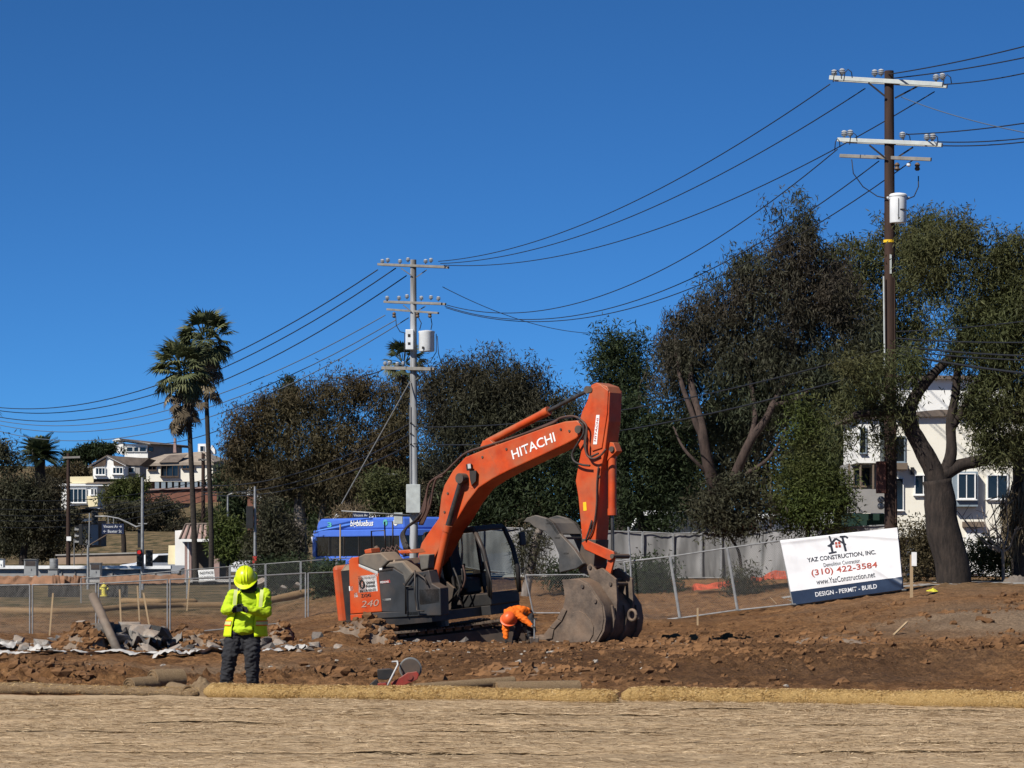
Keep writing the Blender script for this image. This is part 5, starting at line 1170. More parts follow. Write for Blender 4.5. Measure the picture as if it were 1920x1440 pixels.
btext('(310) 422-3584', .215, .375, .80, .495, M['redprint'], .014)
btext('www.YazConstruction.net', .245, .255, .77, .345, M['navytext'], .004)
btext('DESIGN - PERMIT - BUILD', .215, .075, .775, .145, M['whiteprint'], .010)
def bpoly(pts, mat, name='logo'):
    mb = MB(); mb.add([bpt(u, v, .009) for u, v in pts], [tuple(range(len(pts)))]); return mb.build(name, mat, ban, fix=False)
def bstroke(pts, w_, mat): 
    for (a, b), (c, d) in zip(pts, pts[1:]):
        asp = 1.75; dx_, dy_ = (c - a) * asp, d - b; l_ = math.hypot(dx_, dy_); nx_, ny_ = -dy_ / l_ * w_ / 2 / asp, dx_ / l_ * w_ / 2
        bpoly([(a - nx_, b - ny_), (c - nx_, d - ny_), (c + nx_, d + ny_), (a + nx_, b + ny_)], mat)
nv_ = M['navytext']
bstroke([(.405, .82), (.475, .935), (.555, .82)], .028, nv_)                  # roof
bstroke([(.425, .985), (.432, .88)], .026, nv_); bstroke([(.425, .84), (.43, .725)], .034, nv_); bstroke([(.395, .83), (.43, .85), (.455, .86)], .022, nv_); bstroke([(.395, .715), (.465, .725)], .026, nv_)     # wrench post
bstroke([(.535, .935), (.545, .72)], .034, nv_); bstroke([(.515, .955), (.565, .95), (.58, .92)], .028, nv_)                                                 # hammer post
for u in (.463, .490):
    for v in (.79, .84): bpoly([(u, v), (u + .02, v), (u + .02, v + .038), (u, v + .038)], M['redprint'])
# left-hand near run
ln = [(-60, 1198, 1098, 91), (58, 1197, 1096, 90.6), (182, 1195, 1094, 90), (316, 1190, 1086, 90.4), (448, 1178, 1081, 91), (575, 1164, 1074, 91.6), (642, 1160, 1072, 92)]
lab = ['chain-link panel at the outer end of the near fence', 'chain-link panel with the dark cloth strip, second along the near fence', 'chain-link panel behind the leaning pipe', 'chain-link panel just behind the standing worker', 'chain-link panel between the worker and the excavator', 'chain-link panel next to the excavator counterweight']
for k in range(6):
    (a, b0, t0, d0), (c, b1, t1, d1) = ln[k], ln[k + 1]
    panel(PZ(a + 3, b0, d0), PZ(c - 2, b1, d1), PZ(a + 3, t0, d0), PZ(c - 2, t1, d1), lab[k], 'near run of chain-link panels', .026, .08)
fr = [(150, 1158, 1084, 112), (262, 1150, 1076, 112), (350, 1146, 1068, 112), (430, 1138, 1062, 112.5), (497, 1134, 1057, 113), (563, 1130, 1052, 113), (630, 1126, 1047, 113.5), (700, 1122, 1043, 114)]
lab = ['outermost panel of the farther fence, by the street sign pole', 'farther fence panel in front of the kiosk pillar', 'farther fence panel in front of the kiosk', 'farther fence panel right behind the yellow helmet', 'farther fence panel one past the yellow helmet', 'farther fence panel in front of the bus end', 'farther fence panel behind the excavator counterweight']
for k in range(7):
    (a, b0, t0, d0), (c, b1, t1, d1) = fr[k], fr[k + 1]
    panel(PZ(a + 2, b0, d0), PZ(c, b1, d1), PZ(a + 2, t0, d0), PZ(c, t1, d1), lab[k], 'farther run of chain-link panels', .022, .09, foot=False)
# green windscreen in front of the bus
M['greencloth'] = pm('dark_green_screen', (.010, .030, .022), (.016, .04, .03), scale=3, rough=.9)
M['greyscreen'] = pm('grey_privacy_screen', (.19, .186, .18), (.12, .118, .114), scale=1.6, rough=.9, stretch=(1, 1, .35), c3=(.28, .272, .265), c3scale=.9)  # base grey lowered to stand in for tree shade on the screen
def cloth(name, a, b, c, d, mat, label, cat, folds=5, amp=.06, seed=0, group=None, parent=None):
    a, b, c, d = (Vector(q) for q in (a, b, c, d)); nrm = (b - a).cross(d - a).normalized()
    mb = MB(); mb.grid(lambda u, v: a.lerp(b, u).lerp(d.lerp(c, u), v) + nrm * amp * (mnoise.noise(Vector((u * folds * 2, v * 1.5, seed))) + .5 * mnoise.noise(Vector((u * folds * 5 + v * 2, v * 3, seed)))), 40, 14)
    o = mb.build(name, mat, parent, smooth=True, loc=None if parent else a)
    if label: tag(o, label, cat, group)
    return o
cloth('windscreen_cloth', PZ(585, 1104, 125), PZ(648, 1104, 125), PZ(648, 1050, 125), PZ(585, 1052, 125), M['greencloth'], 'dark green cloth screen below the blue bus', 'screen cloth', 6, .05, 3)
# grey screened fence behind the site
sp_list = [(862, 1062, 988, 105), (905, 1070, 988, 105), (975, 1076, 990, 104.6), (1050, 1080, 992, 104.3), (1125, 1082, 995, 104), (1205, 1083, 997, 104), (1262, 1084, 1000, 104), (1315, 1084, 998, 104), (1352, 1084, 999, 104), (1428, 1084, 995, 104), (1500, 1084, 990, 100), (1580, 1080, 988, 97.5), (1668, 1078, 984, 96.5)]
labs = ['seen left of the cab glass', 'with a pale draped fold seen through the cab glass', 'behind the leaning feathery trunk', 'behind the excavator thumb', 'behind the excavator arm', 'in deep tree shade beside the bucket cylinder', 'in tree shade with dark upright stripes', 'narrow, with a diagonal fold', 'behind the young tree', 'with a diagonal fold beside the banner', 'just above the banner top', 'above the banner beside the big pole']
for k in range(12):
    (a, b0, t0, d0), (c, b1, t1, d1) = sp_list[k], sp_list[k + 1]
    bl, br, tl, tr = PZ(a + 1, b0, d0), PZ(c - 1, b1, d1), PZ(a + 1, t0, d0), PZ(c - 1, t1, d1)
    r0 = panel(bl, br, tl, tr, 'grey screened fence panel ' + labs[k], 'grey screened fence panels', .028, 0, foot=False)
    off = Vector((0, .08, 0)); cloth('privacy_screen', bl + off, br + off, tr + off - Vector((0, 0, .04)), tl + off - Vector((0, 0, .02)), M['greyscreen'], None, None, 1.2, .07, k * 3.3, parent=r0)
# ------------------------------------------------------------------ utility poles and wires
M['poledark'] = pm('creosote_pole', (.050, .027, .019), (.028, .017, .013), scale=3, rough=.85, stretch=(3, 3, .3), bump=.3)
M['polegrey'] = pm('weathered_pole', (.42, .43, .44), (.26, .265, .27), scale=2.5, rough=.75, stretch=(3, 3, .25), c3=(.15, .14, .13), c3scale=.9)
M['armpale'] = pm('pale_crossarm', (.46, .49, .47), (.36, .38, .37), scale=3, rough=.7)
M['armgrey'] = pm('grey_crossarm', (.24, .225, .20), (.16, .15, .135), scale=3, rough=.8)
M['ceramic'] = pm('grey_insulator', (.42, .44, .46), (.30, .31, .33), scale=8, rough=.3)
M['tank'] = pm('white_transformer', (.72, .73, .73), (.62, .63, .63), scale=2, rough=.4)
def insulator(parent, p, s=1.0):
    mb = MB(); mb.lathe([(.025 * s, -.02), (.03 * s, .02), (.085 * s, .05), (.05 * s, .07), (.095 * s, .10), (.05 * s, .13), (.08 * s, .16), (.05 * s, .20), (.0, .22)], p, 10); mb.build('insulator', M['ceramic'], parent, smooth='auto')
def crossarm(parent, a, b, h, depth, mat, double=0):
    a, b = Vector(a), Vector(b); n_ = (b - a).cross(Vector((0, 0, 1))).normalized()
    for s_ in ((-1, 1) if double else (0,)):
        mb = MB(); mb.bar(a + n_ * s_ * double, b + n_ * s_ * double, depth, h); mb.build('crossarm', mat, parent, bevel=.012)
def brace(parent, a, b, mat='black'): mb = MB(); mb.bar(a, b, .035, .05); mb.build('brace', M[mat], parent)
# big dark pole on the right
D1 = 90.0; pb = P(1671, 1040, D1); pb.z = float(hz(pb.x, pb.y)) - .3
pole1 = thing('utility_pole', 'tall dark timber utility pole with pale crossarms above the banner', 'utility pole', pb)
mb = MB(); mb.tube([pb, P(1669, 700, D1), P(1667, 133, D1)], [.215, .185, .145], 16); mb.build('pole', M['poledark'], pole1, smooth='auto')
def arm_pts(x0, y0, x1, y1, d, turn): return P(x0, y0, d + turn), P(x1, y1, d - turn)
a, b = arm_pts(1560, 147, 1772, 160, D1, 1.0); crossarm(pole1, a, b, .135, .11, M['armpale'], .17)
a2, b2 = arm_pts(1576, 263, 1762, 271, D1, 1.0); crossarm(pole1, a2, b2, .125, .11, M['armpale'], .17)
a3, b3 = arm_pts(1575, 292, 1746, 299, D1, .8); crossarm(pole1, a3, b3, .11, .10, M['armgrey'])
for (x0, y0), (x1, y1) in (((1628, 155), (1659, 180)), ((1720, 162), (1678, 184)), ((1630, 272), (1662, 298)), ((1712, 276), (1678, 298))): brace(pole1, P(x0, y0, D1 - .2), P(x1, y1, D1 - .2))
for x, y in ((1564, 143), (1579, 141), (1640, 143), (1652, 142), (1755, 152), (1767, 150), (1583, 257), (1594, 256), (1692, 260), (1738, 264), (1749, 263)): insulator(pole1, P(x, y, D1 + (1666 - x) / 106.0), 1.25)
tk = MB(); c = P(1684, 418, D1 - .28); r_ = .265; h_ = (418 - 362) * D1 / F
tk.lathe([(r_ * .96, 0), (r_, .03), (r_, h_ * .86), (r_ * 1.06, h_ * .88), (r_ * 1.06, h_ * .93), (r_ * .9, h_ * .97), (r_ * .4, h_ * 1.0), (0, h_)], c, 24); tank = tk.build('transformer', M['tank'], pole1, smooth='auto')
for s_ in (-1, 1): mb = MB(); mb.lathe([(.03, 0), (.05, .02), (.03, .05), (.05, .07), (.02, .12)], c + Vector((s_ * r_ * .95, 0, h_ * .80)), 10, Matrix.Rotation(R(60 * s_), 3, 'Y')); mb.build('bushing', M['ceramic'], tank, smooth='auto')
mb = MB(); mb.bar(c + Vector((-.03, -r_ - .01, .1)), c + Vector((-.03, -r_ - .01, h_ * .8)), .03, .012); mb.build('mounting_strap', M['galvdull'], tank)
mb = MB(); mb.box(c + Vector((.10, -r_ * .95, h_ * .42)), (.16, .02, .05)); mb.build('number_plate', M['black'], tank)
mb = MB(); mb.tube([P(1667, 455, D1), P(1667, 450, D1)], .180, 16); mb.build('pole_band', M['yellow'], pole1)
mb = MB(); mb.tube([P(1657, 518, D1 - .2), P(1659, 690, D1 - .2)], .03, 8); mb.build('conduit', M['armpale'], pole1)
mb = MB(); mb.tube([P(1677, 520, D1 - .2), P(1680, 980, D1 - .25)], .02, 8); mb.build('conduit', M['poledark'], pole1)
mb = MB(); mb.box(P(1670, 495, D1 - .19), (.06, .02, .6)); mb.build('number_plate', M['armpale'], pole1)
def wline(name, pts, r_, mat, parent=None):
    mb = MB(); mb.tube(pts, r_, 6); return mb.build(name, M[mat], parent, smooth=True)
wline('jumper', [P(1597, 299, D1), P(1600, 325, D1), P(1618, 350, D1), P(1645, 368, D1), P(1663, 372, D1 - .2)], .018, 'wire', pole1)
wline('jumper', [P(1722, 330, D1), P(1722, 350, D1), P(1714, 368, D1), P(1702, 373, D1 - .2)], .018, 'wire', pole1)
for x, y in ((1720, 312), (1682, 312)): mb = MB(); mb.lathe([(.05, 0), (.09, .05), (.06, .12), (.09, .18), (.04, .25)], P(x, y + 8, D1 - .2), 10); mb.build('fuse', M['steeldark'], pole1, smooth='auto')
mb = MB(); mb.lathe([(.02, 0), (.07, .04), (.07, .1), (.02, .14)], P(1704, 313, D1 - .3), 10); mb.build('arrester', M['tank'], pole1, smooth='auto')
for x, y, w_ in ((1570, 140, 8), (1590, 138, 8), (1776, 148, 8), (1600, 257, 7), (1700, 258, 7), (1752, 260, 7), (1570, 268, 5)):
    wline('jumper', [P(x - w_, y + 14, D1), P(x - w_ * .7, y - 2, D1), P(x, y - 8, D1), P(x + w_ * .8, y - 3, D1), P(x + w_, y + 8, D1)], .015, 'wire', pole1)
# red-brown meter cabinet on the pole
mb = MB(); c = P(1652, 895, D1 - .1); mb.box(c, (.30, .25, 1.0)); mc = mb.build('meter_cabinet', pm('brown_cabinet', (.10, .035, .025), (.07, .03, .022), scale=4), pole1, bevel=.02)
for dz in (-.95, -1.15): mb = MB(); q = c + Vector((-.02, -.1, dz + .25)); mb.lathe([(.11, 0), (.11, .08), (.08, .12), (0, .13)], q, 12, Matrix.Rotation(R(90), 3, 'X')); mb.build('meter', M['galvdull'], pole1, smooth='auto')

# grey pole in the middle
D2 = 140.0; pb2 = P(776, 1090, D2); pb2.z = float(hz(pb2.x, pb2.y)) - .3
pole2 = thing('utility_pole', 'pale grey utility pole with three crossarms behind the boom', 'utility pole', pb2)
mb = MB(); mb.tube([pb2, P(775.5, 800, D2), P(775, 487, D2)], [.215, .18, .145], 14); mb.build('pole', M['polegrey'], pole2, smooth='auto')
for (x0, y0, x1, y1, mt, db, hh) in ((712, 496, 838, 501, 'armgrey', .14, .12), (724, 566, 832, 570, 'armgrey', .14, .12), (726, 580, 822, 587, 'armgrey', 0, .10), (720, 690, 812, 692, 'armgrey', .12, .16)):
    a, b = arm_pts(x0, y0, x1, y1, D2, 1.2); crossarm(pole2, a, b, hh, .12, M[mt], db)
for (x0, y0), (x1, y1) in (((752, 503), (772, 517)), ((800, 506), (780, 520)), ((756, 572), (772, 585)), ((798, 574), (780, 585)), ((800, 697), (779, 712))): brace(pole2, P(x0, y0, D2 - .2), P(x1, y1, D2 - .2), 'armgrey' if 0 else 'galvdull')
for x, y in ((717, 494), (727, 492), (750, 494), (765, 491), (798, 494), (808, 492), (726, 563), (748, 563), (763, 560), (790, 563), (808, 562), (822, 564), (722, 686), (730, 685), (745, 687), (756, 686)): insulator(pole2, P(x, y, D2 + (775 - x) / 55.0), 1.3)
mb = MB(); mb.box(P(768, 637, D2 - .3), (.38, .36, .98)); q = mb.build('transformer', M['tank'], pole2, bevel=.03)
mb = MB(); mb.box(P(767, 629, D2 - .49), (.12, .01, .14)); mb.build('number_plate', M['black'], q); mb = MB(); mb.box(P(767, 644, D2 - .49), (.12, .01, .12)); mb.build('number_plate', M['black'], q)
mb = MB(); c = P(800, 659, D2 - .2); mb.lathe([(.36, 0), (.38, .03), (.38, .88), (.40, .92), (.40, .98), (.1, 1.03)], c, 20); q = mb.build('transformer', M['tank'], pole2, smooth='auto')
mb = MB(); mb.box(P(793, 652, D2 - .60), (.1, .02, .12)); mb.build('number_plate', M['black'], q)
for pts in ([(742, 592), (743, 610), (750, 622), (762, 625)], [(808, 596), (810, 608), (808, 618)], [(784, 594), (790, 606), (787, 618)], [(818, 626), (818, 660), (806, 680), (790, 685)], [(820, 630), (822, 662), (828, 683)], [(759, 625), (758, 660), (758, 686)]):
    wline('jumper', [P(x, y, D2 - .25) for x, y in pts], .022, 'wire', pole2)
for x in (739, 806, 783): mb = MB(); mb.lathe([(.05, 0), (.10, .06), (.07, .14), (.10, .2), (.04, .28)], P(x, 596, D2 - .2), 10); mb.build('fuse', M['steeldark'], pole2, smooth='auto')
mb = MB(); mb.box(P(775, 935, D2 - .35), (.68, .4, 1.38)); mb.build('equipment_box', M['armpale'], pole2, bevel=.02)
mb = MB(); mb.box(P(747, 972, D2 - .3), (.42, .35, .55)); mb.build('equipment_box', M['armpale'], pole2, bevel=.02)
for x in (769, 781): mb = MB(); mb.tube([P(x, 910, D2 - .25), P(x - 1, 760, D2 - .22)], .03, 7); mb.build('conduit', M['galvdull'], pole2)
# third, brown pole on the far left
D3 = 175.0; pb3 = P(128, 1052, D3); pb3.z = float(hz(pb3.x, pb3.y)) - .3
pole3 = thing('utility_pole', 'slim dark pole with small white notice in front of the yellow house', 'utility pole', pb3)
mb = MB(); mb.tube([pb3, P(128, 850, D3)], [.14, .10], 10); mb.build('pole', M['poledark'], pole3, smooth='auto')
mb = MB(); mb.bar(P(118, 858, D3 - .1), P(150, 857, D3 - .1), .1, .12); mb.build('crossarm', M['armgrey'], pole3)
mb = MB(); mb.box(P(129, 1010, D3 - .18), (.28, .02, .26)); mb.build('notice', M['white'], pole3)
D4 = 180.0; pb4 = P(381, 985, D4); pb4.z = float(hz(pb4.x, pb4.y)) - .3
pole4 = thing('utility_pole', 'slim dark pole between the two tall palms', 'utility pole', pb4)
mb = MB(); mb.tube([pb4, P(381, 850, D4)], [.14, .11], 10); mb.build('pole', M['poledark'], pole4, smooth='auto')
mb = MB(); mb.bar(P(372, 862, D4 - .1), P(390, 862, D4 - .1), .1, .12); mb.build('crossarm', M['armgrey'], pole4)
# wires
def wire(a, b, sag, label, r_=.019, mat='wire', group=None, n_=36, name='power_line'):
    a, b = Vector(a), Vector(b); pts = []
    for i in range(n_ + 1):
        t = i / n_; p = a.lerp(b, t); p.z -= 4 * sag * t * (1 - t); pts.append(p)
    mb = MB(); mb.tube(pts, r_, 5); o = mb.build(name, M[mat], None, loc=a, smooth=True); tag(o, label, 'cable', group); return o
G1 = 'power lines between the two big poles'
wire(P(1556, 158, 91), P(822, 490, 139), 1.15, 'uppermost power line sagging between the two big poles', group=G1)
wire(P(1622, 166, 90.4), P(826, 494, 139.5), 1.25, 'second power line down between the two big poles', group=G1)
wire(P(1752, 172, 89.2), P(832, 497, 140.5), 1.55, 'third power line down, passing behind the dark pole', group=G1)
wire(P(1570, 280, 91), P(838, 572, 140.3), 2.1, 'fourth power line down between the two big poles', group=G1)
wire(P(1648, 302, 90.2), P(834, 574, 139.8), 2.3, 'fifth power line down, steepest near the dark pole', group=G1)
wire(P(1712, 300, 89.6), P(836, 577, 140.2), 2.35, 'lowest power line between the two big poles', group=G1)
G2 = 'power lines leaving the dark pole for the right edge'
for (x0, y0, x1, y1, lb, mt) in ((1662, 140, 1940, 82, 'topmost', 'wire'), (1672, 147, 1940, 104, 'second', 'wire'), (1774, 158, 1940, 133, 'third', 'wire'), (1700, 252, 1940, 228, 'fourth', 'wire'), (1758, 266, 1940, 257, 'fifth', 'wire'), (1760, 273, 1940, 264, 'sixth', 'wire')):
    wire(P(x0, y0, 90), P(x1, y1, 82), .06, lb + ' power line leaving the dark pole towards the picture edge', group=G2, mat=mt)
wire(P(1690, 182, 90), P(1940, 252, 70), .1, 'pale sloping wire below the top crossarm of the dark pole', .014, 'wirepale')
G3 = 'low cables leaving the dark pole for the right edge'
for (x0, y0, x1, y1, lb, rr) in ((1676, 622, 1940, 600, 'uppermost thin low cable', .018), (1676, 634, 1940, 642, 'second low cable', .022), (1676, 648, 1940, 668, 'third low cable', .028), (1676, 656, 1940, 676, 'fourth low cable', .022), (1676, 662, 1940, 702, 'thick lowest cable', .035)):
    wire(P(x0, y0, 90), P(x1, y1, 80), .05, lb + ' crossing the tree right of the dark pole', rr, group=G3)
G4 = 'power lines leaving the grey pole for the left edge'
for (x0, y0, x1, y1, sg, lb) in ((708, 506, -160, 722, 4.0, 'upper outer power line'), (742, 503, -160, 721, 4.4, 'upper middle power line'), (762, 517, -160, 726, 4.7, 'upper lower power line')):
    wire(P(x0, y0, 141), P(x1, y1, 235), sg, lb + ' running from the grey pole past the palms', .03, group=G4)
for (x0, y0, x1, y1, sg, lb) in ((722, 591, -160, 734, 4.0, 'first faint power line'), (742, 600, -160, 735, 4.3, 'second faint power line'), (766, 596, -160, 737, 4.9, 'third faint power line')):
    wire(P(x0, y0, 141), P(x1, y1, 235), sg, lb + ' of the lower set running left past the palms', .026, 'wirepale', group=G4)
wire(P(690, 702, 150), P(610, 724, 165), .1, 'short dark wire leaving the lowest crossarm of the grey pole', .03); wire(P(720, 692, 141), P(690, 702, 150), .05, 'dark wire end tied to the lowest crossarm of the grey pole', .03)
G5 = 'low cables between the big poles'
wire(P(1656, 655, 90), P(776, 800, 139.7), .7, 'upper low cable crossing in front of the dark trees', .025, group=G5)
wire(P(1656, 690, 90), P(776, 832, 139.7), .8, 'lower low cable crossing in front of the dark trees', .03, group=G5)
G6 = 'low cables between grey pole and palms'
for k, (y0, y1, x1) in enumerate(((792, 918, 381), (812, 930, 381), (832, 935, 381))): wire(P(772, y0, 139.7), P(x1, y1 - 8, 179), .9, ('uppermost', 'middle', 'lowest')[k] + ' cable sagging from the grey pole to the brown tree', .03, group=G6)
G7 = 'low cables across the left edge'
for k, y in enumerate((930, 950, 962, 972, 985)): wire(P(381, 900 + 10 * k, 179.5), P(-60, y, 172), .7, ('topmost', 'second', 'third', 'fourth', 'lowest')[k] + ' low cable running left across the hillside houses', .022, group=G7)
wire(P(412, 806, 300), P(300, 832, 420), .3, 'thin service wire reaching the roof of the white hilltop house', .05)
# guy wire
mb = MB(); a = P(769, 715, 139.8); b = P(640, 945, 132); mb.tube([a, b], .03, 6); o = mb.build('guy_wire', M['galvdull'], None, loc=b); tag(o, 'guy wire slanting down left from the grey pole', 'cable')
wire(P(830, 538, 140), P(1130, 625, 190), .6, 'thin faint wire behind the power lines above the dark trees', .02, 'wirepale')
# ------------------------------------------------------------------ trees, palms and shrubs
M['bark'] = pm('shade_dark_bark', (.042, .031, .025), (.018, .014, .012), scale=5, rough=.95, bump=.9, bscale=14, stretch=(2, 2, .5))  # bark darkened to stand in for canopy shade missing on the trunks
M['barkred'] = pm('red_brown_bark', (.070, .048, .039), (.030, .021, .018), scale=4, rough=.95, bump=.6, bscale=14, stretch=(2, 2, .5))
M['barkpale'] = pm('pale_bark', (.24, .20, .17), (.12, .10, .085), scale=4, rough=.9, bump=.5, bscale=14, stretch=(2, 2, .5))
M['palmbark'] = pm('palm_bark', (.045, .036, .030), (.022, .018, .015), scale=6, rough=.95, bump=.8, bscale=20, stretch=(1, 1, 3))
LM = {}
LM['euc'] = leafmat('eucalyptus_leaf', (.022, .027, .014), (.056, .066, .033), (.10, .11, .062), patch=(.050, .040, .028), patch_scale=.22)
LM['olive'] = leafmat('olive_leaf', (0.0360, 0.0432, 0.0144), (0.0828, 0.0936, 0.0324), (0.1368, 0.1440, 0.0576), patch=(0.0720, 0.0684, 0.0252), patch_scale=.2)
LM['brown'] = leafmat('brownish_leaf', (0.0374, 0.0324, 0.0158), (0.0850, 0.0684, 0.0317), (0.1224, 0.1008, 0.0504), patch=(.074, .052, .026), patch_scale=.16)
LM['mid'] = leafmat('grey_green_leaf', (0.0260, 0.0267, 0.0149), (0.0608, 0.0608, 0.0322), (0.0930, 0.0899, 0.0496), patch=(0.0465, 0.0384, 0.0236), patch_scale=.18)
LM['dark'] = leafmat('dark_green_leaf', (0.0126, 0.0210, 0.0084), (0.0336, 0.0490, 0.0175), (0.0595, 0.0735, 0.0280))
LM['bright'] = leafmat('bright_green_leaf', (0.0312, 0.0468, 0.0100), (0.0780, 0.0998, 0.0212), (0.1186, 0.1310, 0.0374), patch=(0.0624, 0.0655, 0.0187), patch_scale=.5)
LM['dry'] = leafmat('dry_leaf', (.10, .072, .04), (.21, .155, .09), (.30, .23, .14))
LM['palm'] = leafmat('palm_frond', (.046, .056, .024), (.105, .118, .050), (.17, .17, .08), trans=.15)
LM['palmdead'] = leafmat('dead_frond', (.085, .064, .040), (.18, .14, .085), (.26, .21, .13), trans=.1)
LM['date'] = leafmat('date_frond', (0.0238, 0.0357, 0.0170), (0.0553, 0.0723, 0.0323), (0.0935, 0.1105, 0.0510), trans=.15)

def leaf_mesh(name, cen, dirs, nrm, ln, wd, tint, mat):
    n = len(cen); side = np.cross(dirs, nrm); side /= np.linalg.norm(side, axis=1, keepdims=True) + 1e-9
    ln = ln[:, None]; wd = wd[:, None]
    V = np.stack([cen, cen + dirs * ln * .45 - side * wd, cen + dirs * ln, cen + dirs * ln * .45 + side * wd], 1).reshape(-1, 3)
    Fq = np.arange(n * 4, dtype=np.int32)
    me = bpy.data.meshes.new(name); me.vertices.add(n * 4); me.vertices.foreach_set('co', V.ravel()); me.loops.add(n * 4); me.loops.foreach_set('vertex_index', Fq)
    me.polygons.add(n); me.polygons.foreach_set('loop_start', np.arange(0, n * 4, 4, dtype=np.int32)); me.polygons.foreach_set('loop_total', np.full(n, 4, dtype=np.int32)); me.update()
    at = me.attributes.new('tint', 'FLOAT', 'POINT'); at.data.foreach_set('value', np.repeat(tint, 4)); me.materials.append(mat); return me

def crown(parent, lobes, n_clump, per, ln, wd, droop, mat, seed, clump_r=(.35, .8), hollow=.45, spread=1.0, name='crown', zsq=.8, voids=-.62):
    """many small leaves in clumps spread through the lobes' volume; lobes: (x, y, z, rx, ry, rz) in world metres"""
    r_ = np.random.RandomState(seed); lob = np.array(lobes, float); vol = lob[:, 3] * lob[:, 4] * lob[:, 5]; vol = vol ** .8; pick = r_.choice(len(lob), n_clump, p=vol / vol.sum())
    d = r_.randn(n_clump, 3); d /= np.linalg.norm(d, axis=1, keepdims=True); rad = (hollow + (1 - hollow) * r_.rand(n_clump) ** .6) * (1 + .20 * r_.randn(n_clump))
    kv = r_.randn(7, 3); ph = r_.rand(7) * 6.28
    bul = np.sin(d @ (kv * 2.4).T + ph + pick[:, None] * 1.7).sum(1) / 3.0                  # bulges and dents of each lobe
    rad = rad * (1 + .16 * bul); C = lob[pick, :3] + d * rad[:, None] * lob[pick, 3:]
    sz = np.cbrt(vol.mean()); wl = kv / np.linalg.norm(kv, axis=1, keepdims=True) * 2 * math.pi / np.clip(sz * np.array([.55, .7, .9, 1.1, .8, .6, 1.0]), .5, 3.2)[:, None]
    hole = np.sin(C @ wl.T + ph).sum(1) / 1.9                                               # gaps between the branches
    keep = hole > voids; C, pick, d = C[keep], pick[keep], d[keep]; n_clump = len(C)
    cr_ = clump_r[0] + (clump_r[1] - clump_r[0]) * r_.rand(n_clump); ct = r_.rand(n_clump)
    idx = np.repeat(np.arange(n_clump), per); n = len(idx)
    g = np.clip(r_.randn(n, 3), -1.7, 1.7) * np.array([1, 1, zsq]); cen = C[idx] + g * (cr_[idx] * .55)[:, None]
    dr = r_.randn(n, 3) * spread; dr[:, 2] -= droop; dr /= np.linalg.norm(dr, axis=1, keepdims=True); nr = r_.randn(n, 3)
    tint = np.clip(.55 * ct[idx] + .45 * r_.rand(n), 0, 1)
    org = np.array(tuple(parent_origin(parent)))
    me = leaf_mesh(name, cen - org, dr, nr, ln * (.6 + .8 * r_.rand(n)), wd * (.6 + .8 * r_.rand(n)) / 2, tint, mat)
    o = bpy.data.objects.new(name, me); COL.objects.link(o); o.parent = parent; return o

def limb(parent, pts, r0, r1, mat, name='limb', n=10, wob=.0, seed=0):
    pts = [Vector(p) for p in pts]; out = []; rs = []
    m_ = len(pts) - 1
    for i in range(m_):
        p0, p1, p2, p3 = pts[max(i - 1, 0)], pts[i], pts[i + 1], pts[min(i + 2, m_)]
        for k in range(6):
            t = k / 6; q = .5 * (2 * p1 + (p2 - p0) * t + (2 * p0 - 5 * p1 + 4 * p2 - p3) * t * t + (3 * p1 - p0 - 3 * p2 + p3) * t ** 3); s_ = (i + t) / m_
            rr = r0 + (r1 - r0) * s_; out.append(q + Vector((mnoise.noise(q * .9 + Vector((seed, 0, 0))), mnoise.noise(q * .9 + Vector((0, seed, 0))), 0)) * wob); rs.append(rr * (1 + .10 * mnoise.noise(q * 2.3)))
    out.append(pts[-1]); rs.append(r1); mb = MB(); mb.tube(out, rs, n); o = mb.build(name, mat, parent, smooth=True)
    return o
def lobes_px(l, d, dep=1.0, jit=0):
    """(px, py, rx_px, ry_px, depth offset) to world ellipsoids"""
    out = []
    for q in l:
        px, py, rx, rz = q[:4]; dd = d + (q[4] if len(q) > 4 else 0); p = P(px, py, dd); s_ = dd / F; out.append((p.x, p.y, p.z, rx * s_, max(rx, rz) * s_ * dep * .8, rz * s_))
    return out
def tree(name, label, cat, base_px, d, trunk_px, r0, r1, lobes, n_clump, per, ln, wd, droop, lm, bark, seed, limbs=(), group=None, dep=1.0, **kw):
    x = GX(base_px, d); root = thing(name, label, cat, (x, d, float(hz(x, d)) - .1), group)
    if trunk_px: limb(root, [(x, d, root.location.z)] + [P(a, b, d + (c if len(q_) > 2 else 0)) if False else P(q_[0], q_[1], d + (q_[2] if len(q_) > 2 else 0)) for q_ in trunk_px for a, b, c in ((0, 0, 0),)], r0, r1, M[bark], 'trunk', 12, .06, seed)
    for l_ in limbs: limb(root, [P(q[0], q[1], d + (q[2] if len(q) > 2 else 0)) for q in l_[0]], l_[1], l_[2], M[bark], 'limb', 9, .08, seed + 3)
    if lobes: crown(root, lobes_px(lobes, d, dep), n_clump, per, ln, wd, droop, LM[lm], seed, **kw)
    return root

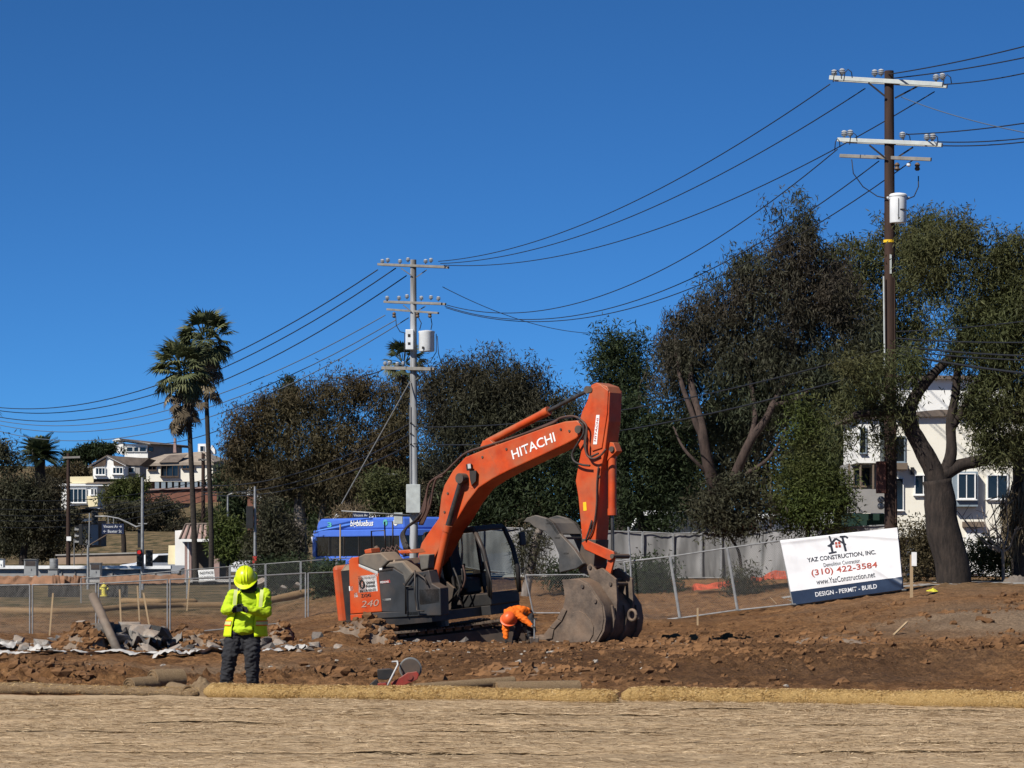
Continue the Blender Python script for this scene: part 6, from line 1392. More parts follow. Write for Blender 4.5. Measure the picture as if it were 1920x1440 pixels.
# the big trees on the right
tree('eucalyptus_tree', 'biggest dark eucalyptus with peaked crown and forked trunk behind the screen', 'tree', 1352, 111, [(1348, 960, -.6), (1335, 900, -1.4), (1318, 820, -1.7), (1300, 740, -1), (1290, 660, 0)], .36, .09,
     [(1492, 425, 44, 52), (1478, 490, 80, 70), (1405, 520, 75, 60), (1540, 560, 80, 90), (1440, 580, 120, 80), (1345, 590, 75, 65), (1290, 620, 55, 60), (1270, 700, 48, 75), (1330, 690, 80, 70), (1420, 690, 110, 80), (1530, 690, 120, 85), (1600, 740, 80, 70), (1480, 770, 100, 60), (1350, 800, 40, 50, 1.5), (1420, 810, 40, 50, 1.5), (1620, 650, 60, 80), (1250, 650, 26, 40)],
     2250, 56, .24, .042, 1.3, 'euc', 'barkred', 1, clump_r=(.22, .62), zsq=1.25, hollow=.3, voids=-.85, limbs=[([(1348, 960, -.6), (1375, 900, -1.5), (1405, 830, -1.9), (1450, 760, -1.6), (1480, 690, -.6), (1490, 580, 0)], .25, .05), ([(1318, 820, -1.7), (1295, 770, -1.6), (1272, 690, -.8), (1265, 630, 0)], .14, .04), ([(1405, 830, -1.9), (1415, 770, -1.6), (1400, 680, -.6), (1395, 600, 0)], .12, .04), ([(1450, 760, -1.6), (1500, 745, -1.4), (1550, 700, -.5)], .10, .04), ([(1335, 900, -1.4), (1290, 850, -1.8), (1262, 800, -1)], .09, .03), ([(1375, 900, -1.5), (1440, 860, -1.8), (1475, 800, -1.2)], .10, .03)], dep=1.0)
tree('pepper_tree', 'massive dark trunk with spreading olive crown right of the tall pole', 'tree', 1790, 88, [(1780, 1045), (1766, 970), (1757, 900)], .56, .45,
     [(1850, 505, 70, 60), (1905, 480, 50, 50), (1780, 450, 70, 42), (1745, 500, 60, 60), (1880, 590, 85, 80), (1930, 560, 70, 90), (1840, 650, 70, 65), (1910, 690, 80, 80), (1860, 760, 60, 70), (1930, 790, 50, 70), (1800, 590, 40, 60), (1880, 840, 40, 30), (1620, 700, 55, 45, -1), (1660, 740, 45, 45, 0), (1600, 770, 45, 35, .5), (1655, 820, 30, 25, .5), (1700, 690, 40, 45), (1580, 820, 30, 30, .5), (1835, 770, 48, 52), (1870, 850, 50, 24), (1690, 780, 28, 26, -.5)],
     1900, 52, .19, .034, .9, 'olive', 'bark', 2, clump_r=(.2, .55), zsq=1.1, hollow=.35, limbs=[([(1760, 910), (1735, 850), (1708, 805), (1692, 775), (1650, 770), (1600, 780)], .34, .10), ([(1712, 812), (1705, 770), (1722, 735), (1752, 700), (1790, 660), (1830, 600)], .24, .09), ([(1762, 905), (1782, 850), (1785, 780), (1795, 700), (1800, 620)], .22, .08), ([(1768, 890), (1800, 872), (1850, 860), (1890, 830), (1930, 810)], .24, .09), ([(1785, 800), (1820, 740), (1850, 690)], .16, .06)], dep=.9)
tree('eucalyptus_tree', 'olive tree whose top shows between the peaked eucalyptus and the tall pole', 'tree', 1620, 128, [(1625, 800), (1620, 650)], .35, .15,
     [(1580, 490, 60, 45), (1640, 470, 50, 38), (1700, 445, 70, 42), (1640, 540, 70, 70), (1570, 570, 60, 60), (1720, 520, 60, 70), (1640, 620, 70, 60), (1760, 440, 60, 40), (1700, 640, 60, 70)], 900, 50, .27, .05, .7, 'olive', 'bark', 3, clump_r=(.3, .7))
tree('evergreen_tree', 'dark rounded tree standing alone between the arm and the big eucalyptus', 'tree', 1165, 135, [(1165, 850), (1165, 760)], .3, .15,
     [(1150, 650, 38, 34), (1185, 655, 38, 40), (1165, 700, 52, 45), (1130, 680, 26, 26), (1190, 720, 36, 40), (1160, 750, 50, 40)], 420, 40, .26, .055, .5, 'dark', 'bark', 4)
tree('eucalyptus_tree', 'grey-green tree with flat top behind the arm cylinder and grey pole', 'tree', 900, 152, [(900, 900), (905, 800)], .4, .2,
     [(850, 705, 45, 38), (925, 705, 62, 42), (990, 720, 45, 42), (880, 760, 75, 60), (960, 770, 80, 60), (1020, 775, 42, 48), (840, 800, 50, 60), (920, 840, 95, 60), (1010, 840, 60, 60), (1060, 770, 30, 45), (810, 740, 30, 45)], 1800, 52, .28, .05, 1.1, 'mid', 'bark', 5, clump_r=(.3, .75), zsq=1.2, hollow=.3)
tree('eucalyptus_tree', 'broad rust-brown tree between the palms and the grey pole', 'tree', 565, 172, [(562, 950), (560, 860)], .45, .25,
     [(465, 800, 48, 40), (520, 770, 55, 42), (590, 755, 60, 42), (650, 738, 55, 38), (710, 745, 50, 42), (745, 790, 30, 55), (480, 860, 62, 55), (570, 840, 85, 62), (670, 830, 85, 65), (730, 850, 45, 55), (450, 840, 34, 45), (520, 905, 70, 40), (620, 905, 80, 45), (700, 905, 50, 45)], 2200, 50, .30, .055, .9, 'brown', 'barkpale', 6, clump_r=(.35, .8), zsq=1.1, hollow=.4,
     limbs=[([(520, 1000), (515, 950), (505, 900)], .22, .12), ([(655, 1010), (650, 950), (660, 880)], .25, .14), ([(600, 990), (610, 930), (640, 870)], .2, .1)])
# dark evergreens below the boom and beside the arm
tree('evergreen_tree', 'dense dark evergreen filling the space under the boom', 'tree', 1000, 116, [(1000, 950)], .2, .12,
     [(960, 890, 60, 45), (1030, 880, 55, 60), (905, 930, 60, 50), (985, 950, 80, 42), (1060, 930, 45, 55), (890, 970, 40, 30)], 620, 40, .24, .055, .35, 'dark', 'bark', 7)
tree('evergreen_tree', 'dense dark evergreen to the right of the excavator arm', 'tree', 1215, 113, [(1200, 950), (1190, 880)], .18, .1,
     [(1190, 780, 45, 50), (1180, 850, 45, 60), (1230, 830, 55, 60), (1210, 910, 65, 55), (1265, 930, 50, 55), (1170, 950, 35, 50), (1280, 860, 35, 50), (1240, 985, 40, 25)], 760, 40, .24, .055, .35, 'dark', 'bark', 8, limbs=[([(1172, 880), (1178, 920), (1195, 950)], .09, .06)])
tree('bottlebrush_shrub', 'olive-green shrub around the yellow pole behind the screen', 'shrub', 1255, 120, None, 0, 0, [(1250, 900, 40, 30), (1285, 880, 35, 35), (1270, 930, 50, 30), (1225, 930, 25, 30)], 240, 36, .2, .05, .3, 'olive', 'bark', 9)
tree('cypress_tree', 'light green conical tree in front of the white building', 'tree', 1515, 97, [(1515, 930)], .12, .06,
     [(1508, 765, 18, 32), (1512, 820, 34, 40), (1500, 880, 45, 45), (1535, 900, 50, 50), (1480, 940, 38, 42), (1530, 955, 55, 40), (1565, 930, 28, 50), (1500, 970, 45, 25)], 620, 42, .17, .04, -.2, 'bright', 'bark', 10)
tree('young_tree', 'slim young dark tree in front of the grey screen, above the netting', 'tree', 1394, 96, [(1388, 1060), (1382, 1030), (1366, 1000), (1362, 960)], .06, .035,
     [(1335, 945, 34, 28), (1390, 935, 36, 35), (1360, 980, 42, 24), (1410, 975, 28, 22), (1330, 975, 22, 18), (1370, 915, 24, 26)], 240, 38, .2, .05, .4, 'mid', 'bark', 11)
tree('young_tree', 'low leafy bush growing at the foot of the slim young tree', 'shrub', 1398, 95, None, 0, 0, [(1395, 1085, 20, 18), (1400, 1110, 22, 22), (1385, 1100, 14, 16)], 90, 30, .16, .04, .1, 'mid', 'bark', 12)
# leaning feathery trunk left of the bucket
fe = tree('araucaria_tree', 'leaning pale trunk with short feathery side shoots behind the cab', 'tree', 985, 97, [(988, 1110), (998, 1060), (1006, 1010), (1014, 985)], .17, .13, None, 0, 0, 0, 0, 0, 'dark', 'barkpale', 13)
r5 = np.random.RandomState(5)
crown(fe, lobes_px([(975, 1035, 12, 30), (1008, 1040, 12, 30), (990, 1010, 18, 25), (1020, 1010, 14, 22), (985, 1065, 8, 20), (1010, 1070, 8, 18)], 97), 90, 26, .26, .03, .5, LM['mid'], 14, (.2, .4), .3, name='shoots')
# shrubs by the building and the banner
tree('hedge_shrub', 'dark twiggy shrub between the banner and the massive trunk', 'shrub', 1720, 90, [(1724, 1040)], .06, .03, [(1715, 1010, 26, 26), (1735, 1040, 28, 30), (1712, 1060, 24, 28), (1740, 1000, 22, 20)], 190, 36, .13, .04, .1, 'brown', 'bark', 15)
tree('hedge_shrub', 'low green shrub at the foot of the white wall near the picture edge', 'shrub', 1855, 92, None, 0, 0, [(1850, 1040, 28, 22), (1880, 1050, 28, 20), (1830, 1058, 18, 14)], 150, 36, .2, .04, -.3, 'olive', 'bark', 16)
bt = tree('bare_bush', 'leafless branching bush in front of the white wall', 'shrub', 1880, 90, [(1878, 1030)], .06, .04, None, 0, 0, 0, 0, 0, 'dry', 'barkpale', 17)
rb = random.Random(4)
for k in range(9):
    a = (1876 + rb.uniform(-4, 6), 1035); t_x, t_y = 1800 + k * 13 + rb.uniform(-8, 8), rb.uniform(930, 1000); m_x, m_y = (a[0] + t_x) / 2 + rb.uniform(-8, 8), (a[1] + t_y) / 2 + rb.uniform(2, 18)
    limb(bt, [P(*a, 90), P(m_x, m_y, 90 + rb.uniform(-.4, .4)), P(t_x, t_y, 90 + rb.uniform(-.6, .6))], .035, .010, M['barkpale'], 'branch', 6, .05, k)
    for j in range(3): f_ = rb.uniform(.4, .9); q = (a[0] + (t_x - a[0]) * f_, a[1] + (t_y - a[1]) * f_); limb(bt, [P(*q, 90), P(q[0] + rb.uniform(-22, 22), q[1] - rb.uniform(5, 30), 90 + rb.uniform(-.5, .5))], .014, .006, M['barkpale'], 'twig', 5, .03, k + j)
sk = tree('palm_stump', 'palm trunk with dead hanging skirt at the picture edge', 'palm', 1912, 91, [(1912, 1000), (1914, 900), (1916, 820)], .3, .25, None, 0, 0, 0, 0, 0, 'dry', 'palmbark', 18)
crown(sk, lobes_px([(1905, 930, 16, 30), (1912, 980, 20, 40), (1900, 960, 12, 30), (1925, 940, 14, 50)], 91), 110, 26, .7, .05, 3.0, LM['palmdead'], 19, (.2, .4), .5, name='skirt')
heap('rock_pile', 1880, 1935, 89.5, .32, M['asph'], 'dark rocks heaped below the palm skirt at the picture edge', 'rocks', 5, .8)
# middle distance, behind the fences on the left
tree('street_tree', 'small bright street tree beside the kiosk', 'tree', 428, 160, [(427, 1060), (426, 1030)], .12, .07, [(415, 1000, 22, 18), (440, 1000, 26, 24), (425, 1025, 32, 22), (450, 1030, 22, 22), (412, 975, 12, 14)], 260, 36, .28, .07, .1, 'bright', 'bark', 20)
tree('roadside_shrub', 'tall olive shrub with brown stems beside the traffic signal', 'shrub', 510, 150, None, 0, 0, [(495, 1010, 28, 40), (525, 1000, 30, 40), (505, 960, 25, 30), (520, 1040, 40, 28), (490, 1045, 30, 22), (548, 1030, 22, 35)], 420, 36, .26, .06, .2, 'mid', 'bark', 21)
tree('roadside_shrub', 'low dark hedge behind the fence between worker and bus', 'shrub', 540, 124, None, 0, 0, [(500, 1075, 28, 22), (545, 1070, 32, 24), (590, 1078, 26, 22), (520, 1090, 40, 16), (575, 1095, 30, 14)], 300, 36, .2, .05, .2, 'dark', 'bark', 22)
tree('roadside_shrub', 'dark round shrub beside the excavator counterweight', 'shrub', 622, 100, None, 0, 0, [(615, 1100, 18, 24), (628, 1085, 16, 24), (635, 1115, 14, 16)], 150, 36, .16, .045, .2, 'dark', 'bark', 23)
tree('street_tree', 'round olive tree behind the bus roof, left of the grey pole', 'tree', 720, 158, [(716, 960)], .14, .1, [(715, 910, 34, 26), (745, 915, 26, 24), (700, 935, 26, 24), (730, 945, 36, 22), (755, 940, 18, 24)], 330, 36, .26, .06, .3, 'olive', 'bark', 24)
tree('roadside_shrub', 'pale grassy clump just above the blue bus', 'shrub', 660, 154, None, 0, 0, [(648, 965, 14, 10), (668, 968, 16, 9), (640, 975, 10, 8)], 60, 30, .3, .04, -1.0, 'dry', 'bark', 25)
tree('roadside_shrub', 'dark green shrub at the foot of the tall thin post beside the bucket', 'shrub', 1215, 99, None, 0, 0, [(1198, 1085, 26, 22), (1230, 1072, 22, 26), (1215, 1105, 34, 14), (1250, 1100, 18, 14)], 210, 36, .16, .045, .2, 'dark', 'bark', 60)
tree('roadside_shrub', 'dark low shrub seen between thumb and bucket', 'shrub', 1062, 99, None, 0, 0, [(1050, 1075, 16, 16), (1075, 1085, 18, 12)], 90, 34, .16, .045, .2, 'dark', 'bark', 61)
# backdrop trees filling the gaps under the crowns
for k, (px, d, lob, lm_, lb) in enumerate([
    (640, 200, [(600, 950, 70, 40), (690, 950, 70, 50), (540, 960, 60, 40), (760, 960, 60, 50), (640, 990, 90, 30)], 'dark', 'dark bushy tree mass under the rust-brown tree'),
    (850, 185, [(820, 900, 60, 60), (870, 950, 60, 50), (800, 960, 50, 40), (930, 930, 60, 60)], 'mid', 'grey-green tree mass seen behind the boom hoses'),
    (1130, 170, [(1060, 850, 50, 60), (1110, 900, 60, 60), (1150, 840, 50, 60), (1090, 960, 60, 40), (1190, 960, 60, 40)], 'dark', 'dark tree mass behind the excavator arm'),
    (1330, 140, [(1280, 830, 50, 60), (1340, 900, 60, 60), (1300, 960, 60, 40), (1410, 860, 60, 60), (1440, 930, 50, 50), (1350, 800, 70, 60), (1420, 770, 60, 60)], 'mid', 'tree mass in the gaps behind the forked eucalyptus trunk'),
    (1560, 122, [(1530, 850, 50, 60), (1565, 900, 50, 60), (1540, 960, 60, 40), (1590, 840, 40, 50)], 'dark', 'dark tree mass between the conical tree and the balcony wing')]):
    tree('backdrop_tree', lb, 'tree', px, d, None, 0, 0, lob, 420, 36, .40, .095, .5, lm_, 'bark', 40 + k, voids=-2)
# hillside
tree('hillside_tree', 'dark leafy trees at the left edge below the date palm', 'tree', 40, 205, [(50, 1000)], .3, .2, [(8, 862, 30, 34), (50, 930, 50, 32), (15, 930, 50, 40), (70, 950, 45, 40), (30, 980, 60, 35), (100, 925, 22, 26), (85, 990, 40, 30), (2, 838, 20, 18)], 900, 40, .36, .08, .5, 'mid', 'bark', 26)
tree('hillside_shrub', 'bright green bush spilling down from the yellow house', 'shrub', 225, 300, None, 0, 0, [(228, 918, 32, 17), (258, 912, 18, 17), (208, 940, 20, 13), (240, 944, 32, 16)], 300, 34, .5, .12, .2, 'bright', 'bark', 27)
tree('hillside_shrub', 'dull green scrub between the yellow house and the brick wall', 'shrub', 260, 285, None, 0, 0, [(250, 965, 40, 24), (290, 960, 36, 30), (310, 990, 34, 30), (270, 1000, 30, 25), (330, 1010, 24, 26), (290, 1025, 36, 18)], 420, 34, .45, .11, .2, 'mid', 'bark', 28)
tree('hillside_shrub', 'scrub growing in front of the brick wall', 'shrub', 325, 300, None, 0, 0, [(312, 950, 24, 18), (345, 985, 16, 18), (390, 970, 20, 16)], 130, 34, .45, .11, .2, 'mid', 'bark', 29)
tree('hillside_tree', 'dark rounded tree on the hilltop beside the white house', 'tree', 175, 420, None, 0, 0, [(170, 850, 42, 14), (195, 842, 28, 14), (145, 862, 26, 12), (130, 870, 20, 12)], 260, 34, .7, .17, .2, 'dark', 'bark', 30)
tree('hillside_shrub', 'purplish bare brush on the slope behind the dark slim pole', 'shrub', 105, 380, None, 0, 0, [(100, 895, 26, 16), (135, 895, 30, 14), (150, 880, 20, 12), (80, 905, 22, 14)], 200, 34, .6, .12, .1, 'brown', 'bark', 31)
tree('hillside_shrub', 'patchy brush on the bank above the street at the left', 'shrub', 60, 215, None, 0, 0, [(20, 1020, 40, 20), (70, 1030, 40, 18), (115, 1015, 30, 22), (145, 1005, 14, 14)], 260, 34, .35, .09, .2, 'mid', 'bark', 32)
tree('hillside_tree', 'dark trees behind the roofs at the foot of the rust-brown tree', 'tree', 435, 230, None, 0, 0, [(430, 900, 30, 40), (440, 950, 30, 40), (410, 990, 24, 20), (455, 985, 26, 26)], 300, 34, .4, .1, .4, 'dark', 'bark', 33)
tree('pine_tree', 'small dark pine top rising behind the rust-brown tree', 'tree', 541, 240, [(541, 800), (541, 735)], .2, .08, [(541, 718, 8, 10), (536, 735, 14, 9), (548, 738, 12, 8), (541, 755, 16, 12)], 110, 34, .35, .1, -.3, 'dark', 'bark', 34)

tree('hillside_shrub', 'dark scrub beside the slim dark pole on the bank', 'shrub', 118, 225, None, 0, 0, [(120, 985, 22, 18), (104, 1002, 24, 15), (140, 970, 14, 14)], 170, 34, .36, .09, .2, 'mid', 'bark', 70)
tree('hillside_tree', 'lone leaning trunk with sparse crown on the tan slope behind the street sign', 'tree', 234, 222, [(231, 1000), (226, 970)], .22, .12, [(226, 958, 26, 14), (245, 965, 18, 12)], 120, 32, .36, .09, .3, 'mid', 'bark', 71)
# palms
def fan_frond(seed, n_=15, ln=1.0):
    """fan leaf: stalk and a pleated fan of blades, along +X"""
    r2_ = random.Random(seed); mb = MB(); mb.tube([(0, 0, 0), (.45 * ln, 0, .03), (.85 * ln, 0, -.02)], [.03, .022, .016], 5)
    for k in range(n_):
        a = R(-95 + 190 * k / (n_ - 1)) + r2_.uniform(-.05, .05); l_ = ln * (.78 - .18 * abs(k / (n_ - 1) - .5) * 2) * r2_.uniform(.85, 1.1); o = Vector((.85 * ln, 0, -.02)); dv = Vector((math.cos(a), math.sin(a), 0)); sv = Vector((-math.sin(a), math.cos(a), 0)) * .055 * ln
        m1 = o + dv * l_ * .55 + Vector((0, 0, -.05 * l_)); tip = o + dv * l_ + Vector((0, 0, -.35 * l_ * r2_.uniform(.7, 1.4)))
        mb.add([o, m1 - sv, tip, m1 + sv], [(0, 1, 2, 3)])
    me = bpy.data.meshes.new('frond'); me.from_pydata(mb.v, [], mb.f); n2 = len(me.vertices); at = me.attributes.new('tint', 'FLOAT', 'POINT'); at.data.foreach_set('value', [r2_.random()] * n2); return me
fans = []; dead = []
for s_ in range(5):
    me = fan_frond(s_, 15); me.materials.append(LM['palm']); fans.append(me); me = fan_frond(s_ + 20, 13); me.materials.append(LM['palmdead']); dead.append(me)
def fan_palm(label, base_px, d, pts, r0, r1, crown_px, crown_py, size, n_green, n_dead, seed, skirt=1.6, group='tall fan palms in front of the kiosk'):
    r2_ = random.Random(seed); x = GX(base_px, d); root = thing('fan_palm', label, 'palm tree', (x, d, float(hz(x, d)) - .1), group)
    limb(root, [root.location] + [P(a, b, d) for a, b in pts], r0, r1, M['palmbark'], 'trunk', 12)
    c = P(crown_px, crown_py, d) - root.location
    for i in range(n_green + n_dead):
        gr = i < n_green; o = bpy.data.objects.new('frond', (fans if gr else dead)[r2_.randrange(5)]); COL.objects.link(o); o.parent = root
        az = r2_.uniform(0, 6.28); t = i / max(1, n_green)
        el = R(80 - 135 * t ** .85 + r2_.uniform(-12, 12)) if gr else R(-42 - 44 * r2_.random())
        dz = 0.15 - .5 * t if gr else -.4 - skirt * r2_.random()
        o.location = c + Vector((math.cos(az) * .2, math.sin(az) * .2, dz)); o.rotation_euler = (r2_.uniform(-.4, .4), -el, az); s_ = size * r2_.uniform(.85, 1.12) * (1 if gr else .82); o.scale = (s_, s_, s_)
    return root
fan_palm('shorter fan palm with shaggy grey-green crown, left of the pair', 367, 152, [(364, 1000), (360, 900), (355, 800), (350, 740)], .155, .12, 343, 690, 1.05, 84, 44, 1, 2.1)
fan_palm('taller fan palm with round crown, right of the pair', 396, 156, [(396, 1000), (393, 900), (389, 800), (386, 720)], .15, .115, 386, 634, 1.02, 84, 44, 2, 2.6)
fan_palm('small fan palm peeking out behind the grey pole', 757, 205, [(757, 900), (757, 760), (757, 690)], .2, .15, 757, 678, 1.05, 34, 12, 3, 1.2, None)
fan_palm('fan palm whose drooping frond tips enter at the left edge', -72, 150, [(-72, 900), (-70, 790)], .24, .18, -62, 752, 1.05, 40, 16, 4, 1.5, None)
def date_frond(seed):
    r2_ = random.Random(seed); mb = MB(); pts = []
    for i in range(13): t = i / 12; pts.append(Vector((t * 1.0, 0, .35 * t - .62 * t * t)))
    mb.tube(pts, [.03 * (1 - .8 * i / 12) for i in range(13)], 4)
    for i in range(1, 46):
        t = i / 46; k = t * 12; j = min(11, int(k)); p = pts[j].lerp(pts[j + 1], k - j); l_ = .26 * math.sin(math.pi * min(1, t * .85 + .12)) + .05
        for s_ in (-1, 1): q = p + Vector((.10, s_ * l_, -.10 * l_ + .03)); mb.add([p, p.lerp(q, .5) + Vector((.02, 0, 0)), q, p.lerp(q, .5) - Vector((.02, 0, 0))], [(0, 1, 2, 3)])
    me = bpy.data.meshes.new('frond'); me.from_pydata(mb.v, [], mb.f); at = me.attributes.new('tint', 'FLOAT', 'POINT'); at.data.foreach_set('value', [r2_.random()] * len(me.vertices)); me.materials.append(LM['date']); return me
df = [date_frond(s_) for s_ in range(4)]
D5 = 235; x = GX(75, D5); dp = thing('date_palm', 'date palm with arching dark fronds on the skyline at the left', 'palm tree', (x, D5, float(hz(x, D5)) - .2))
limb(dp, [dp.location, P(75, 900, D5), P(74, 862, D5)], .42, .45, M['palmbark'], 'trunk', 12)
r6 = random.Random(8)
for i in range(64):
    o = bpy.data.objects.new('frond', df[i % 4]); COL.objects.link(o); o.parent = dp; o.location = P(74, 856, D5) - dp.location; t = i / 63; az = i * 2.399 + r6.uniform(-.2, .2); s_ = r6.uniform(1.75, 2.2)
    o.rotation_euler = (r6.uniform(-.3, .3), -R(72 - 92 * t), az); o.scale = (s_, s_, s_)
# ------------------------------------------------------------------ buildings
M['stucco'] = pm('cream_stucco', (.80, .76, .65), (.74, .70, .60), scale=1.2, rough=.9, bump=.15, bscale=30)
M['stuccow'] = pm('white_stucco', (.82, .81, .77), (.75, .74, .70), scale=1.0, rough=.9, bump=.15, bscale=30, c3=(.70, .68, .64), c3scale=.35)
M['yellowwall'] = pm('pale_yellow_wall', (.76, .66, .42), (.70, .60, .38), scale=.8, rough=.9)
M['trimw'] = plain('white_trim', (.80, .80, .78), .6)
M['roofbrown'] = pm('brown_shingle', (.17, .135, .11), (.10, .08, .068), scale=1.5, rough=.95, bump=.4, bscale=8)
M['rooftan'] = pm('tan_roof', (.34, .28, .22), (.25, .205, .165), scale=1.2, rough=.95, bump=.3, bscale=8)
M['brick'] = pm('brick_wall_far', (.22, .095, .065), (.15, .07, .05), scale=2, rough=.95, bump=.4, bscale=6)
M['grey_and_shaded'] = pm('grey_and_shaded_stucco', (.30, .285, .27), (.24, .23, .22), scale=1, rough=.9)  # grey also stands in for shade on the hillside houses' side walls
M['bluegrey'] = plain('blue_grey_trim_and_shade', (.22, .27, .31), .6)  # trim colour, also carrying the shade of the wing's side wall
M['shade'] = pm('brown_shade_and_trim', (.18, .135, .10), (.13, .10, .075), scale=1, rough=.9)  # brown carries under-floor and recess shade; hoods and posts share it
M['pinkstone'] = pm('pinkish_stone', (.36, .24, .21), (.26, .18, .16), scale=3, rough=.9)
M['timberdark'] = pm('dark_timber', (.10, .07, .052), (.06, .042, .032), scale=3, rough=.9, stretch=(1, 1, .3))
def pbox(px0, px1, py0, py1, d, depth, name, mat, parent, bev=0, off=0):
    """upright box whose front face fills the given photo rectangle at depth d"""
    a = P(px0, py1, d); b = P(px1, py0, d); mb = MB(); mb.box(((a.x + b.x) / 2, d + depth / 2 + off, (a.z + b.z) / 2), (b.x - a.x, depth, b.z - a.z)); return mb.build(name, mat, parent, bevel=bev)
def window(px0, px1, py0, py1, d, parent, frame='trimw', panes=2, fw=2.0, sill=True, pane='glass', proud=.07, name='window'):
    """frame bars proud of the wall, panes set back between them"""
    a = P(px0, py1, d); b = P(px1, py0, d); w_ = fw * d / F; mb = MB(); yf = d - proud / 2
    mb.box(((a.x + b.x) / 2, yf, a.z + w_ / 2), (b.x - a.x, proud, w_)); mb.box(((a.x + b.x) / 2, yf, b.z - w_ / 2), (b.x - a.x, proud, w_))
    hh = b.z - a.z - 2 * w_
    for x in (a.x + w_ / 2, b.x - w_ / 2): mb.box((x, yf, (a.z + b.z) / 2), (w_, proud, hh))
    for k in range(1, panes): mb.box((a.x + (b.x - a.x) * k / panes, yf + .01, (a.z + b.z) / 2), (w_ * .7, proud - .02, hh))
    fr = mb.build(name, M[frame], parent)
    for k in range(panes):
        x0 = a.x + w_ * .9 + (b.x - a.x - 1.8 * w_) * k / panes; x1 = a.x + w_ * .9 + (b.x - a.x - 1.8 * w_) * (k + 1) / panes
        mb = MB(); mb.box(((x0 + x1) / 2, d - .012, (a.z + b.z) / 2), (x1 - x0, .012, hh)); mb.build('pane', M[pane], fr)
    if sill: mb = MB(); mb.box(((a.x + b.x) / 2, d - proud * .8, a.z - w_ * .5), (b.x - a.x + w_ * 2, proud * 1.6, w_ * .9)); mb.build('sill', M[frame], fr)
    return fr
def poly(pts, depth, name, mat, parent, bev=0):
    """pts: (px, py, d) ring pushed back by depth"""
    lo = [P(*q) for q in pts]; mb = MB(); mb.prism(lo, [p + Vector((0, depth, 0)) for p in lo]); return mb.build(name, mat, parent, bevel=bev)
# white apartment building on the right
DA = 101.0; ap = thing('apartment_building', 'white stucco apartment building behind the massive trunk', 'building', P(1676, 1078, DA))
pbox(1676, 2010, 778, 1008, DA, 9, 'wall', M['stucco'], ap); pbox(1796, 2010, 1008.5, 1080, DA + .02, 9, 'wall', M['stuccow'], ap); pbox(1676, 1795, 1008.5, 1080, DA + 1.6, 6, 'carport_wall', M['shade'], ap)  # carport wall's brown has the under-floor shade in it
pbox(1680, 1900, 711, 776, DA + 4, 5, 'upper_wall', M['stuccow'], ap); poly([(1676, 782, DA - .2), (1676, 776, DA - .2), (1760, 768, DA - .2), (2010, 768, DA - .2), (2010, 777, DA - .2)], 6, 'roof', M['roofbrown'], ap)
pbox(1676, 1905, 704, 711, DA + 3.7, 5.6, 'roof', M['roofbrown'], ap)
bay = pbox(1786, 1834, 884, 950, DA - .35, .349, 'bay_window', M['bluegrey'], ap, .01); window(1795, 1829, 887, 936, DA - .36, bay, 'trimw', 2, 2.2)
window(1714, 1748, 890, 928, DA, ap, 'trimw', 2, 2.0); window(1678, 1694, 896, 957, DA, ap, 'trimw', 1, 1.5, True); window(1678, 1697, 818, 867, DA, ap, 'bluegrey', 1, 2)
window(1850, 1890, 890, 936, DA, ap, 'trimw', 2, 2.0)
pbox(1676, 1702, 868, 880, DA - .5, .498, 'window_hood', M['shade'], ap); pbox(1708, 1714, 876, 890, DA - .12, .118, 'vent', M['black'], ap)
pbox(1806, 1846, 978, 988, DA - .25, .248, 'door_hood', M['shade'], ap); dr = pbox(1812, 1842, 990, 1076, DA - .05, .048, 'door', M['trimw'], ap); pbox(1838, 1840, 1036, 1040, DA - .09, .038, 'handle', M['black'], dr)
for k in range(3): pbox(1815, 1839, 996 + 27 * k, 1018 + 27 * k, DA - .07, .018, 'door_panel', M['stuccow'], dr)
pbox(1700, 1716, 1010, 1080, DA + .3, .3, 'carport_post', M['stuccow'], ap)
# left wing with balcony
wg = thing('balcony_wing', 'grey-white balcony wing of the apartment block left of the tall pole', 'building', P(1592, 1000, DA))
pbox(1606, 1650, 786, 868, DA + .35, 4, 'wall', M['stuccow'], wg); poly([(1650.2, 868, DA + .36), (1650.2, 790, DA + .36), (1668, 800, DA + 1.5), (1668, 866, DA + 1.5)], 2, 'side_wall', M['bluegrey'], wg)  # side wall's blue-grey is its shade put into the colour
pbox(1596, 1672, 776, 785, DA + .2, 5, 'roof', M['roofbrown'], wg)
pbox(1592, 1668, 869, 916, DA + 2.2, 3, 'balcony_recess', M['grey_and_shaded'], wg); pbox(1590, 1664, 917, 962, DA + .35, .2, 'parapet', M['grey_and_shaded'], wg); pbox(1590, 1664, 963, 1002, DA + 1.4, 2, 'lower_wall', M['greencloth'], wg)
for x in (1591, 1612, 1636, 1660): pbox(x, x + 3, 869, 916.5, DA + .4, .12, 'balcony_post', M['shade'], wg)
window(1600, 1632, 876, 912, DA + 2.2, wg, 'shade', 2, 1.6)
window(1612, 1624, 802, 850, DA + .35, wg, 'bluegrey', 1, 1.2)
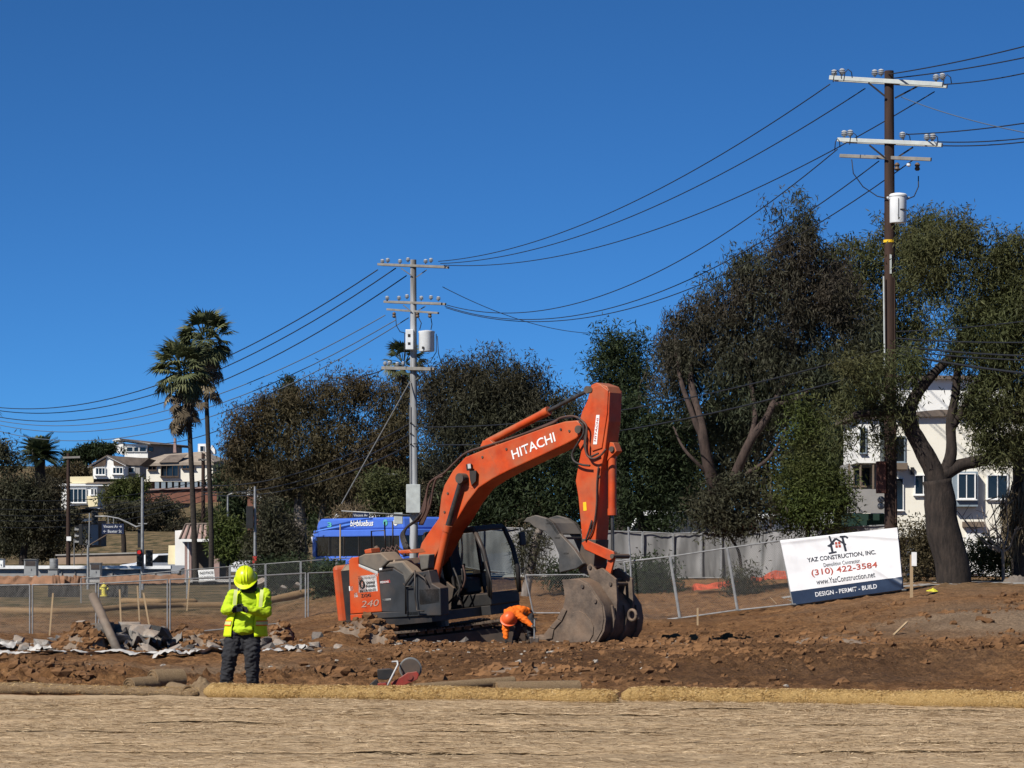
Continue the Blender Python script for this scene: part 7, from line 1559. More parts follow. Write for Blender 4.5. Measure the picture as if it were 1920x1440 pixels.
# yellow gabled house on the hill
DH = 330.0; hy = thing('hillside_house', 'pale yellow gabled house with white trim on the hillside', 'house', P(118, 955, DH))
zq = lambda zx, zy, dd=DH: (100 + zx / 5.647, 800 + zy / 5.647, dd)
poly([zq(420, 552), zq(420, 405), zq(570, 318), zq(757, 405), zq(757, 552)], 9, 'wall', M['stuccow'], hy)
for s_ in ((365, 418, 570, 300), (570, 300, 768, 402)):
    poly([zq(s_[0], s_[1], DH - .25), zq(s_[2], s_[3], DH - .25), zq(s_[2], s_[3] + 17, DH - .25), zq(s_[0], s_[1] + 17, DH - .25)], .2, 'bargeboard', M['trimw'], hy)
    poly([zq(s_[0], s_[1] - 2, DH - .3), zq(s_[2], s_[3] - 2, DH - .3), zq(s_[2], s_[3] + 9, DH - .3), zq(s_[0], s_[1] + 9, DH - .3)], 10, 'roof', M['roofbrown'], hy)
poly([zq(380, 412, DH - .15), zq(560, 325, DH - .15), zq(553, 405, DH - .15), zq(540, 418, DH - .15), zq(430, 425, DH - .15)], .14, 'gable_panel', M['timberdark'], hy); poly([zq(632, 345, DH - .15), zq(750, 400, DH - .15), zq(740, 420, DH - .15), zq(640, 410, DH - .15)], .14, 'gable_panel', M['timberdark'], hy)
poly([zq(575, 305, DH + 3), zq(930, 330, DH + 3), zq(1010, 335, DH + 3), zq(915, 412, DH + 3), zq(770, 405, DH + 3)], 7, 'roof', M['roofbrown'], hy); poly([zq(765, 408, DH + 3.2), zq(915, 412, DH + 3.2), zq(915, 545, DH + 3.2), zq(765, 552, DH + 3.2)], 6, 'side_wall', M['grey_and_shaded'], hy)  # grey side wall has its turned-away shade in the colour
def hwin(z0, z1, y0, y1, par, dd=DH, **k): a = zq(z0, y0); b = zq(z1, y1); return window(a[0], b[0], a[1], b[1], dd, par, **k)
hwin(446, 554, 432, 512, hy, fw=1.4, panes=3, proud=.2, pane='paneblue' if False else 'glass'); hwin(628, 742, 428, 502, hy, fw=1.4, panes=3, proud=.2)
hwin(780, 860, 430, 490, hy, DH + 3.2, fw=1, panes=1, proud=.1)
poly([zq(175, 602), zq(175, 530), zq(425, 526), zq(425, 600)], 7, 'upper_wall', M['yellowwall'], hy); poly([zq(58, 628, DH - .3), zq(58, 603, DH - .3), zq(600, 606, DH - .3), zq(600, 626, DH - .3)], 8, 'fascia', M['trimw'], hy)
poly([zq(335, 604, DH - .4), zq(440, 562, DH + 1), zq(745, 550, DH + 1), zq(640, 606, DH - .4)], .4, 'roof', M['roofbrown'], hy)
poly([zq(85, 882), zq(85, 630), zq(470, 630), zq(470, 800), zq(490, 870), zq(380, 860), zq(370, 830), zq(150, 838), zq(150, 882)], 6, 'lower_wall', M['stuccow'], hy)
hwin(172, 352, 655, 806, hy, fw=1.2, panes=4, proud=.2); hwin(398, 428, 655, 725, hy, fw=.9, panes=1, proud=.2); hwin(436, 464, 655, 725, hy, fw=.9, panes=1, proud=.2)
poly([zq(355, 735, DH - .2), zq(468, 728, DH - .2), zq(468, 840, DH - .2), zq(372, 850, DH - .2)], .19, 'parapet', M['yellowwall'], hy)
# cream box house with hipped brown roof and brick base
DB = 345.0; hb = thing('hillside_house', 'cream box house with hipped tan roof on a brick base, behind the palms', 'house', P(262, 985, DB))
zb = lambda zx, zy, dd=DB: (100 + zx / 5.647, 800 + zy / 5.647, dd)
poly([zb(915, 582), zb(915, 392), zb(1690, 392), zb(1690, 582)], 10, 'wall', M['stucco'], hb)
poly([zb(1691, 575, DB + .2), zb(1691, 370, DB + .2), zb(1840, 360, DB + 7), zb(1840, 560, DB + 7)], 3, 'side_wall', M['grey_and_shaded'], hb)  # side wall greyed to carry the shade of the cream walls
mb = MB(); ev = [P(*zb(868, 388, DB - .3)), P(*zb(1700, 372, DB - .3)), P(*zb(1840, 355, DB + 8)), P(*zb(1000, 372, DB + 11))]; rg = [P(*zb(1180, 292, DB + 4)), P(*zb(1600, 262, DB + 4))]
mb.add(ev + rg + [p - Vector((0, 0, .35)) for p in ev], [(0, 1, 5, 4), (1, 2, 5), (2, 3, 4, 5), (3, 0, 4), (0, 6, 7, 1), (1, 7, 8, 2), (2, 8, 9, 3), (3, 9, 6, 0), (9, 8, 7, 6)]); mb.build('roof', M['rooftan'], hb)
poly([zb(1120, 380, DB - .5), zb(1225, 300, DB + 1.0), zb(1420, 292, DB + 1.0), zb(1315, 376, DB - .5)], .3, 'roof', M['roofbrown'], hb)
def bwin(z0, z1, y0, y1, par, dd=DB, **k): a = zb(z0, y0); b = zb(z1, y1); return window(a[0], b[0], a[1], b[1], dd, par, **k)
bwin(1005, 1095, 392, 462, hb, fw=1.0, panes=2, proud=.2, frame='timberdark'); bwin(1138, 1328, 392, 528, hb, fw=1.2, panes=3, proud=.25, frame='timberdark'); bwin(1365, 1500, 392, 448, hb, fw=1, panes=3, proud=.2, frame='timberdark')
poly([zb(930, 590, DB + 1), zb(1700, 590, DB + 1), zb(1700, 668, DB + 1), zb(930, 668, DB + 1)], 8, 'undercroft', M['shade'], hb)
for k in range(9): q = 1075 + 68 * k; poly([zb(q, 588, DB - .1), zb(q + 44, 588, DB - .1), zb(q + 44, 662 - 5 * (k > 3), DB - .1), zb(q, 662, DB - .1)], .3, 'lattice_panel', M['bluegrey'], hb)
poly([zb(965, 735, DB - .6), zb(975, 668, DB - .6), zb(1700, 640, DB - .6), zb(1730, 600, DB - .6), zb(1730, 1020, DB - .6), zb(965, 1040, DB - .6)], 1.4, 'brick_base', M['brick'], hb)
poly([zb(962, 675, DB - .9), zb(962, 660, DB - .9), zb(1700, 632, DB - .9), zb(1700, 648, DB - .9)], .29, 'coping', M['pinkstone'], hb)
poly([zb(1300, 985, DB - 2), zb(1300, 968, DB - 2), zb(1450, 962, DB - 2), zb(1450, 985, DB - 2)], 1.3, 'planter_wall', M['stucco'], hb)
# white modern house on the hilltop
DT = 450.0; ht = thing('hillside_house', 'white flat-roofed modern house on the hilltop', 'house', P(235, 858, DT))
zt = lambda zx, zy, dd=DT: (100 + zx / 5.647, 800 + zy / 5.647, dd)
poly([zt(755, 330), zt(755, 180), zt(1000, 190), zt(1000, 330)], 12, 'wall', M['stuccow'], ht); poly([zt(1001, 330, DT + .2), zt(1001, 182, DT + .2), zt(1332, 205, DT + 9), zt(1332, 328, DT + 9)], 4, 'side_wall', M['grey_and_shaded'], ht)  # grey on the side wall stands in for shade on white stucco
poly([zt(618, 148, DT - .5), zt(680, 122, DT - .5), zt(1022, 178, DT - .5), zt(1018, 194, DT - .5), zt(690, 140, DT - .5)], 9, 'roof', M['trimw'], ht); poly([zt(690, 121, DT - 1), zt(1430, 200, DT + 10), zt(1430, 216, DT + 10), zt(1010, 182, DT - 1)], 6, 'roof', M['roofbrown'], ht)
poly([zt(290, 240, DT + 5), zt(290, 222, DT + 5), zt(620, 176, DT + 5), zt(740, 170, DT + 5), zt(740, 200, DT + 5)], 6, 'terrace', M['trimw'], ht); poly([zt(610, 250), zt(610, 176), zt(740, 172), zt(740, 300)], 5, 'terrace_wall', M['stuccow'], ht)
for a, b in ((776, 846), (852, 906), (912, 988)): q, r__ = zt(a, 214), zt(b, 268); window(q[0], r__[0], q[1], r__[1], DT, ht, 'trimw', 1, .8, False, proud=.2)
q, r__ = zt(1004, 214), zt(1060, 264); window(q[0], r__[0], q[1], r__[1], DT + .2, ht, 'timberdark', 1, .8, False, proud=.2)
poly([zt(1268, 275, DT - 1), zt(1275, 120, DT - 1), zt(1292, 120, DT - 1), zt(1302, 275, DT - 1)], 1.2, 'chimney', M['pinkstone'], ht)
tw = thing('roof_turret', 'small white roof turret with dark window behind the palm trunks', 'building', P(372, 850, 400))
pbox(371, 386.5, 832, 850, 400, 3, 'wall', M['trimw'], tw); window(375, 383, 836, 847, 400, tw, 'trimw', 1, .7, False, proud=.15); poly([(395, 851, 401), (395, 840, 401), (397, 834, 401), (403, 843, 401), (403, 851, 401)], 2, 'side_wall', M['trimw'], tw)
# kiosk
DK = 165.0; kk_ = thing('kiosk', 'small white kiosk with ribbed brown mansard roof behind the palms', 'kiosk', P(346, 1102, DK))
zk = lambda zx, zy, dd=DK: (240 + zx / 8, 960 + zy / 8, dd)
poly([zk(705, 800, DK + 1), zk(705, 280, DK + 1), zk(850, 268, DK + 1), zk(850, 800, DK + 1)], 2.5, 'wall', M['stuccow'], kk_); poly([zk(598, 785, DK + 1.4), zk(608, 500, DK + 1.4), zk(705, 500, DK + 1.4), zk(705, 785, DK + 1.4)], .3, 'shutter_panel', M['yellowwall'], kk_)
mb = MB(); e_ = [P(*zk(775, 402, DK - .6)), P(*zk(1440, 398, DK - .6)), P(*zk(1440, 398, DK + 3.0)), P(*zk(775, 402, DK + 3.0))]; t_ = [P(*zk(865, 185, DK + .4)), P(*zk(1375, 182, DK + .4)), P(*zk(1375, 182, DK + 2.2)), P(*zk(865, 185, DK + 2.2))]
mb.add(e_ + t_, [(0, 1, 5, 4), (1, 2, 6, 5), (2, 3, 7, 6), (3, 0, 4, 7), (4, 5, 6, 7), (3, 2, 1, 0)]); kr = mb.build('roof', M['pinkstone'], kk_)
for k in range(9):
    t = k / 8; a = e_[0].lerp(e_[1], t); b = t_[0].lerp(t_[1], t); mb = MB(); mb.tube([a - Vector((0, .05, 0)), b - Vector((0, .05, 0))], .06, 6); mb.build('roof_rib', M['roofbrown'], kr, smooth=True)
mb = MB(); mb.tube([t_[0], t_[1]], .08, 6); mb.build('ridge_cap', M['roofbrown'], kr); mb = MB(); mb.bar(e_[0] - Vector((0, 0, .09)), e_[1] - Vector((0, 0, .09)), .08, .16); mb.build('fascia', M['stuccow'], kr)
for x0, x1, mt in ((850, 890, 'pinkstone'), (892, 912, 'trimw'), (914, 950, 'pinkstone'), (1290, 1370, 'pinkstone')): poly([zk(x0, 1135), zk(x0, 420), zk(x1, 420), zk(x1, 1135)], .35, 'pillar', M[mt], kk_)
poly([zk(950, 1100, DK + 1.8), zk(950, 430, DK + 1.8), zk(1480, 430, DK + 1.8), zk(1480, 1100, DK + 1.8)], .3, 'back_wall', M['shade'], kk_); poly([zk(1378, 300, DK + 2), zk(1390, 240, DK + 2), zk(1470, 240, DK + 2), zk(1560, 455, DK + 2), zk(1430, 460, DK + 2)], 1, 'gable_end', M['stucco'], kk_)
poly([zk(1480, 800, DK + 2), zk(1480, 470, DK + 2), zk(1520, 470, DK + 2), zk(1520, 800, DK + 2)], 1, 'wall', M['stuccow'], kk_)
# posters leaning by the kiosk
def poster(q, label, d): 
    o = poly([(*a, d) for a in q], .04, 'notice_board', M['plasticgrey'] if 0 else M['white'], None); return o
for q, lb, dd in (([(371, 1069), (401, 1067), (403, 1087), (374, 1090)], 'white notice board with grey lettering leaning in front of the kiosk', 150), ([(373, 1092), (402, 1089), (418, 1094), (400, 1099), (375, 1102)], 'low white notice lying below the leaning board', 149)):
    lo = [P(a, b, dd) for a, b in q]; root = thing('notice_board', lb, 'sign', lo[0]); mb = MB(); mb.prism(lo, [p + Vector((0, .04, 0)) for p in lo]); bd_ = mb.build('board', M['white'], root)
    c = sum(lo, Vector()) / len(lo); ux = (lo[1] - lo[0]).normalized()
    for k, tx in enumerate(('NOTICE', 'NO PARKING')[:1 + (dd == 150)]): text_on(tx, .7, .13, M['ink'], root, c + Vector((0, 0, .12 - .24 * k if dd == 150 else 0)), ux, Vector((0, 0, 1)), 'lettering', .01, .03)
# brick gate piers beside the traffic signal
for (x0, x1, y0, y1, lb) in ((464, 477, 911, 960, 'brick pier with white cap behind the black signal head'), (482, 491, 921, 968, 'slimmer brick pier with white cap half in tree shade')):
    root = thing('brick_pier', lb, 'pier', P(x0, y1, 200)); pbox(x0, x1, y0 + 18, y1 + 60, 200, .6, 'shaft', M['brick'], root); pbox(x0 - .5, x1 + .5, y0 + 6, y0 + 17.5, 199.9, .8, 'cap', M['trimw'], root); pbox(x0 + 2, x1 - 3, y0, y0 + 6, 200.05, .5, 'finial', M['trimw'], root)

# ------------------------------------------------------------------ street, kerb, low wall and street furniture
def strip(name, x0, x1, y0, y1, up, mat, nx_=60, ny_=6, kind='structure'):
    mb = MB(); mb.grid(lambda u, v: Vector((x0 + (x1 - x0) * u, y0 + (y1 - y0) * v, float(hz(x0 + (x1 - x0) * u, y0 + (y1 - y0) * v)) + up)), nx_, ny_); o = mb.build(name, mat, None, smooth=True); o['kind'] = kind; return o
M['asphalt'] = pm('street_asphalt', (.060, .060, .062), (.045, .045, .046), scale=3, rough=.9); M['paving'] = pm('concrete_pavement', (.34, .325, .30), (.27, .255, .235), scale=1.5, rough=.9)
strip('road', -45, 45, 153, 176, .14, M['asphalt']); strip('pavement', -45, 45, 147, 152.6, .20, M['paving'], 60, 3); strip('pavement', -45, 45, 176.4, 180, .22, M['paving'], 60, 3)
for y in (152.8, 176.2):
    mb = MB(); mb.grid(lambda u, v: Vector((-45 + 90 * u, y - .15 + .3 * (0 if v < .3 else 1), float(hz(-45 + 90 * u, y)) + (.05 if v in (0, 1) else .22))), 60, 3); o = mb.build('kerb', M['paving'], None); o['kind'] = 'structure'
M['paint'] = plain('road_paint', (.70, .69, .66), .8)
for k in range(12): x = -40 + 6.5 * k; strip('road_marking', x, x + 3, 164.4, 164.55, .145, M['paint'], 4, 1)
strip('path', 8.5, 40, 85.5, 91, .03, pm('path_concrete', (.30, .285, .26), (.22, .205, .19), scale=1, rough=.9), 40, 5)
lw = thing('low_wall', 'long low grey wall with bright white cap along the far street', 'wall', P(70, 1085, 158))
for x0, x1 in ((-30, 45), (69, 162), (189, 320)):
    pbox(x0, x1, 1060.5, 1066.5, 157.8, .6, 'coping', M['trimw'], lw); pbox(x0 + .3, x1 - .3, 1067, 1092, 158, .3, 'wall_face', M['grey_and_shaded'], lw)
for x in (90, 115, 140, 210, 235, 260, 290): pbox(x, x + 1.2, 1068, 1086, 157.93, .068, 'joint_strip', M['galvdull'], lw)
rw = thing('retaining_wall', 'long tan retaining wall at the foot of the hillside', 'wall', P(110, 1060, 196)); poly([(105, 1058, 196), (108, 1042, 196), (255, 1038, 196), (262, 1056, 196)], .5, 'wall_face', pm('tan_block', (.36, .26, .185), (.28, .2, .14), scale=1.5, rough=.95), rw)
poly([(104, 1042, 195.9), (104, 1039.5, 195.9), (256, 1035.5, 195.9), (256, 1038, 195.9)], .7, 'coping', M['paving'], rw)
gd = thing('garage', 'dark grey garage doors cut into the hillside below the yellow house', 'garage', P(152, 1028, 240)); poly([(150, 1028, 240), (150, 980, 240), (190, 976, 240), (190, 1024, 240)], 3, 'wall', M['shade'], gd)
pbox(155, 166, 986, 1022, 239.8, .19, 'door', M['grey_and_shaded'], gd); pbox(169, 184, 984, 1022, 239.8, .19, 'door', M['bluegrey'], gd); poly([(146, 979, 239), (146, 975, 239), (172, 972, 239), (172, 976, 239)], 1, 'lintel', M['stucco'], gd)
CB = pm('cabinet_grey', (.28, .285, .285), (.20, .205, .205), scale=2, rough=.6)
def cabinet(px0, px1, py0, py1, d, label, depth=.7, vents=True, mat=None):
    root = thing('utility_cabinet', label, 'cabinet', P(px0, py1, d)); pbox(px0, px1, py0 + 1.5, py1, d, depth, 'housing', mat or CB, root, .02); pbox(px0 - .6, px1 + .6, py0, py0 + 1.5, d - .05, depth + .1, 'lid', M['galvdull'], root)
    if vents:
        for k in range(4): pbox(px0 + 2, px1 - 2, py0 + 4 + k * 2.4, py0 + 5.2 + k * 2.4, d - .03, .028, 'louvre', M['steeldark'], root)
    pbox((px0 + px1) / 2 + 1, (px0 + px1) / 2 + 2, (py0 + py1) / 2 + 2, (py0 + py1) / 2 + 5, d - .04, .038, 'handle', M['galv'], root)
cabinet(45, 68, 1048, 1080, 148, 'big grey louvred utility cabinet at the street edge, left'); cabinet(168, 188, 1055, 1082, 148, 'grey utility cabinet with dark top beside the signal pole'); cabinet(90, 108, 1066, 1082, 147, 'squat pale utility box below the steel drum', .6, False); cabinet(-6, 6, 1047, 1064, 149, 'white box cut by the left picture edge', .6, False, M['trimw'])
dm_ = thing('steel_drum', 'shiny steel drum standing on the pale utility box', 'drum', P(101, 1066, 147.3)); mb = MB(); mb.lathe([(.21, 0), (.22, .02), (.22, .16), (.23, .17), (.22, .18), (.22, .32), (.23, .33), (.22, .34), (.22, .48), (.20, .5), (.1, .51)], P(101, 1066, 147.3), 18); mb.build('shell', M['galv'], dm_, smooth='auto')
# fire hydrant
hd_ = thing('fire_hydrant', 'yellow fire hydrant behind the leaning pipe', 'hydrant', P(195, 1118, 118)); b0 = P(195, 1118, 118); HYM = plain('hydrant_yellow', (.62, .52, .09), .5)
mb = MB(); mb.lathe([(.16, 0), (.16, .04), (.10, .05), (.10, .36), (.13, .37), (.13, .41), (.10, .44), (.05, .52), (.03, .57)], b0, 14); mb.build('barrel', HYM, hd_, smooth='auto')
for s_ in (-1, 1): mb = MB(); mb.tube([b0 + Vector((s_ * .08, 0, .3)), b0 + Vector((s_ * .18, 0, .3))], .055, 10); mb.build('outlet', HYM, hd_, smooth='auto')
# orange netting along the street
M['netl'] = pm('faded_orange_netting', (.36, .19, .11), (.27, .15, .09), scale=2, rough=.8)
def upright_net(pts, hgt, label, seed, mat):
    mb = MB(); pts = [Vector(p) for p in pts]; n_ = 60
    def fn(u, v): k = u * (len(pts) - 1); j = min(len(pts) - 2, int(k)); p = pts[j].lerp(pts[j + 1], k - j); return p + Vector((0, .05 * mnoise.noise(Vector((u * 12, v, seed))), hgt * v * (1 + .18 * mnoise.noise(Vector((u * 14, seed, 0)))) - .1 * abs(mnoise.noise(Vector((u * 9, seed + 4, 0))))))
    G = [[fn(i / n_, j / 8) for i in range(n_ + 1)] for j in range(9)]
    for j in range(9):
        for i in range(n_): mb.bar(G[j][i], G[j][i + 1], .02, .055)
    for i in range(n_ + 1):
        for j in range(8): mb.bar(G[j][i], G[j + 1][i], .05, .02)
    o = mb.build('safety_netting', mat, None, loc=pts[0], fix=False); tag(o, label, 'netting', 'orange safety netting')
upright_net([P(-20, 1094, 127), P(60, 1093, 127), P(120, 1093, 126)], .30, 'faded orange netting along the street at the left edge', 2, M['netl']); upright_net([P(98, 1096, 126), P(160, 1096, 126.5)], .36, 'faded orange netting before the signal pole', 5, M['netl']); upright_net([P(188, 1094, 126), P(260, 1093, 126), P(345, 1091, 126)], .32, 'faded orange netting between signal pole and kiosk', 8, M['netl'])
for a, b, lb, sd_ in ((-10, 56, 'dark cloth strip hanging low on the fence at the left edge', 1), (200, 240, 'dark cloth strip beside the yellow hydrant', 2), (90, 150, 'dark cloth strip below the orange netting', 3)): cloth('ground_cloth', P(a, 1120, 118), P(b, 1120, 118), P(b, 1098, 118), P(a, 1098, 118), pm('dark_mesh_cloth', (.03, .028, .026), (.05, .045, .04), scale=4, rough=.95), lb, 'cloth', 4, .05, sd_)
# lamps, signals and signs
def pole_thing(name, label, cat, px, py0, py1, d, r_, mat='galv', ground=True):
    b = P(px, py1, d)
    if ground: b.z = min(b.z, float(hz(b.x, d)))
    root = thing(name, label, cat, b); mb = MB(); mb.tube([b, P(px, py0, d)], [r_, r_ * .75], 10); mb.build('pole', M[mat], root, smooth='auto'); return root
SH = pm('signal_black', (.015, .015, .016), (.022, .022, .022), scale=4, rough=.5)
LENS = {'red': emitmat('lit_red_lens', (.8, .04, .03), .5), 'off': plain('unlit_lens', (.06, .055, .05), .3)}
def signal_head(parent, px, py0, py1, d, w_px, lit=None, face=True):
    hd = pbox(px - w_px / 2, px + w_px / 2, py0, py1, d, .22, 'signal_head', SH, parent, .015); h3 = (py1 - py0) / 3
    if face:
        for k in range(3):
            c = P(px, py0 + h3 * (k + .5), d - .01); r_ = min(w_px * .36, h3 * .4) * d / F; mb = MB(); mb.tube([c, c - Vector((0, .03, 0))], r_, 14); mb.build('lens', LENS['red' if lit == k else 'off'], hd, smooth='auto')
            mb = MB(); mb.lathe([(r_ * 1.1, 0), (r_ * 1.1, .16)], c, 12, Matrix.Rotation(R(90), 3, 'X'), 0, math.pi); mb.build('visor', SH, hd)
    return hd
s1 = pole_thing('traffic_signal', 'signal pole with mast arm, street sign and lit red light', 'traffic signal', 267, 895, 1140, 136, .085)
signal_head(s1, 261, 1030, 1062, 135.6, 10, 0); signal_head(s1, 279, 1031, 1062, 135.6, 13, None); signal_head(s1, 262, 992, 1027, 136.2, 8, None, False)
mb = MB(); mb.tube([P(267, 985, 136), P(255, 988, 136), P(240, 980, 136), P(222, 972, 136), P(200, 968, 136), P(178, 968, 136)], [.05, .05, .045, .04, .035, .03], 8); mb.build('mast_arm', M['galv'], s1, smooth=True)
mb = MB(); mb.tube([P(259, 982, 136), P(276, 982, 136)], .03, 6); mb.build('bracket', M['galv'], s1)
SB = plain('street_sign_blue', (.012, .020, .055), .5); sgb = pbox(191, 232, 982, 1001, 135.9, .03, 'street_name_sign', SB, s1)
for x in (203, 213): mb = MB(); mb.tube([P(x, 970, 136), P(x, 983, 136)], .02, 6); mb.build('hanger', M['galv'], s1)
for tx, y, x in (('Vincent Av \u2192', 987, 211), ('\u2190 Baxter St', 996, 211)): text_on(tx, 34 * 136 / F, 5.2 * 136 / F, M['whiteprint'], sgb, P(x, y, 135.88), (1, 0, 0), (0, 0, 1), 'lettering', .0, .01)
s2 = pole_thing('traffic_signal', 'signal pole with dark heads seen edge-on, in front of the garage', 'traffic signal', 165, 1022, 1112, 138, .07); mb = MB(); mb.tube([P(167, 1026, 138), P(168, 962, 138)], .035, 8); mb.build('pole', M['galv'], s2)
signal_head(s2, 151, 983, 1022, 138, 6, None, False); signal_head(s2, 177, 958, 982, 138, 12, None)
for y in (990, 1002, 1013): mb = MB(); mb.lathe([(.12, 0), (.12, .2)], P(147, y, 138), 10, Matrix.Rotation(R(-90), 3, 'Y'), 0, math.pi); mb.build('visor', M['galvdull'], s2)
mb = MB(); mb.tube([P(160, 1026, 138), P(152, 1040, 138)], .03, 6); mb.tube([P(168, 1022, 138), P(200, 1003, 138)], .03, 6); mb.build('brace', M['steeldark'], s2)
s3 = pole_thing('traffic_signal', 'black signal head seen from behind beside the standing worker', 'traffic signal', 478, 912, 1075, 142, .075); signal_head(s3, 468, 949, 991, 141.8, 13, None, False); pbox(473.5, 481, 1043, 1056, 141.7, .15, 'push_button', M['red'], s3)
for (px, y0, y1, d, ax, ay, lb) in ((427, 928, 1000, 185, 458, 925, 'street lamp with curved arm beside the small street tree'), (717, 892, 975, 160, 738, 890, 'street lamp with flat arm behind the bus')):
    sl_ = pole_thing('street_lamp', lb, 'street lamp', px, y0, y1, d, .07); mb = MB(); mb.tube([P(px, y0, d), P(px + (ax - px) * .4, ay - 1, d), P(ax, ay, d)], [.05, .04, .035], 8); mb.build('arm', M['galv'], sl_, smooth=True)
    mb = MB(); c = P(ax, ay, d); mb.lathe([(.0, -.06), (.12, -.04), (.14, .02), (.05, .07), (0, .08)], c, 12, Matrix.Diagonal((2.0, 1, 1))); mb.build('lamp_head', M['galvdull'], sl_, smooth='auto')
pole_thing('sign_pole', 'thin yellow pole rising from the shrubs beside the arm', 'pole', 1254, 852, 1000, 122, .09, 'yellowpole' if 0 else 'yellow')
pole_thing('sign_pole', 'thin dark pole in front of the white van', 'pole', 1445, 893, 1000, 108, .05, 'steeldark'); pole_thing('sign_pole', 'thin bare post beside the purple brush on the bank', 'pole', 139, 1010, 1055, 178, .04, 'galvdull')
pole_thing('sign_pole', 'pale post just in front of the bus windows', 'pole', 638, 983, 1085, 128, .045, 'timber')
ma = thing('sign_gantry', 'horizontal bar with a blue street sign above the bus', 'sign', P(640, 962, 139.5)); mb = MB(); mb.tube([P(640, 958, 139.5), P(768, 966, 139.5)], .035, 8); mb.build('bar', M['galv'], ma, smooth=True); g2 = pbox(661, 692, 961, 971, 139.3, .03, 'street_name_sign', SB, ma); text_on('Vincent Av', 26 * 139 / F, 5 * 139 / F, M['whiteprint'], g2, P(676, 966, 139.28), (1, 0, 0), (0, 0, 1), 'lettering', 0, .01)

# ------------------------------------------------------------------ vehicles
PA = {'white': pm('white_car_paint', (.72, .73, .74), (.66, .67, .68), scale=2, rough=.3, spec=.5), 'blue': pm('blue_car_paint', (.05, .13, .36), (.04, .11, .32), scale=2, rough=.3, spec=.5), 'red': pm('red_car_paint', (.36, .02, .02), (.3, .02, .02), scale=2, rough=.3, spec=.5)}
def vehicle(label, cat, name, x, y, yaw, paint, prof, wdt, glass_quads, wheels, wr=.33, zoff=0):
    """prof: side outline (u, w); glass_quads: side window outlines; wheels: u positions"""
    z0 = float(hz(x, y)) + .15 + zoff; root = thing(name, label, cat, (x, y, z0)); Mv = Matrix.Translation((x, y, z0)) @ Matrix.Rotation(yaw, 4, 'Z'); T_ = lambda u, v, w_: Mv @ Vector((u, v, w_))
    mb = MB(); mb.prism([T_(u, -wdt / 2, w_) for u, w_ in prof], [T_(u, wdt / 2, w_) for u, w_ in prof]); body_ = mb.build('body', PA[paint] if isinstance(paint, str) else paint, root, bevel=.08, bseg=3)
    for q in glass_quads:
        for s_ in (-1, 1):
            mb = MB(); a = [T_(u, s_ * (wdt / 2 + .006), w_) for u, w_ in q]; mb.prism(a, [p - (T_(0, s_ * .02, 0) - T_(0, 0, 0)) for p in a]); mb.build('window', M['glass'], body_)
    for u in wheels:
        for s_ in (-1, 1):
            mb = MB(); mb.tube([T_(u, s_ * (wdt / 2 - .2), wr), T_(u, s_ * (wdt / 2 + .02), wr)], wr, 18); wl_ = mb.build('wheel', M['hose'], root, smooth='auto'); mb = MB(); mb.tube([T_(u, s_ * (wdt / 2 + .02), wr), T_(u, s_ * (wdt / 2 + .035), wr)], wr * .6, 14); mb.build('rim', M['galv'], wl_, smooth='auto')
    ends = [min(u for u, w_ in prof), max(u for u, w_ in prof)]
    for e_, mt in ((ends[1], 'white'), (ends[0], 'red')):
        for s_ in (-1, 1): mb = MB(); mb.box((0, 0, 0), (.06, .3, .16), Mv.to_3x3()); c = T_(e_, s_ * (wdt / 2 - .28), .75); mb.v = [tuple(Vector(v) + c) for v in mb.v]; mb.build('headlight' if mt == 'white' else 'tail_light', M[mt], root, bevel=.02)
    return root, T_, body_
car_p = [(-2.1, .3), (2.1, .3), (2.2, .55), (2.1, .85), (1.1, .98), (.45, 1.5), (-1.2, 1.55), (-1.95, 1.05), (-2.15, .9)]
car_g = [[(.95, 1.0), (.42, 1.42), (-.25, 1.45), (-.25, 1.0)], [(-.35, 1.0), (-.35, 1.45), (-1.15, 1.46), (-1.6, 1.05)]]
van_p = [(-2.8, .35), (2.7, .35), (2.8, .6), (2.7, 1.1), (1.9, 1.35), (1.25, 2.3), (-2.75, 2.35), (-2.85, .9)]
van_g = [[(1.75, 1.38), (1.2, 2.1), (.6, 2.1), (.6, 1.38)]]
vehicle('white car parked behind the lit signal, front towards the kiosk', 'car', 'parked_car', GX(296, 177.5), 177.5, R(215), 'white', car_p, 1.8, car_g, (-1.3, 1.3), .32, -.1)
vehicle('blue car parked between the white car and the kiosk', 'car', 'parked_car', GX(322, 181.5), 181.5, R(190), 'blue', car_p, 1.75, car_g, (-1.3, 1.3), .32, -.1)
vehicle('white car on the street behind the small street tree', 'car', 'parked_car', GX(448, 172), 172, R(170), 'white', car_p, 1.8, car_g, (-1.3, 1.3), .32, .0)
r0_, T_, b_o = vehicle('white delivery van parked behind the grey screen, near the banner', 'van', 'delivery_van', GX(1424, 112), 112, R(182), 'white', van_p, 2.0, van_g, (-1.7, 1.7), .36, -.05)
mb = MB(); mb.box((0, 0, 0), (.5, .04, .45)); c = P(1405, 982, 110.9); mb.v = [tuple(Vector(v) + c) for v in mb.v]; mb.build('red_panel', M['red'], r0_)
vehicle('white box van glimpsed through the evergreen beside the arm', 'van', 'delivery_van', GX(1258, 117), 117, R(178), 'white', van_p, 2.0, van_g, (-1.7, 1.7), .36, .25)
vehicle('white service truck glimpsed above the bus roof', 'van', 'delivery_van', GX(668, 182), 182, R(185), 'white', van_p, 2.1, van_g, (-1.7, 1.7), .36, 1.6)
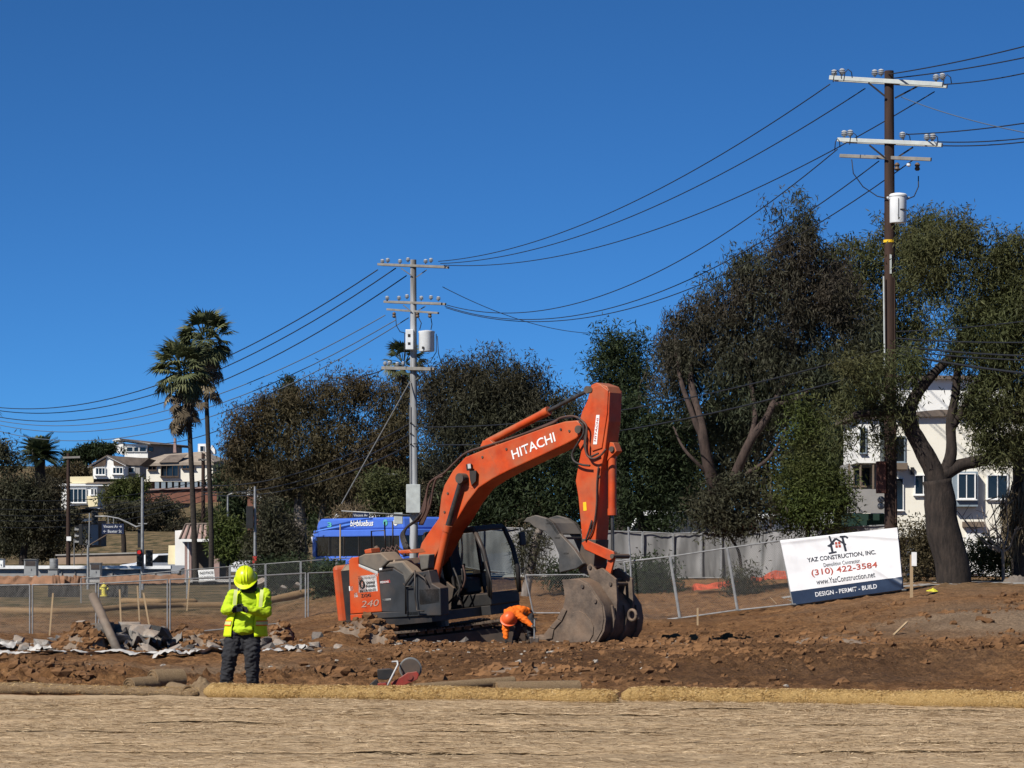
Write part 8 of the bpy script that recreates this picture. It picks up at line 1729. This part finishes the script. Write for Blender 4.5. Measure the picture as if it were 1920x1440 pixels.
# blue bus
bx0, bx1 = P(586, 1100, 152), P(800, 1100, 141); yaw_b = math.atan2(bx1.y - bx0.y, bx1.x - bx0.x); LB = 10.2
zb0 = float(hz(bx0.x, 152)) + .12; bus = thing('city_bus', 'blue city bus with white script lettering behind the excavator', 'bus', (bx0.x, 152, zb0)); Mb = Matrix.Translation((bx0.x, 152, zb0)) @ Matrix.Rotation(yaw_b, 4, 'Z'); TB = lambda u, v, w_: Mb @ Vector((u, v, w_))
BL = pm('bus_blue', (.075, .17, .62), (.065, .15, .56), scale=1.2, rough=.3, spec=.5); BLD = pm('bus_dark_blue', (.018, .05, .24), (.015, .04, .2), scale=1.2, rough=.3, spec=.5); BLL = pm('bus_light_blue', (.10, .24, .70), (.09, .2, .62), scale=1.2, rough=.35)
def bprism(prof, v0, v1, name, mat, parent, bev=.03): mb = MB(); mb.prism([TB(u, v0, w_) for u, w_ in prof], [TB(u, v1, w_) for u, w_ in prof]); return mb.build(name, mat, parent, bevel=bev)
body_b = bprism([(0, .35), (LB, .35), (LB, 1.25), (0, 1.25)], 0, 2.5, 'body', BL, bus, .06); bprism([(.15, 1.25), (LB - .15, 1.25), (LB - .15, 2.30), (.25, 2.30)], .06, 2.44, 'cabin', M['glass'], bus)
bprism([(.02, 2.26), (LB, 2.26), (LB, 2.62), (.10, 2.62)], 0, 2.5, 'roof_band', BL, bus, .05); bprism([(.25, 2.62), (LB - .1, 2.62), (LB - .2, 3.22), (.8, 3.22), (.45, 3.05)], .08, 2.42, 'roof_fairing', BL, bus, .10)
for u in (.0, 1.9, 3.6, 5.3, 7.0, 8.7, LB - .35): bprism([(u, 1.24), (u + (.35 if u in (0.0, LB - .35) else .09), 1.24), (u + (.35 if u in (0.0, LB - .35) else .09), 2.28), (u, 2.28)], -.004, .1, 'window_post', BL if u in (0.0, LB - .35) else M['black'], bus, 0)
for k in range(3):
    mb = MB(); q = [(.25 + .25 * k, 2.45 + .12 * k), (3.2 + .5 * k, 2.68 + .14 * k), (6.2 + .3 * k, 2.98 + .08 * k), (6.2 + .3 * k, 3.04 + .08 * k), (3.2 + .5 * k, 2.78 + .14 * k), (.25 + .25 * k, 2.52 + .12 * k)]
    mb.add([TB(u, .066 if w_ > 2.62 else -.012, w_) for u, w_ in q], [tuple(range(6))]); mb.build('swoosh', (BLD, BLL, BLD)[k], bus, fix=False)
ux_b = (TB(1, 0, 0) - TB(0, 0, 0)).normalized(); text_on('bigbluebus', 2.6, .40, M['white'], bus, TB(5.6, .07, 2.90), ux_b, Vector((0, 0, 1)), 'lettering', .02, .02, .2)
text_on('3', .5, .26, plain('teal_print', (.1, .45, .4)), bus, TB(1.9, .07, 2.9), ux_b, Vector((0, 0, 1)), 'lettering', .02, .02)
for u, col_ in ((8.2, 'teal'), (9.3, 'white')): mb = MB(); c = TB(u, .06, 2.95); ring = [c + ux_b * .24 * math.cos(a) + Vector((0, 0, .17 * math.sin(a))) for a in [i * math.pi / 8 for i in range(16)]]; mb.prism(ring, [p - Vector((0, .02, 0)) for p in ring]); mb.build('emblem', M['white'] if col_ == 'white' else plain('teal_emblem', (.1, .4, .36)), bus)
for u in (2.4, 9.2): mb = MB(); mb.tube([TB(u, -.02, .5), TB(u, .3, .5)], .5, 20); wl_ = mb.build('wheel', M['hose'], bus, smooth='auto'); mb = MB(); mb.tube([TB(u, -.03, .5), TB(u, -.02, .5)], .28, 16); mb.build('rim', M['galv'], wl_, smooth='auto')
# roadside boulders by the hedge
for (px, py, s_, lb) in ((470, 1093, .28, 'pale boulder nearest the yellow helmet'), (484, 1092, .36, 'large pinkish boulder below the roadside hedge'), (530, 1102, .2, 'small pale boulder on the far wattle'), (556, 1097, .22, 'pale boulder beside the dark hedge')):
    d = 114; o = bpy.data.objects.new('boulder', meshes[4]); COL.objects.link(o); x = GX(px, d); o.location = (x, d, CAMH - (py - HY) * d / F); o.scale = (s_, s_, s_ * .9); o.rotation_euler = (.2, .3, s_ * 9); tag(o, lb, 'boulder', 'boulders below the roadside hedge')
